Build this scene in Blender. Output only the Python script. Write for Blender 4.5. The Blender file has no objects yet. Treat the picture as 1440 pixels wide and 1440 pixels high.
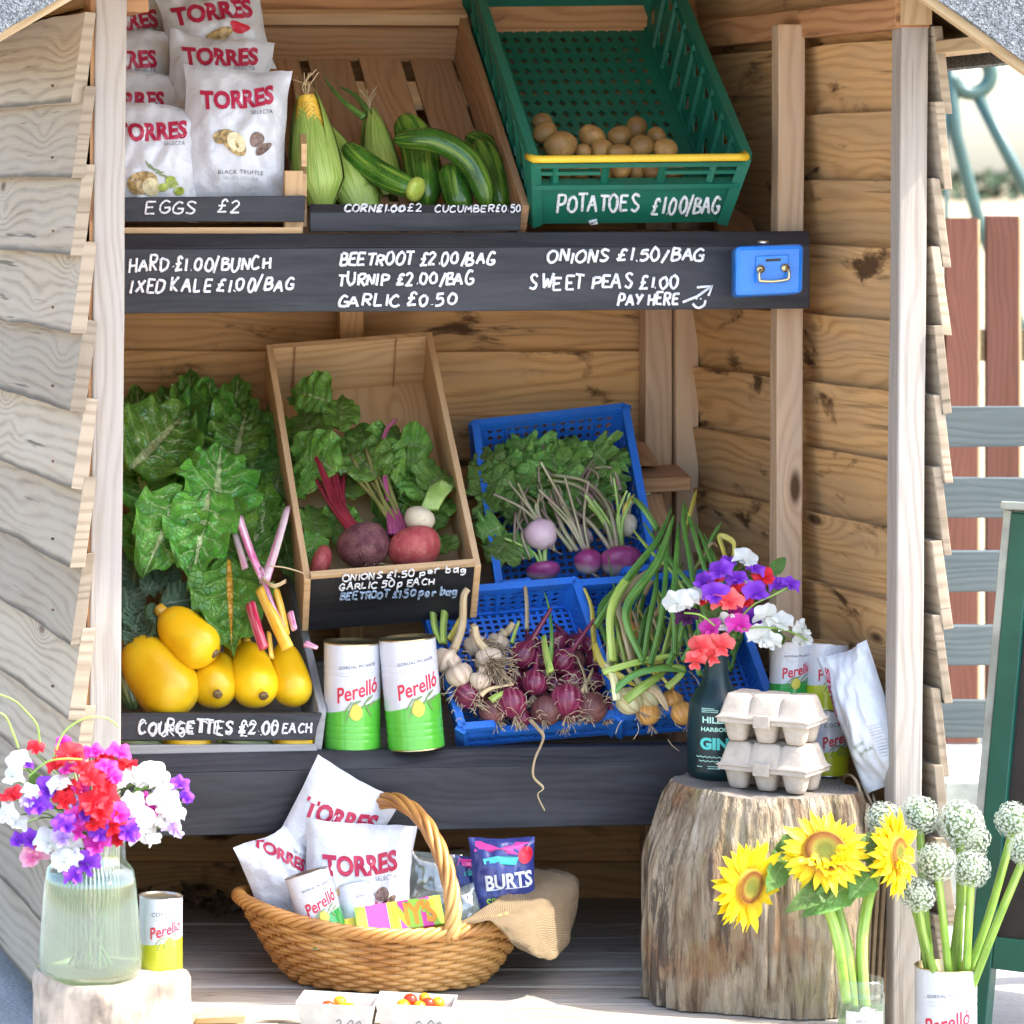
import bpy, math, random
from mathutils import Vector as V, Matrix, noise
RND = random.Random(11)
pi = math.pi
sc = bpy.context.scene
# ------------------------------------------------------------------ camera
F, CX, CY, H = 5200.0, -300.0, 255.0, 1.25      # focal length and principal point in photo pixels, eye height
cam = bpy.data.cameras.new('camera'); cam_o = bpy.data.objects.new('camera', cam)
sc.collection.objects.link(cam_o); sc.camera = cam_o
cam_o.location = (0, 0, H); cam_o.rotation_euler = (pi/2, 0, 0)
cam.sensor_width = 36; cam.lens = F/1440*36
cam.shift_x = (720-CX)/1440; cam.shift_y = -(720-CY)/1440
cam.clip_end = 2000; cam.clip_start = .1
cam.dof.use_dof = True; cam.dof.focus_distance = 5.45; cam.dof.aperture_fstop = 9.0
# ------------------------------------------------------------------ world, sun, exposure
SUN_EL, SUN_AZ = math.radians(53), math.radians(73)   # azimuth from the camera side (-Y) towards +X
w = bpy.data.worlds.new('World'); sc.world = w; w.use_nodes = True
nt = w.node_tree; bg = nt.nodes['Background']
sky = nt.nodes.new('ShaderNodeTexSky'); sky.sky_type = 'NISHITA'; sky.sun_disc = False
sky.sun_elevation = SUN_EL; sky.dust_density = 2.5; sky.air_density = 1.0; sky.ozone_density = 1.0
sun_dir = V((math.sin(SUN_AZ)*math.cos(SUN_EL), -math.cos(SUN_AZ)*math.cos(SUN_EL), math.sin(SUN_EL)))
sky.sun_rotation = math.atan2(sun_dir.x, sun_dir.y)
nt.links.new(sky.outputs[0], bg.inputs[0]); bg.inputs[1].default_value = 0.15
sl = bpy.data.lights.new('sun', 'SUN'); sl.energy = 2.0; sl.angle = math.radians(.55); sl.color = (1, .95, .87)
so = bpy.data.objects.new('sun', sl); sc.collection.objects.link(so)
so.rotation_euler = sun_dir.to_track_quat('Z', 'Y').to_euler(); so.location = sun_dir*30
sc.view_settings.view_transform = 'Standard'; sc.view_settings.look = 'None'
sc.view_settings.gamma = 1; sc.view_settings.exposure = 2.38
sc.render.engine = 'CYCLES'
sc.cycles.use_denoising = True
sc.cycles.max_bounces = 10; sc.cycles.transparent_max_bounces = 16
sc.cycles.caustics_reflective = False; sc.cycles.caustics_refractive = False
# ------------------------------------------------------------------ helpers
def P(px, py, Y): return V(((px-CX)/F*Y, Y, H-(py-CY)/F*Y))
def S(px, Y): return px/F*Y
def rnd(a, b): return RND.uniform(a, b)
def lerp(a, b, t): return a+(b-a)*t
WL = {}
def link(o, parent=None, loc=V((0, 0, 0))):
    sc.collection.objects.link(o)
    base = V((0, 0, 0))
    if parent is not None:
        o.parent = parent; base = WL[parent.name]
    o.location = loc-base; WL[o.name] = V(loc)
    return o
def tag(o, label, cat, group=None, kind=None):
    if label: o['label'] = label
    if cat: o['category'] = cat
    if group: o['group'] = group
    if kind: o['kind'] = kind
    return o
def thing(name, label, cat, loc, group=None):
    o = bpy.data.objects.new(name, None); o.empty_display_size = .02
    link(o, None, V(loc)); return tag(o, label, cat, group)
class MB:
    def __init__(s): s.v = []; s.f = []; s.uv = []; s.mi = []; s.sm = []
    def add(s, vs, fs, uv=None, mi=0, smooth=True, fuv=None):
        """uv: one per vertex; fuv: one list per face"""
        n = len(s.v); s.v += [V(p) for p in vs]
        for k, f in enumerate(fs):
            s.f.append([n+i for i in f])
            s.uv.append(fuv[k] if fuv else ([uv[i] for i in f] if uv else [(0, 0)]*len(f)))
            s.mi.append(mi if isinstance(mi, int) else mi[k]); s.sm.append(smooth)
        return s
    def build(s, name, mats, parent=None, loc=None, label=None, cat=None, group=None, kind=None, bevel=0, sub=0, solid=0):
        if loc is None:
            if s.v:
                xs = [p.x for p in s.v]; ys = [p.y for p in s.v]
                loc = V(((min(xs)+max(xs))/2, (min(ys)+max(ys))/2, min(p.z for p in s.v)))
            else: loc = V((0, 0, 0))
        me = bpy.data.meshes.new(name)
        me.from_pydata([p-loc for p in s.v], [], s.f)
        ul = me.uv_layers.new(name='UVMap')
        flat = [c for fu in s.uv for u in fu for c in u]
        ul.data.foreach_set('uv', flat)
        me.polygons.foreach_set('material_index', s.mi)
        me.polygons.foreach_set('use_smooth', s.sm)
        for m in (mats if isinstance(mats, (list, tuple)) else [mats]): me.materials.append(m)
        me.update()
        o = bpy.data.objects.new(name, me); link(o, parent, loc)
        if solid:
            md = o.modifiers.new('s', 'SOLIDIFY'); md.thickness = solid; md.offset = 0
        if sub:
            md = o.modifiers.new('sub', 'SUBSURF'); md.levels = sub; md.render_levels = sub
        if bevel:
            md = o.modifiers.new('b', 'BEVEL'); md.width = bevel; md.segments = 2; md.limit_method = 'ANGLE'; md.angle_limit = .6
        return tag(o, label, cat, group, kind)
# frames -------------------------------------------------------------
class Fr:
    def __init__(s, o, x, y, z): s.o, s.x, s.y, s.z = V(o), V(x), V(y), V(z)
    def __call__(s, a, b, c=0): return s.o+s.x*a+s.y*b+s.z*c
WORLD = Fr((0, 0, 0), (1, 0, 0), (0, 1, 0), (0, 0, 1))
def frame_of(o, zdir, up=V((0, 0, 1))):
    """z towards zdir, y as close to up as can be"""
    z = V(zdir).normalized(); x = V(up).cross(z)
    if x.length < 1e-5: x = V((1, 0, 0))
    x.normalize(); return Fr(o, x, z.cross(x), z)
def tocam(p): return (V((0, 0, H))-V(p)).normalized()
HEXF = [(0, 3, 2, 1), (4, 5, 6, 7), (0, 1, 5, 4), (2, 3, 7, 6), (1, 2, 6, 5), (3, 0, 4, 7)]
def hexa(mb, p, g=0, n=1, jit=0, mi=0, seed=None, end=None):
    """8 corners (bottom ring 0..3, top ring 4..7: x along 0-1, y along 0-3, z along 0-4); grain axis g, n cuts along it, jit waviness"""
    p = [V(q) for q in p]
    L = [(p[1]-p[0]).length, (p[3]-p[0]).length, (p[4]-p[0]).length]
    perm = [(0, 1, 2), (1, 2, 0), (2, 0, 1)][g]
    C = {}
    for i in (0, 1):
        for j in (0, 1):
            for k in (0, 1): C[(i, j, k)] = p[[[0, 3], [1, 2]][i][j]+4*k]
    def at(a, b, c):
        co = [0, 0, 0]; co[perm[0]] = a; co[perm[1]] = b; co[perm[2]] = c
        x, y, z = co
        r = V((0, 0, 0))
        for i in (0, 1):
            for j in (0, 1):
                for k in (0, 1): r = r+C[(i, j, k)]*((x if i else 1-x)*(y if j else 1-y)*(z if k else 1-z))
        return r
    l0, l1, l2 = L[perm[0]], L[perm[1]], L[perm[2]]
    vs = []; ring = [(0, 0), (1, 0), (1, 1), (0, 1)]
    sd = rnd(0, 99) if seed is None else seed
    for k in range(n+1):
        a = k/n
        for q, (b, c) in enumerate(ring):
            pt = at(a, b, c)
            if jit: pt = pt+noise.noise_vector(V((a*l0*5+sd, q*.35, sd)))*jit+noise.noise_vector(V((a*l0*19+sd, q*1.7, sd+9)))*jit*.3
            vs.append(pt)
    fs = []; fu = []
    per = [0, l1, l1+l2, 2*l1+l2, 2*(l1+l2)]
    for k in range(n):
        for q in range(4):
            q2 = (q+1) % 4
            fs.append((k*4+q, k*4+q2, k*4+4+q2, k*4+4+q))
            u0, u1 = k/n*l0, (k+1)/n*l0
            fu.append([(u0, per[q]), (u0, per[q+1]), (u1, per[q+1]), (u1, per[q])])
    fs.append((3, 2, 1, 0)); fs.append((n*4, n*4+1, n*4+2, n*4+3))
    e = [(0, 0), (l1, 0), (l1, l2), (0, l2)]
    fu.append([(v*.25+3, u) for u, v in reversed(e)]); fu.append([(v*.25+7, u) for u, v in e])
    # keep normals outward
    vol = (p[1]-p[0]).cross(p[3]-p[0]).dot(p[4]-p[0])
    mis = [mi]*len(fs)
    if end is not None: mis[-1] = mis[-2] = end
    if vol < 0: fs = [f[::-1] for f in fs]; fu = [f[::-1] for f in fu]
    mb.add(vs, fs, fuv=fu, mi=mis, smooth=False)
def box(mb, fr, a0, a1, b0, b1, c0, c1, g=0, n=1, jit=0, mi=0):
    hexa(mb, [fr(a0, b0, c0), fr(a1, b0, c0), fr(a1, b1, c0), fr(a0, b1, c0), fr(a0, b0, c1), fr(a1, b0, c1), fr(a1, b1, c1), fr(a0, b1, c1)], g, n, jit, mi)
def tube(mb, pts, r, seg=8, cap=True, mi=0, flat=1.0, uvs=1.0):
    pts = [V(p) for p in pts]; n = len(pts)
    rr = r if isinstance(r, (list, tuple)) else [r]*n
    up = None; vs = []; uv = []; d = 0
    for i in range(n):
        t = (pts[min(i+1, n-1)]-pts[max(i-1, 0)])
        if t.length < 1e-9: t = V((0, 0, 1))
        t.normalize()
        if up is None: up = t.orthogonal().normalized()
        up = (up-t*up.dot(t))
        if up.length < 1e-6: up = t.orthogonal()
        up.normalize(); b = t.cross(up)
        if i: d += (pts[i]-pts[i-1]).length
        for k in range(seg):
            a = 2*pi*k/seg
            vs.append(pts[i]+up*(math.cos(a)*rr[i])+b*(math.sin(a)*rr[i]*flat)); uv.append((d*uvs, k/seg))
    fs = [(i*seg+k, i*seg+(k+1) % seg, (i+1)*seg+(k+1) % seg, (i+1)*seg+k) for i in range(n-1) for k in range(seg)]
    if cap: fs.append(tuple(range(seg-1, -1, -1))); fs.append(tuple((n-1)*seg+k for k in range(seg)))
    mb.add(vs, fs, uv=uv, mi=mi)
def smooth(pts, n=6, closed=False):
    """Catmull-Rom through the points"""
    pts = [V(p) for p in pts]; m = len(pts); out = []
    for i in range(m if closed else m-1):
        if closed: a, b, c, d = pts[i-1], pts[i], pts[(i+1) % m], pts[(i+2) % m]
        else: a, b, c, d = pts[max(i-1, 0)], pts[i], pts[i+1], pts[min(i+2, m-1)]
        for k in range(n):
            t = k/n
            out.append(.5*((2*b)+(c-a)*t+(2*a-5*b+4*c-d)*t*t+(3*b-a-3*c+d)*t**3))
    if not closed: out.append(pts[-1])
    return out
def lathe(mb, prof, fr, seg=32, mi=0, cap0=True, cap1=True, fn=None, umul=1.0):
    """prof: (r, h[, mi]) pairs along fr.z; fn(theta, h, r) -> r"""
    vs = []; uv = []; n = len(prof); h0 = prof[0][1]; hh = (prof[-1][1]-h0) or 1
    for i, q in enumerate(prof):
        for k in range(seg+1):
            a = 2*pi*k/seg; r = q[0]
            if fn: r = fn(a, q[1], r)
            vs.append(fr(math.sin(a)*r, -math.cos(a)*r, q[1])); uv.append((k/seg*umul, (q[1]-h0)/hh))
    fs = []; ms = []
    for i in range(n-1):
        for k in range(seg):
            fs.append((i*(seg+1)+k, i*(seg+1)+k+1, (i+1)*(seg+1)+k+1, (i+1)*(seg+1)+k)); ms.append(prof[i][2] if len(prof[i]) > 2 else mi)
    if cap0: fs.append(tuple(range(seg-1, -1, -1))); ms.append(prof[0][2] if len(prof[0]) > 2 else mi)
    if cap1: fs.append(tuple((n-1)*(seg+1)+k for k in range(seg))); ms.append(prof[-1][2] if len(prof[-1]) > 2 else mi)
    mb.add(vs, fs, uv=uv, mi=ms)
def body(mb, pts, rad, seg=14, bump=0, bscale=20, mi=0, nring=None, lobes=0, lobe_amp=0):
    """round organic body along a spine; rad(t) for t 0..1"""
    sp = smooth(pts, 5) if len(pts) > 2 else [V(pts[0]).lerp(V(pts[-1]), i/9) for i in range(10)]
    L = [0]
    for i in range(1, len(sp)): L.append(L[-1]+(sp[i]-sp[i-1]).length)
    nr = nring or 14; ctr = []; rads = []; sd = rnd(0, 50)
    for k in range(nr+1):
        t = .5-.5*math.cos(pi*k/nr); d = t*L[-1]; i = 1
        while i < len(sp)-1 and L[i] < d: i += 1
        q = 0 if L[i] == L[i-1] else (d-L[i-1])/(L[i]-L[i-1])
        ctr.append(sp[i-1].lerp(sp[i], q)); rads.append(max(rad(t), 1e-4))
    n0 = len(mb.v); tube(mb, ctr, rads, seg, mi=mi)
    for j in range(n0, len(mb.v)):
        i = (j-n0)//seg; k = (j-n0) % seg; dv = mb.v[j]-ctr[i]; s = 1
        if bump: s += bump*noise.noise(mb.v[j]*bscale+V((sd, sd, 0)))
        if lobes: s += lobe_amp*math.cos(2*pi*k/seg*lobes)
        mb.v[j] = ctr[i]+dv*s
def egg(p0=.5, a=1., b=1.): return lambda t: (max(0, 1-abs(2*t-1)**2.2))**.5
def catmap(p, q, r): return None
# writing --------------------------------------------------------------
_tc = {}
def text_mesh(s, bold=0.0, space=1.0):
    key = (s, bold, space)
    if key not in _tc:
        c = bpy.data.curves.new('t', 'FONT'); c.body = s; c.offset = bold; c.resolution_u = 3; c.space_character = space
        o = bpy.data.objects.new('t', c); sc.collection.objects.link(o); bpy.context.view_layer.update()
        me = bpy.data.meshes.new_from_object(o)
        vs = [(v.co.x, v.co.y) for v in me.vertices]; fs = [tuple(p.vertices) for p in me.polygons]
        bpy.data.objects.remove(o); bpy.data.curves.remove(c); bpy.data.meshes.remove(me)
        x0 = min(v[0] for v in vs); x1 = max(v[0] for v in vs)
        _tc[key] = ([((x-x0), y) for x, y in vs], fs, x1-x0)
    return _tc[key]
def put_text(mb, fn, s, cx, cy, width, rot=0, bold=0.0, mi=0, space=1.0, sx=1.0, arch=0):
    """flat text, width in the units of fn(x, y) -> point, centred on cx, cy"""
    vs, fs, w = text_mesh(s, bold, space); k = width/w; c, sn = math.cos(rot), math.sin(rot)
    out = []
    for x, y in vs:
        x, y = (x-w/2)*k, (y-.35)*k*sx
        y += arch*(x/width*2)**2*width
        out.append(fn(cx+x*c-y*sn, cy+x*sn+y*c))
    mb.add(out, fs, mi=mi, smooth=False)
def put_shape(mb, fn, pts, mi=0):
    """filled convex-ish outline as a fan on fn(x, y)"""
    c = (sum(p[0] for p in pts)/len(pts), sum(p[1] for p in pts)/len(pts)); n = len(pts)
    vs = [fn(*c)]; fs = []
    for ring in (.5, 1):
        vs += [fn(c[0]+(p[0]-c[0])*ring, c[1]+(p[1]-c[1])*ring) for p in pts]
    for k in range(n):
        a, b = 1+k, 1+(k+1) % n
        fs.append((0, a, b)); fs.append((a, a+n, b+n, b))
    mb.add(vs, fs, mi=mi, smooth=False)
def ell(cx, cy, rx, ry, rot=0, n=16, wob=0):
    out = []; sd = rnd(0, 9)
    for k in range(n):
        a = 2*pi*k/n; q = 1+wob*math.sin(3*a+sd)
        x, y = rx*math.cos(a)*q, ry*math.sin(a)*q
        out.append((cx+x*math.cos(rot)-y*math.sin(rot), cy+x*math.sin(rot)+y*math.cos(rot)))
    return out
# hand lettering: strokes on a unit box ('~' marks a smooth stroke)
G = {
'A': ['0,0 .42,1 .85,0', '.2,.38 .7,.38'], 'B': ['.08,0 .1,1', '~.1,1 .6,.95 .55,.62 .14,.52', '~.14,.52 .75,.45 .7,.08 .08,0'],
'C': ['~.8,.85 .45,1 .1,.6 .15,.15 .5,0 .85,.15'], 'D': ['.1,0 .1,1', '~.1,1 .75,.85 .8,.3 .45,.02 .08,0'],
'E': ['.8,.98 .12,.98 .1,.02 .8,.02', '.1,.52 .65,.54'], 'F': ['.8,1 .1,1 .1,0', '.1,.5 .6,.5'],
'G': ['~.8,.85 .45,1 .1,.6 .15,.15 .5,0 .8,.15 .8,.42', '.45,.42 .9,.42'], 'H': ['.1,0 .1,1', '.8,0 .8,1', '.1,.5 .8,.52'],
'I': ['.2,0 .22,1'], 'K': ['.1,0 .1,1', '.75,1 .12,.42 .8,0'], 'L': ['.1,1 .1,.02 .75,.04'],
'M': ['.02,0 .12,1 .48,.35 .85,1 .95,0'], 'N': ['.08,0 .1,1 .75,.02 .8,1'], 'O': ['~.45,1 .1,.75 .08,.25 .45,0 .82,.25 .8,.78 .42,1'],
'P': ['.1,0 .1,1', '~.1,1 .7,.95 .7,.55 .12,.45'], 'R': ['.1,0 .1,1', '~.1,1 .7,.95 .65,.58 .12,.5', '.3,.5 .8,0'],
'S': ['~.8,.88 .45,1 .15,.8 .4,.54 .75,.3 .5,.02 .08,.1'], 'T': ['.02,1 .9,.98', '.45,1 .42,0'], 'U': ['~.08,1 .1,.3 .42,0 .75,.3 .78,1'],
'W': ['.02,1 .22,0 .48,.7 .72,0 .98,1'], 'X': ['.05,0 .8,1', '.05,1 .82,0'], 'Y': ['.05,1 .42,.5', '.82,1 .3,0'],
'0': ['~.4,1 .1,.7 .1,.25 .4,0 .72,.25 .7,.75 .4,1'], '1': ['.3,0 .34,1'], '2': ['~.1,.8 .4,1 .7,.75 .4,.35 .1,.02', '.1,.02 .8,.04'],
'5': ['.75,1 .22,.98 .18,.58', '~.18,.58 .6,.62 .75,.3 .5,.02 .08,.06'], '£': ['~.8,.82 .6,1 .35,.8 .38,.35 .1,.02', '.1,.02 .8,.04', '.12,.48 .65,.5'],
'.': ['.25,.06 .32,.08'], '·': ['.25,.4 .32,.42'], '-': ['.1,.45 .6,.45'], '/': ['.05,-.15 .6,1.1'],
'p': ['.1,-.35 .12,.6', '~.12,.55 .6,.65 .65,.2 .12,.05'], 'e': ['~.1,.3 .65,.32 .5,.62 .12,.45 .2,.05 .7,.1'], 'r': ['.1,0 .12,.6', '~.12,.4 .35,.62 .6,.55'],
'b': ['.1,1 .1,0', '~.1,.5 .6,.58 .65,.1 .1,.02'], 'a': ['~.65,.55 .2,.55 .12,.1 .5,.05 .65,.4', '.65,.6 .7,0'], 'g': ['~.65,.55 .2,.58 .12,.15 .5,.08 .65,.4', '~.66,.6 .68,-.1 .4,-.4 .1,-.3'],
}
def scrawl(mb, fn, s, x, y, h, adv=None, lw=.002, total=None, slope=0, rough=.05, mi=0, nrm=None):
    """hand lettering: left edge x, base y, cap height h in fn units; total = width of the whole line"""
    wd = [(.45 if ch in " " else .4 if ch in "1I.·" else .6 if ch in '/-' else 1.08 if ch in 'MW' else .95) for ch in s]
    k = (total/sum(wd)) if total else (adv or h*.8)
    cx = x; sh_ = rnd(.08, .2)
    for ch, wv in zip(s, wd):
        if ch in G:
            jx, jy, js = RND.uniform(-1, 1)*rough*h, RND.uniform(-1, 1)*rough*h, 1+RND.uniform(-1, 1)*rough*1.5
            for st in G[ch]:
                sm = st[0] == '~'; pp = [tuple(map(float, q.split(','))) for q in st.lstrip('~').split()]
                pp = [V((a+RND.uniform(-1, 1)*rough*.5, b+RND.uniform(-1, 1)*rough*.5, 0)) for a, b in pp]
                pp = smooth(pp, 4) if sm else smooth([pp[0]]+[z for a, b in zip(pp, pp[1:]) for z in (a.lerp(b, .04), a.lerp(b, .5), a.lerp(b, .96))]+[pp[-1]], 1)
                wq = k*(.92 if wv > .5 else .8)
                pts = [fn(cx+jx+q.x*wq*(1 if wv >= .9 else .8)+q.y*h*sh_-h*.05, y+jy+q.y*h*js+slope*(cx-x)) for q in pp]
                tube(mb, pts, [lw/2*(1+.25*noise.noise(q*300)) for q in pts], 6, mi=mi)
        cx += wv*k
# leaves ---------------------------------------------------------------
def leaf(mb, base, tip, width, nrm, curl=.15, cup=.15, ruffle=.08, rf=9, blister=.03, nu=16, nv=8, shape=None, mi=0, stalk=None, stalk_mi=0, stalk_r=.003, lobes=0, twist=0):
    base, tip = V(base), V(tip); ax = tip-base; L = ax.length; ax.normalize()
    nz = V(nrm); nz = (nz-ax*nz.dot(ax)); nz.normalize(); sx = ax.cross(nz)
    sd = rnd(0, 90); vs = []; uv = []
    shape = shape or (lambda t: (math.sin(pi*min(1, t**.75))**.8)*(1 if t < .5 else 1))
    for i in range(nu+1):
        t = i/nu; wv = shape(t)*width/2
        if i in (0, nu): wv = max(wv, width*.012)
        if lobes: wv *= 1+.28*math.sin(t*pi*2*lobes+sd)*(1 if t < .7 else .4)
        for j in range(nv+1):
            s = j/nv*2-1
            z = -curl*L*t*t+cup*width*(s*s-.3)*math.sin(pi*t)
            edge = abs(s)**2.2
            z += ruffle*width*edge*math.sin(rf*2*pi*t+sd+s*2.2+2*noise.noise(V((t*4, s, sd))))
            lat = 1+.035*edge*math.sin(rf*1.6*pi*t+sd*2+1.5*s)+.05*edge*noise.noise(V((t*8, s*2, sd+2)))
            z += blister*width*(noise.noise(V((t*9, s*4, sd)))+.7*abs(noise.noise(V((t*19, s*8, sd+5))))+.6*abs(math.sin((t*7-abs(s)*1.4)*pi)))*(1-abs(s)**6)*(0 if i in (0, nu) else 1)
            a = twist*t*s
            vs.append(base+ax*(t*L*(1-.18*abs(curl)*t))+sx*(s*wv*lat)+nz*(z+a*wv)); uv.append((t, j/nv))
    fs = [(i*(nv+1)+j, i*(nv+1)+j+1, (i+1)*(nv+1)+j+1, (i+1)*(nv+1)+j) for i in range(nu) for j in range(nv)]
    mb.add(vs, fs, uv=uv, mi=mi)
    if stalk: tube(mb, smooth(stalk+[base, base+ax*L*.12-nz*.001], 5), stalk_r, 7, mi=stalk_mi)
# ------------------------------------------------------------------ materials
class NT:
    def __init__(s, name):
        s.m = bpy.data.materials.new(name); s.m.use_nodes = True; s.t = s.m.node_tree
        s.b = s.t.nodes['Principled BSDF']; s.out = s.t.nodes['Material Output']
    def n(s, typ, ins=None, **props):
        nd = s.t.nodes.new('ShaderNode'+typ)
        for k, v in props.items(): setattr(nd, k, v)
        for k, v in (ins or {}).items(): s.set(nd.inputs[k], v)
        return nd
    def set(s, inp, v):
        if hasattr(v, 'links') or isinstance(v, bpy.types.NodeSocket): s.t.links.new(v, inp)
        elif isinstance(v, tuple) and len(v) == 3 and inp.type == 'RGBA': inp.default_value = (*v, 1)
        else: inp.default_value = v
    def math(s, op, a, b=0.0, c=None):
        nd = s.n('Math', {0: a, 1: b}, operation=op)
        if c is not None: s.set(nd.inputs[2], c)
        return nd.outputs[0]
    def vmul(s, v, k): return s.n('VectorMath', {0: v, 1: k}, operation='MULTIPLY').outputs[0]
    def vadd(s, v, k): return s.n('VectorMath', {0: v, 1: k}, operation='ADD').outputs[0]
    def noise(s, v, scale=5., detail=3., rough=.5, dist=0.):
        return s.n('TexNoise', {'Vector': v, 'Scale': scale, 'Detail': detail, 'Roughness': rough, 'Distortion': dist}).outputs[0]
    def vor(s, v, scale=5., feature='F1', rand=1.): return s.n('TexVoronoi', {'Vector': v, 'Scale': scale, 'Randomness': rand}, feature=feature).outputs[0]
    def mix(s, f, a, b, blend='MIX'):
        nd = s.n('Mix', data_type='RGBA', blend_type=blend); s.set(nd.inputs[0], f); s.set(nd.inputs[6], a); s.set(nd.inputs[7], b); return nd.outputs[2]
    def step(s, x, lo, hi, a=0., b=1.):
        return s.n('MapRange', {0: x, 1: lo, 2: hi, 3: a, 4: b}, interpolation_type='SMOOTHSTEP').outputs[0]
    def ramp(s, f, stops):
        nd = s.n('ValToRGB', {0: f}); cr = nd.color_ramp
        while len(cr.elements) < len(stops): cr.elements.new(.5)
        for e, (p, c) in zip(cr.elements, stops): e.position = p; e.color = (*c, 1)
        return nd.outputs[0]
    def uv(s): return s.n('TexCoord').outputs['UV']
    def obj(s): return s.n('TexCoord').outputs['Object']
    def isl(s): return s.math('FRACT', s.math('ADD', s.n('NewGeometry').outputs['Random Per Island'], s.n('ObjectInfo').outputs['Random']))
    def sep(s, v): return s.n('SeparateXYZ', {0: v}).outputs
    def comb(s, a, b, c=0.): return s.n('CombineXYZ', {0: a, 1: b, 2: c}).outputs[0]
    def bump(s, h, strength=.3, dist=.002):
        s.t.links.new(s.n('Bump', {'Height': h, 'Strength': strength, 'Distance': dist}).outputs[0], s.b.inputs['Normal'])
    def fin(s, col, rough=.5, **kw):
        s.set(s.b.inputs['Base Color'], col); s.set(s.b.inputs['Roughness'], rough)
        for k, v in kw.items(): s.set(s.b.inputs[k.replace('_', ' ')], v)
        return s.m
def wood(name, c1, c2, knotc=(.09, .045, .02), ring=34., fib=.35, stain=None, stain_amt=.0, tone=.28, rough=.75, crack=0., knots=.5, bump=.35, grey=None, grey_amt=0., warp=7., edge=0.):
    n = NT(name); isl = n.isl()
    p = n.vadd(n.uv(), n.comb(n.math('MULTIPLY', isl, 37.3), n.math('MULTIPLY', isl, 91.7)))
    x, y, z = n.sep(p)
    wv = n.noise(n.vmul(p, (2.2, 9., 1.)), 1., 2.)
    kd = n.vor(n.vmul(p, (2.6, 8., 1.)), 1.)
    kb = n.math('DIVIDE', 1., n.math('ADD', 1., n.math('POWER', n.math('MULTIPLY', kd, 7.), 2.)))
    f = n.math('ADD', n.math('MULTIPLY', y, ring*2.), n.math('ADD', n.math('MULTIPLY', wv, warp), n.math('MULTIPLY', kb, 4.)))
    r = n.math('ADD', .5, n.math('MULTIPLY', .5, n.math('SINE', n.math('MULTIPLY', f, 6.283))))
    r = n.math('POWER', r, 1.7)
    fb = n.noise(n.vmul(p, (9., 420., 1.)), 1., 3.)
    blot = n.noise(n.vmul(p, (4., 12., 1.)), 1., 4., .6)
    fac = n.math('ADD', n.math('MULTIPLY', r, .55), n.math('ADD', n.math('MULTIPLY', n.math('SUBTRACT', fb, .5), fib*2.), n.math('MULTIPLY', n.math('SUBTRACT', blot, .5), .7)))
    col = n.mix(n.step(fac, -.1, 1.), c1, c2)
    if grey: col = n.mix(n.math('MULTIPLY', n.step(n.noise(n.vmul(p, (3., 15., 1.)), 1., 5., .65), .35, .65), grey_amt), col, grey)
    if stain: col = n.mix(n.math('MULTIPLY', n.step(n.noise(n.vmul(p, (5., 13., 1.)), 1., 5., .62, .6), .56, .68), stain_amt), col, stain)
    kn = n.math('MULTIPLY', n.step(kd, .10, .02), knots*2.)
    col = n.mix(n.n('Clamp', {0: kn}).outputs[0], col, knotc)
    if crack:
        ck = n.step(n.noise(n.vmul(p, (2.5, 75., 1.)), 1., 3., .5), .64, .72)
        col = n.mix(n.math('MULTIPLY', ck, crack), col, (.05, .035, .02))
    if edge:  # lap shade between boards, painted as a dark band along the lower edge
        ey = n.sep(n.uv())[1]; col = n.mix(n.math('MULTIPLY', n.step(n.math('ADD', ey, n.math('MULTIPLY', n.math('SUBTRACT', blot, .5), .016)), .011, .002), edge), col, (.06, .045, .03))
    hv = n.n('HueSaturation', {'Value': n.math('ADD', 1.-tone/2., n.math('MULTIPLY', isl, tone)), 'Color': col}).outputs[0]
    n.bump(n.math('SUBTRACT', n.math('MULTIPLY', fb, .6), n.math('MULTIPLY', r, .5)), bump, .0015)
    return n.fin(hv, rough, Specular_IOR_Level=.25)
M = {}
M['inner'] = wood('inner_boards', (.60, .35, .145), (.36, .185, .062), stain=(.06, .027, .010), stain_amt=.95, crack=.5, fib=.5, grey=(.40, .27, .15), grey_amt=.55, knots=.6)
M['stud'] = wood('studs', (.60, .41, .25), (.42, .255, .135), grey=(.48, .36, .27), grey_amt=.6, knots=.6, ring=22)
M['rail'] = wood('rail', (.46, .24, .11), (.28, .12, .05), stain=(.1, .04, .02), stain_amt=.8)
M['board_end'] = wood('sawn_board_ends', (.36, .285, .20), (.22, .165, .11), tone=.5, ring=24, crack=.5, knots=.1)
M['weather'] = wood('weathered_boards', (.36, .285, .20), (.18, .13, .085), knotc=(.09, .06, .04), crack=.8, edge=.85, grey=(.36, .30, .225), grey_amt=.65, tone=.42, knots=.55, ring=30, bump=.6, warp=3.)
M['post'] = wood('weathered_posts', (.36, .31, .26), (.26, .215, .17), knotc=(.2, .15, .12), crack=.35, grey=(.36, .325, .29), grey_amt=.7, tone=.08, ring=30, bump=.5)
M['deck'] = wood('deck_boards', (.40, .335, .26), (.21, .17, .125), knotc=(.07, .05, .035), crack=.9, grey=(.42, .39, .35), grey_amt=.7, ring=24, bump=.8)
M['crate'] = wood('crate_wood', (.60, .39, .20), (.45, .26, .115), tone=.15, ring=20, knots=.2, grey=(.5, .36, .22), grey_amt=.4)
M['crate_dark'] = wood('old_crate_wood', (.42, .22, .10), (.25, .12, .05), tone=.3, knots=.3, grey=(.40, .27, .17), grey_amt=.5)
M['grey_crate'] = wood('grey_painted_wood', (.34, .335, .33), (.27, .265, .26), tone=.1, knots=.05, fib=.2)
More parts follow.
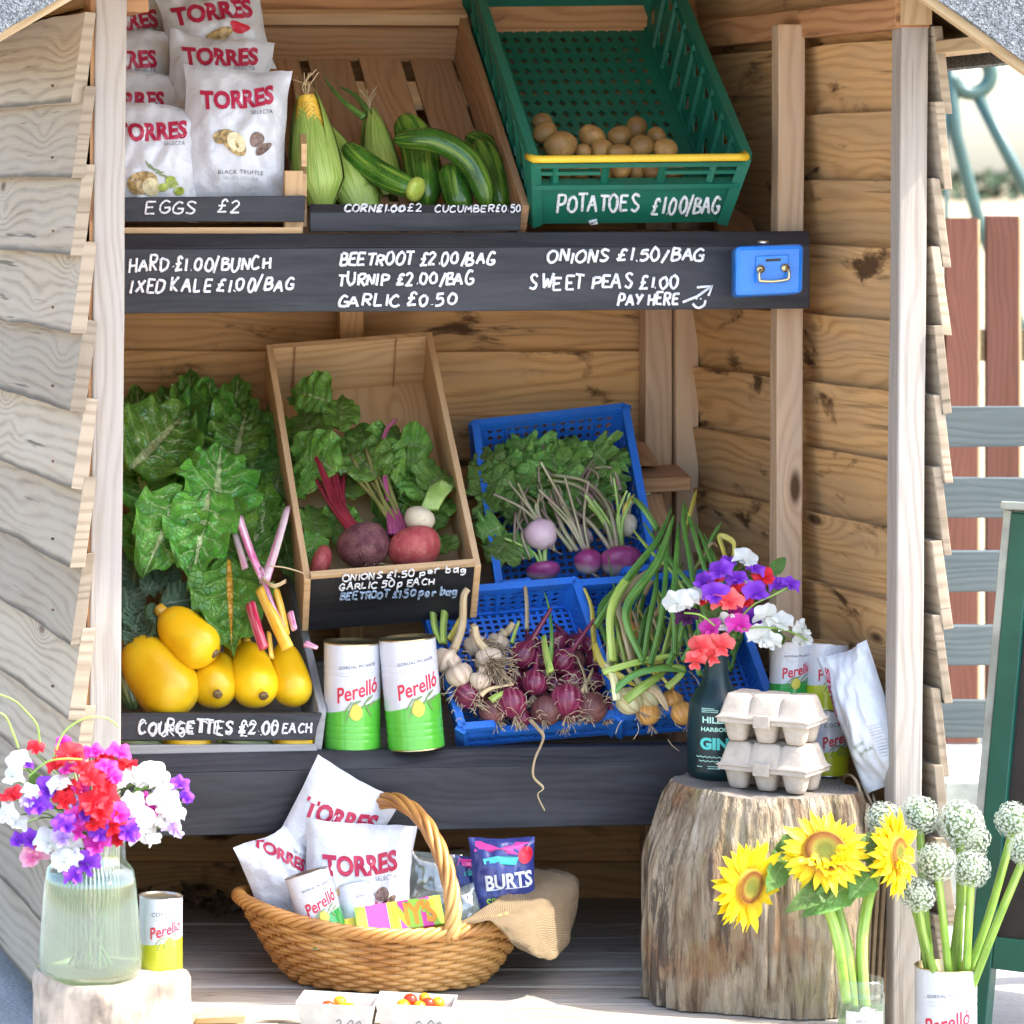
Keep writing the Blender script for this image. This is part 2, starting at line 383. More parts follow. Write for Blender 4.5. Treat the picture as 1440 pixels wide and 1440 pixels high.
M['black_paint'] = wood('black_painted_wood', (.026, .026, .029), (.017, .017, .020), knotc=(.012, .012, .012), tone=.1, grey=(.05, .05, .056), grey_amt=.8, rough=.48, knots=.2, bump=.3)
M['chalkboard'] = wood('blackboard_paint', (.016, .016, .018), (.012, .012, .014), knotc=(.01, .01, .01), grey=(.03, .03, .033), grey_amt=.7, rough=.5, bump=.15)
M['paling'] = wood('red_stained_paling', (.125, .047, .028), (.085, .032, .02), tone=.25, knots=.4, grey=(.14, .055, .038), grey_amt=.5)
M['pale_cut'] = wood('pale_sawn_edge', (.50, .38, .21), (.40, .29, .15), tone=.1)
M['slat'] = wood('grey_green_slat', (.085, .108, .112), (.06, .078, .08), knotc=(.1, .12, .12), tone=.25, grey=(.11, .13, .128), grey_amt=.6, rough=.6)
M['soffit'] = wood('soffit', (.50, .36, .20), (.36, .23, .11), tone=.2)
def simple(name, col, rough=.5, var=.12, scale=30., bump=0., bs=200., **kw):
    n = NT(name); v = n.noise(n.obj(), scale, 4., .6)
    c2 = tuple(c*(1-var*2.2) for c in col); c1 = tuple(min(1, c*(1+var)) for c in col)
    c = n.mix(n.step(v, .3, .7), c2, c1)
    if bump: n.bump(n.noise(n.obj(), bs, 3.), bump, .001)
    return n.fin(c, rough, **kw)
def chalk_mat():
    n = NT('chalk_pen'); v = n.noise(n.obj(), 260., 3., .7)
    return n.fin(n.mix(n.step(v, .34, .5), (.42, .42, .43), (.80, .80, .80)), .85)
M['chalk'] = chalk_mat()
M['chalk_blue'] = simple('faded_blue_chalk', (.32, .42, .55), .9, .3, 200)
M['felt'] = None
n = NT('roofing_felt'); v = n.vor(n.obj(), 420.); v2 = n.noise(n.obj(), 16., 4.)
gr = n.isl()
c = n.ramp(n.n('TexVoronoi', {'Vector': n.obj(), 'Scale': 330.}).outputs['Color'], [(0, (.05, .055, .06)), (.45, (.15, .165, .175)), (1, (.34, .365, .39))])
n.bump(v, 1., .004); M['felt'] = n.fin(n.mix(n.step(v2, .3, .7), c, (.27, .29, .31), 'MIX') if False else c, .9)
n = NT('white_foil'); v = n.noise(n.obj(), 34., 3.)
ux, uy, uz = n.sep(n.uv()); band = n.step(n.math('ABSOLUTE', n.math('SUBTRACT', uy, .5)), .462, .468); crm = n.math('MULTIPLY', band, n.math('SINE', n.math('MULTIPLY', uy, 900.)))
rdg = n.math('ABSOLUTE', n.math('SUBTRACT', n.noise(n.obj(), 22., 3., .5, 1.), .5))
n.bump(n.math('ADD', n.math('ADD', v, n.math('MULTIPLY', crm, .12)), n.math('ADD', n.math('MULTIPLY', rdg, -1.6), n.math('MULTIPLY', n.noise(n.obj(), 9., 2., .5, 1.2), 1.6))), .42, .006)
M['foil'] = n.fin((.60, .61, .635), .24, Specular_IOR_Level=.55, Coat_Weight=.25, Coat_Roughness=.2)
M['blue_foil'] = simple('blue_foil', (.035, .05, .23), .3, .05, 30, .25, 40, Coat_Weight=.4)
def flat(name, col, rough=.45, **kw): n = NT(name); return n.fin(col, rough, **kw)
M['red_ink'] = flat('red_print', (.42, .012, .055), .4)
M['red_ink2'] = flat('bright_red_print', (.62, .02, .05), .35)
M['dark_ink'] = flat('grey_print', (.14, .14, .16), .5)
M['pale_ink'] = flat('pale_grey_print', (.48, .49, .52), .5)
M['white_ink'] = flat('white_print', (.80, .82, .82), .5)
M['teal_ink'] = flat('turquoise_print', (.09, .58, .52), .5)
M['mint_ink'] = flat('mint_print', (.45, .78, .64), .5)
M['spud_ink'] = simple('printed_potato_skin', (.50, .34, .13), .45, .3, 120)
M['spud_cut'] = simple('printed_potato_flesh', (.82, .72, .42), .45, .1, 120)
M['truffle_ink'] = simple('printed_truffle', (.20, .125, .10), .45, .35, 140)
M['olive_ink'] = simple('printed_olive', (.38, .46, .06), .4, .2, 90)
M['olive_y'] = simple('printed_yellow_olive', (.72, .60, .08), .35, .12, 60)
M['leaf_ink'] = flat('printed_leaf', (.20, .27, .10), .45)
def can_mat(name, green, a=.43, b=.075):
    n = NT(name); x, y, z = n.sep(n.uv())
    edge = n.math('ADD', a, n.math('MULTIPLY', n.math('SINE', n.math('MULTIPLY', x, 6.2832)), b))
    m = n.step(n.math('SUBTRACT', y, edge), -.004, .004)
    return n.fin(n.mix(m, green, (.66, .67, .71)), .22, Specular_IOR_Level=.6, Coat_Weight=.5, Coat_Roughness=.12)
M['can_green'] = can_mat('green_and_white_tin', (.10, .48, .045))
M['can_lime'] = can_mat('lime_and_white_tin', (.52, .55, .02), .40, .06)
M['can_dkgreen'] = can_mat('dark_green_and_white_tin', (.025, .32, .06), .40, .06)
M['steel'] = flat('tin_steel', (.62, .60, .55), .28, Metallic=1.)
M['brass'] = flat('gold_tin_rim', (.62, .52, .28), .3, Metallic=1.)
M['rust'] = simple('rusty_steel', (.20, .11, .06), .6, .4, 120)
M['cash_blue'] = simple('blue_enamel', (.012, .19, .66), .3, .06, 20, Coat_Weight=.3)
def plastic(name, col, dirt, amt=.5, rough=.42):
    n = NT(name); v = n.noise(n.obj(), 14., 6., .7); s2 = n.noise(n.vmul(n.obj(), (40., 40., 160.)), 1., 3.)
    c = n.mix(n.math('MULTIPLY', n.step(v, .45, .75), amt), col, dirt)
    c = n.mix(n.math('MULTIPLY', n.step(s2, .62, .75), .35), c, tuple(min(1, q*1.8+.02) for q in col))
    n.bump(n.noise(n.obj(), 120., 3.), .15, .001)
    return n.fin(c, n.math('ADD', rough, n.math('MULTIPLY', v, .2)))
M['blue_crate'] = plastic('blue_crate_plastic', (.016, .15, .60), (.05, .12, .30), .5)
M['green_crate'] = plastic('green_crate_plastic', (.004, .125, .075), (.02, .075, .05), .6)
M['yellow_bar'] = plastic('yellow_crate_plastic', (.72, .46, .02), (.45, .3, .05), .3)
def leafmat(name, c1, c2, vein=(.42, .50, .22), nveins=7., midw=.03, gloss=.35, vamt=.75, spots=0., rib=None):
    n = NT(name); x, y, z = n.sep(n.uv())
    s = n.math('ABSOLUTE', n.math('MULTIPLY', n.math('SUBTRACT', y, .5), 2.))
    wob = n.math('MULTIPLY', n.math('SUBTRACT', n.noise(n.vmul(n.uv(), (9., 5., 1.)), 1., 2.), .5), .12)
    ph = n.math('FRACT', n.math('MULTIPLY', n.math('ADD', n.math('SUBTRACT', x, n.math('MULTIPLY', s, .24)), wob), nveins))
    dv = n.math('ABSOLUTE', n.math('SUBTRACT', ph, .5))
    lat = n.math('MULTIPLY', n.step(dv, .15, .0), n.step(s, 1.0, .1, .0, 1.))
    mid = n.step(n.math('SUBTRACT', s, n.math('MULTIPLY', n.math('SUBTRACT', 1.15, x), midw*2.)), .03, .0)
    v2 = n.step(n.vor(n.vmul(n.uv(), (22., 13., 1.)), 1., 'DISTANCE_TO_EDGE'), .09, .0)
    base = n.mix(n.step(n.noise(n.obj(), 26., 4., .6), .3, .7), c1, c2)
    base = n.mix(n.math('MULTIPLY', v2, .22), base, vein)
    base = n.mix(n.math('MULTIPLY', lat, vamt*.7), base, vein)
    base = n.mix(n.math('MULTIPLY', mid, .95), base, rib or vein)
    isl = n.isl()
    base = n.n('HueSaturation', {'Value': n.math('ADD', .70, n.math('MULTIPLY', isl, .75)), 'Hue': n.math('ADD', .482, n.math('MULTIPLY', isl, .03)), 'Color': base}).outputs[0]
    if spots: base = n.mix(n.math('MULTIPLY', n.step(n.noise(n.obj(), 45., 3.), .66, .72), spots), base, (.30, .20, .06))
    n.bump(n.math('ADD', n.math('MULTIPLY', n.math('ADD', lat, mid), -.9), n.math('MULTIPLY', v2, -.6)), .8, .003)
    m = n.fin(base, gloss, Specular_IOR_Level=.5)
    tr = n.n('BsdfTranslucent', {'Color': n.mix(.5, base, (.25, .42, .04))}).outputs[0]
    mx = n.n('MixShader', {0: .26, 1: n.b.outputs[0], 2: tr}).outputs[0]
    n.t.links.new(mx, n.out.inputs[0]); return m
M['chard'] = leafmat('chard_leaf', (.05, .20, .02), (.16, .40, .045), (.50, .58, .26), 7.5, .048, .22, 1.)
M['chard_light'] = leafmat('young_chard_leaf', (.05, .17, .02), (.11, .28, .045), (.35, .48, .14), 7., .03, .35)
M['chard_gold'] = leafmat('gold_ribbed_chard_leaf', (.045, .15, .015), (.10, .26, .03), (.25, .36, .08), 7., .035, .33, rib=(.62, .30, .03))
M['kale'] = leafmat('kale_leaf', (.06, .125, .07), (.13, .215, .125), (.28, .38, .26), 10., .03, .55)
M['beet_leaf'] = leafmat('beet_leaf', (.075, .21, .02), (.19, .37, .05), (.26, .34, .12), 6., .025, .4, spots=.8)
M['turnip_leaf'] = leafmat('turnip_leaf', (.10, .235, .035), (.22, .40, .08), (.30, .40, .16), 6., .025, .5)
M['small_leaf'] = leafmat('bouquet_leaf', (.07, .18, .03), (.14, .30, .06), (.3, .42, .15), 6., .02, .5)
def skin(name, c1, c2, c3=None, rough=.3, axis_streak=0., speck=None, bump=.05, scale=25., **kw):
    """skin of fruit and roots: u runs along the body (metres), v round it"""
    n = NT(name); v = n.noise(n.obj(), scale, 5., .6)
    c = n.mix(n.step(v, .32, .68), c1, c2)
    if axis_streak:
        x, y, z = n.sep(n.uv())
        st = n.noise(n.comb(n.math('MULTIPLY', x, 9.), n.math('MULTIPLY', y, axis_streak)), 1., 3.)
        c = n.mix(n.step(st, .48, .62), c, c3 or c2)
    elif c3: c = n.mix(n.step(n.noise(n.obj(), scale*2.3, 4., .7), .58, .72), c, c3)
    if speck: c = n.mix(n.step(n.vor(n.obj(), 230.), .22, .1), c, speck)
    c = n.n('HueSaturation', {'Value': n.math('ADD', .78, n.math('MULTIPLY', n.n('ObjectInfo').outputs['Random'], .44)), 'Color': c}).outputs[0]
    n.bump(n.noise(n.obj(), scale*6, 4.), bump*4, .001)
    return n.fin(c, rough, Specular_IOR_Level=.45, **kw)
M['courgette'] = skin('yellow_courgette_skin', (.80, .44, .004), (.86, .57, .014), (.66, .48, .03), .32, scale=16)
M['blossom_scar'] = simple('blossom_scar', (.20, .13, .05), .8, .3, 200)
M['striped'] = skin('striped_courgette_skin', (.03, .07, .02), (.05, .11, .03), (.38, .42, .2), .35, axis_streak=26.)
M['cuke'] = skin('cucumber_skin', (.018, .075, .008), (.05, .15, .015), (.16, .27, .03), .24, axis_streak=14., speck=(.16, .25, .07))
M['cuke_pale'] = skin('pale_cucumber_end', (.24, .34, .04), (.44, .46, .09), (.14, .25, .03), .3, scale=60)
M['husk'] = leafmat('corn_husk', (.25, .36, .06), (.40, .50, .14), (.48, .56, .24), 1., .0, .5, vamt=.0)
n = NT('corn_husk_ribbed'); x, y, z = n.sep(n.uv())
st = n.noise(n.comb(n.math('MULTIPLY', x, 2.), n.math('MULTIPLY', y, 34.)), 1., 2.)
c = n.mix(n.step(st, .35, .65), (.20, .33, .035), (.42, .52, .14)); n.bump(st, .4, .002); M['husk'] = n.fin(c, .5)
M['kernel'] = simple('corn_kernels', (.80, .50, .06), .3, .15, 90)
M['potato'] = skin('potato_skin', (.23, .12, .035), (.39, .225, .07), (.13, .065, .025), .5, scale=30, bump=.15, speck=(.22, .13, .06))
M['beet'] = skin('beetroot_skin', (.09, .018, .03), (.21, .08, .075), (.26, .16, .10), .7, scale=48, bump=.6)
M['beet_red'] = skin('pink_beetroot_skin', (.30, .03, .04), (.43, .10, .085), (.34, .19, .12), .55, scale=44, bump=.45)
M['beet_stalk'] = skin('beetroot_stalk', (.17, .008, .025), (.30, .018, .04), (.36, .05, .06), .3, axis_streak=8.)
M['olive_stalk'] = skin('olive_green_stalk', (.20, .22, .05), (.31, .30, .09), (.34, .12, .10), .4, axis_streak=6.)
M['pink_stalk'] = skin('magenta_stalk', (.34, .03, .14), (.46, .07, .20), (.5, .2, .25), .35, axis_streak=6.)
def turnip_mat():
    n = NT('turnip_skin'); x, y, z = n.sep(n.uv()); v = n.noise(n.obj(), 30., 5.)
    m = n.step(n.math('ADD', n.math('MULTIPLY', n.sep(n.n('TexCoord').outputs['Generated'])[2], 1.), n.math('MULTIPLY', n.math('SUBTRACT', v, .5), .5)), .15, .5)
    c = n.mix(m, (.62, .49, .42), n.mix(n.step(v, .35, .65), (.27, .025, .14), (.42, .10, .26)))
    return n.fin(n.mix(n.step(n.noise(n.obj(), 60., 4., .7), .62, .75), c, (.33, .22, .15)), .35)
M['turnip'] = turnip_mat()
M['turnip_pale'] = skin('pale_turnip_skin', (.58, .37, .43), (.68, .52, .52), (.50, .28, .38), .35, scale=14)
M['cream_root'] = skin('cream_root_skin', (.60, .50, .33), (.72, .64, .47), (.36, .26, .14), .5, scale=30)
M['green_stalk'] = skin('green_stalk', (.18, .33, .05), (.34, .46, .12), (.42, .5, .22), .4, axis_streak=8.)
M['purple_stalk'] = skin('purple_green_stalk', (.24, .25, .11), (.34, .20, .20), (.40, .42, .20), .4, axis_streak=5.)
M['red_onion'] = skin('red_onion_skin', (.105, .008, .03), (.19, .02, .06), (.25, .055, .09), .25, axis_streak=22.)
M['red_onion_dull'] = skin('dull_red_onion_skin', (.14, .045, .045), (.22, .085, .07), (.10, .035, .035), .5, axis_streak=22.)
M['onion'] = skin('brown_onion_skin', (.56, .25, .055), (.66, .35, .09), (.70, .42, .15), .3, axis_streak=20.)
M['onion_pale'] = skin('pale_onion_neck', (.56, .56, .26), (.68, .66, .42), (.5, .42, .2), .4, axis_streak=14.)
M['garlic'] = skin('garlic_skin', (.55, .43, .30), (.64, .53, .41), (.46, .33, .23), .6, axis_streak=14.)
M['root_hair'] = simple('dry_roots', (.46, .35, .22), .8, .2, 90)
M['dry'] = skin('dried_leaf', (.52, .38, .20), (.62, .50, .30), (.42, .28, .14), .7, axis_streak=10.)
M['scape'] = skin('onion_green_leaf', (.05, .17, .03), (.11, .27, .045), (.20, .36, .09), .35, axis_streak=12.)
M['scape_light'] = skin('light_onion_leaf', (.22, .35, .04), (.34, .46, .09), (.45, .52, .16), .4, axis_streak=12.)
M['scape_yellow'] = skin('yellowing_onion_leaf', (.55, .42, .03), (.60, .52, .08), (.5, .45, .16), .45, axis_streak=10.)
M['stem_pink'] = skin('pink_chard_stem', (.66, .12, .30), (.76, .36, .50), (.82, .66, .66), .35, axis_streak=9.)
M['stem_white'] = skin('white_pink_chard_stem', (.74, .60, .56), (.78, .52, .55), (.72, .28, .42), .35, axis_streak=8.)
M['stem_yellow'] = skin('yellow_chard_stem', (.76, .38, .02), (.84, .50, .05), (.80, .58, .15), .35, axis_streak=9.)
M['stem_red'] = skin('red_chard_stem', (.55, .02, .07), (.68, .06, .12), (.75, .28, .3), .35, axis_streak=9.)
M['tomato_red'] = skin('red_tomato_skin', (.58, .03, .012), (.66, .07, .015), None, .15)
M['tomato_orange'] = skin('orange_tomato_skin', (.78, .25, .01), (.82, .35, .02), None, .15)
M['card'] = None
n = NT('moulded_pulp'); v = n.noise(n.obj(), 220., 4., .7); n.bump(v, .5, .0012)
M['card'] = n.fin(n.mix(n.step(n.noise(n.obj(), 60., 5., .7), .3, .7), (.40, .335, .27), (.50, .43, .35)), .9)
M['kraft'] = simple('kraft_paper', (.42, .29, .17), .8, .1, 60, .2)
M['punnet'] = simple('white_card_punnet', (.58, .54, .48), .8, .05, 60, .2)
n = NT('willow'); x, y, z = n.sep(n.uv())
st = n.noise(n.comb(n.math('MULTIPLY', x, 18.), n.math('MULTIPLY', y, 3.)), 1., 4.)
c = n.mix(n.step(st, .3, .7), (.27, .10, .02), (.56, .27, .07)); c = n.mix(n.step(n.noise(n.obj(), 7., 3.), .4, .7), c, (.58, .33, .11)); n.bump(st, .2, .001)
M['willow'] = n.fin(c, .42)
n = NT('hessian'); x, y, z = n.sep(n.uv())
wv = n.math('MULTIPLY', n.math('SINE', n.math('MULTIPLY', x, 1900.)), n.math('SINE', n.math('MULTIPLY', y, 1900.)))
n.bump(wv, .9, .0015)
M['sack'] = n.fin(n.mix(n.step(n.math('ADD', wv, n.noise(n.obj(), 50., 3.)), .0, 1.2), (.27, .185, .10), (.46, .34, .19)), .95)
def bark():
    n = NT('weathered_stump'); p = n.obj(); x, y, z = n.sep(p)
    q = n.comb(n.math('MULTIPLY', x, 34.), n.math('MULTIPLY', y, 34.), n.math('MULTIPLY', z, 4.6))
    f1 = n.noise(q, 1., 6., .62, .5); f2 = n.noise(n.vmul(q, (4., 4., 3.)), 1., 3.); big = n.noise(p, 9., 4., .6)
    c = n.ramp(f1, [(.25, (.035, .022, .014)), (.37, (.17, .115, .07)), (.50, (.33, .26, .175)), (.72, (.44, .375, .29))])
    c = n.mix(n.step(big, .52, .66), c, (.33, .30, .13), 'MIX') if False else n.mix(n.math('MULTIPLY', n.step(big, .50, .66), .55), c, (.26, .225, .09))
    c = n.mix(n.math('MULTIPLY', n.step(n.noise(n.vadd(p, (3., 1., 7.)), 8., 4., .6), .52, .64), .55), c, (.26, .13, .065))
    c = n.mix(n.math('MULTIPLY', n.step(n.noise(n.vmul(n.vadd(p, (9., 4., 2.)), (24., 24., 5.)), 1., 6., .7), .57, .63), .7), c, (.045, .036, .034))
    c = n.mix(n.math('MULTIPLY', n.step(f2, .55, .7), .35), c, (.06, .04, .03))
    n.bump(n.math('ADD', f1, n.math('MULTIPLY', f2, .6)), 1., .016)
    return n.fin(c, .92, Specular_IOR_Level=.15)
M['stump'] = bark()
def endgrain(name, c1, c2):
    n = NT(name); p = n.obj(); x, y, z = n.sep(p)
    r = n.math('POWER', n.math('ADD', n.math('MULTIPLY', x, x), n.math('MULTIPLY', y, y)), .5)
    rr = n.math('ADD', .5, n.math('MULTIPLY', .5, n.math('SINE', n.math('ADD', n.math('MULTIPLY', r, 900.), n.math('MULTIPLY', n.noise(p, 12., 3.), 9.)))))
    a = n.math('ARCTAN2', y, x)
    ck = n.step(n.noise(n.comb(n.math('MULTIPLY', a, 7.), n.math('MULTIPLY', r, 9.)), 1., 3.), .64, .70)
    c = n.mix(n.math('ADD', n.math('MULTIPLY', rr, .3), n.math('MULTIPLY', n.noise(p, 20., 5.), .6)), c1, c2)
    c = n.mix(n.math('MULTIPLY', ck, .75), c, (.05, .035, .025)); n.bump(n.noise(p, 150., 4.), .4, .002)
    return n.fin(c, .85)
M['stump_top'] = endgrain('grey_end_grain', (.13, .11, .09), (.27, .24, .205))
M['log_top'] = endgrain('pale_end_grain', (.42, .33, .24), (.55, .46, .37))
M['log_side'] = simple('peeled_log', (.42, .33, .25), .85, .25, 18, .5, 60)
def clear(name, tint, gl=.10, body_col=None, body=0.):
    n = NT(name); tr = n.n('BsdfTransparent', {'Color': tint}).outputs[0]
    g = n.n('BsdfGlossy', {'Roughness': .06, 'Color': (1., 1., 1.)}).outputs[0]
    fr = n.n('LayerWeight', {'Blend': .28}).outputs['Facing']
    sh = n.n('MixShader', {0: n.math('ADD', gl*.5, n.math('MULTIPLY', n.math('POWER', fr, 2.), .55)), 1: tr, 2: g}).outputs[0]
    if body:
        d = n.n('BsdfTranslucent', {'Color': body_col}).outputs[0]; d2 = n.n('BsdfDiffuse', {'Color': body_col}).outputs[0]
        dd = n.n('MixShader', {0: .5, 1: d, 2: d2}).outputs[0]
        sh = n.n('MixShader', {0: body, 1: sh, 2: dd}).outputs[0]
    n.t.links.new(sh, n.out.inputs[0]); return n.m
M['glass'] = clear('clear_glass', (.90, .95, .92), .16, (.75, .85, .78), .05)
M['ribbed_glass'] = clear('ribbed_glass', (.86, .93, .88), .34, (.5, .6, .52), .08)
M['water'] = clear('cloudy_water', (.66, .78, .60), .06, (.24, .34, .20), .22)
M['film'] = clear('clear_film', (.85, .9, .88), .3, (.6, .68, .64), .28)
M['bottle'] = simple('dark_teal_bottle', (.008, .030, .034), .33, .15, 20, Coat_Weight=.0, Specular_IOR_Level=.35)
M['flower'] = {}
for k, c1, c2 in (('red', (.66, .012, .02), (.80, .04, .06)), ('white', (.66, .67, .60), (.74, .74, .69)), ('purple', (.16, .02, .46), (.28, .07, .60)), ('magenta', (.55, .015, .30), (.68, .08, .44)),
                  ('pink', (.75, .16, .36), (.82, .42, .52)), ('dark', (.05, .01, .05), (.09, .02, .09)), ('coral', (.80, .06, .07), (.86, .17, .16)), ('lilac', (.36, .2, .62), (.62, .5, .74))):
    n = NT(k+'_petal'); x, y, z = n.sep(n.uv())
    c = n.mix(n.step(n.math('ADD', x, n.math('MULTIPLY', n.math('SUBTRACT', n.noise(n.vmul(n.uv(), (3., 26., 1.)), 1., 2.), .5), .5)), .25, .9), c1, c2)
    m = n.fin(c, .6, Specular_IOR_Level=.2)
    mx = n.n('MixShader', {0: .3, 1: n.b.outputs[0], 2: n.n('BsdfTranslucent', {'Color': c}).outputs[0]}).outputs[0]
    n.t.links.new(mx, n.out.inputs[0]); M['flower'][k] = m
n = NT('sunflower_petal'); x, y, z = n.sep(n.uv())
c = n.mix(n.step(x, .0, .55), (.80, .46, .004), (.86, .66, .008)); n.fin(c, .55)
n.t.links.new(n.n('MixShader', {0: .3, 1: n.b.outputs[0], 2: n.n('BsdfTranslucent', {'Color': c}).outputs[0]}).outputs[0], n.out.inputs[0]); M['sun_petal'] = n.m
n = NT('sunflower_disc'); x, y, z = n.sep(n.uv())
c = n.ramp(y, [(0, (.16, .19, .025)), (.52, (.26, .22, .025)), (.70, (.24, .09, .008)), (.86, (.20, .07, .006)), (1, (.48, .26, .01))]); M['sun_disc'] = n.fin(c, .8)
M['floret'] = simple('white_floret', (.56, .60, .50), .7, .05, 80)
M['allium_core'] = simple('green_allium_core', (.17, .24, .11), .7, .2, 80)
M['stem'] = skin('fresh_green_stem', (.15, .29, .03), (.25, .40, .05), (.36, .48, .12), .4, axis_streak=9.)
M['fine_stem'] = simple('fine_green_stem', (.17, .30, .07), .5, .2, 40)
M['swing'] = simple('green_painted_tube', (.04, .095, .085), .4, .1, 6)
M['aboard_green'] = simple('dark_green_paint', (.004, .075, .05), .4, .12, 8)
M['aboard_edge'] = simple('pale_paint', (.30, .33, .30), .6, .15, 14)
M['aboard_black'] = simple('black_panel', (.014, .012, .012), .45, .2, 20)
n = NT('concrete_paving'); p = n.obj(); v = n.noise(p, 2.2, 6., .65); g = n.vor(p, 130.); sp = n.noise(p, 45., 4., .7)
c = n.mix(n.step(v, .3, .7), (.36, .34, .315), (.47, .45, .42)); c = n.mix(n.math('MULTIPLY', n.step(sp, .55, .72), .5), c, (.25, .235, .215)); n.bump(n.math('ADD', sp, g), .35, .003)
M['ground'] = n.fin(c, .9)
n = NT('stubble_field'); p = n.obj(); v = n.noise(n.vmul(p, (.05, .6, 1.)), 1., 5.)
M['field'] = n.fin(n.mix(n.step(v, .35, .65), (.31, .24, .14), (.38, .30, .18)), .95)
M['hedge'] = simple('hedge_leaves', (.026, .05, .016), .8, .4, .8)
M['dirt'] = simple('dry_leaf_litter', (.16, .10, .06), .9, .4, 60)
M['gold_wrap'] = flat('orange_wrapper', (.80, .33, .02), .35); M['pink_wrap'] = flat('pink_wrapper', (.72, .07, .33), .35)
M['lime_wrap'] = flat('lime_wrapper', (.36, .62, .06), .35); M['yellow_wrap'] = flat('yellow_wrapper', (.84, .58, .04), .35)
# ------------------------------------------------------------------ ground, field, hedge
g = MB(); g.add([(-6, -8, 0), (9, -8, 0), (9, 8.6, 0), (-6, 8.6, 0)], [(0, 1, 2, 3)], smooth=False)
g.build('ground', M['ground'], loc=V((0, 0, 0)), kind='structure')
g = MB(); g.add([(-700, -60, -.006), (900, -60, -.006), (900, 900, -.006), (-700, 900, -.006)], [(0, 1, 2, 3)], smooth=False)
g.build('field', M['field'], loc=V((0, 0, -.006)), kind='structure')
g = MB()
for i in range(2600):
    Y = rnd(225, 262); x = rnd(55, 125); top = 1.55+.55*noise.noise(V((x*.11, 3, 0)))+.25*noise.noise(V((x*.45, 9, 0)))+(Y-225)*.016
    z = rnd(0, top); s = rnd(.25, .6)
    a = V((rnd(-1, 1), rnd(-1, 1), rnd(-1, 1))).normalized(); b = a.orthogonal().normalized(); c = a.cross(b)
    o = V((x, Y, z)); g.add([o+b*s, o+c*s*.6, o-b*s, o-c*s*.6], [(0, 1, 2, 3)], smooth=False)
tag(g.build('hedge', M['hedge'], loc=V((90, 225, 0))), 'distant low green hedge along the far edge of the stubble field', 'hedge', kind='stuff')
# ------------------------------------------------------------------ the stall
stall = thing('market_stall', 'open wooden roadside stall clad in weathered overlapping boards with black shelves', 'stall', (1.0, 5.6, 0))
# posts
def post(name, quad, Y, d, mat, lab=None):
    m = MB(); f = [P(x, y, Y) for x, y in quad]   # BL, BR, TR, TL
    k = (Y+d)/Y
    bk = [V((p.x, Y+d, p.z)) for p in f]
    hexa(m, [f[0], f[1], bk[1], bk[0], f[3], f[2], bk[2], bk[3]], 2, 24, .0012)
    return m.build(name, mat, stall, bevel=.0025, label=lab)
post('post', [(122, 1497), (166, 1497), (179, -80), (135, -80)], 5.2, .047, M['post'])
post('post', [(1254, 1497), (1294, 1497), (1306, 36), (1268, 36)], 5.2, .047, M['post'])
post('stud', [(1090, 1370), (1127, 1370), (1132, 34), (1095, 34)], 5.513, .04, M['stud'])
post('stud', [(478, 1300), (512, 1300), (512, 380), (478, 380)], 6.0, .04, M['inner'])
post('stud', [(908, 1300), (946, 1300), (946, 300), (908, 300)], 6.0, .045, M['stud'])
post('stud', [(950, 1300), (982, 1300), (984, 60), (952, 60)], 5.985, .05, M['stud'])
# left cladding: feather-edge boards seen from outside, lapped, running back from the post
def XL(Y): return .430-.116*(Y-5.2)
def XR(Y): return 1.606-.150*(Y-5.2)
bl = MB(); k = 0; z = 1.25+.002-.11*11
zs = [1.25+(255-b)/1000.*1.0 for b in (145, 250, 360, 468, 578, 688, 798, 905, 1012, 1120, 1230, 1340, 1450)]
for zb in zs:
    Y0, Y1 = 5.190+rnd(-.006, .004), 6.10; zt = zb+.128
    dz = rnd(-.004, .004)
    ob, ot, th = -.013, .003, .021
    q = [(Y0, ob-th, zb), (Y0, ob, zb+.0), (Y1, ob, zb+dz), (Y1, ob-th, zb+dz), (Y0, ot-th*.8, zt), (Y0, ot, zt), (Y1, ot, zt+dz), (Y1, ot-th*.8, zt+dz)]
    hexa(bl, [V((XL(a)+b, a, c)) for a, b, c in q], 1, 22, .0036, end=1)
    for ny in (5.32, 5.86):
        o = V((XL(ny)+ob-th-.0015, ny+rnd(-.008, .008), zb+.03+rnd(-.004, .004))); tube(bl, [o, o+V((.004, 0, 0))], .0021, 8, mi=2)
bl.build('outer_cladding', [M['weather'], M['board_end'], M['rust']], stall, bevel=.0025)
il = MB(); hexa(il, [P(119, 1480, 5.203), P(124, 1480, 5.203), P(124, 1480, 5.24), P(119, 1480, 5.24), P(128, -60, 5.203), P(137, -60, 5.203), P(137, -60, 5.24), P(128, -60, 5.24)], 2, 10, .0006); box(il, WORLD, XL(5.22)+.006, XL(5.22)+.024, 5.216, 6.08, .05, 1.52, 2); il.build('corner_batten', M['rail'], stall)
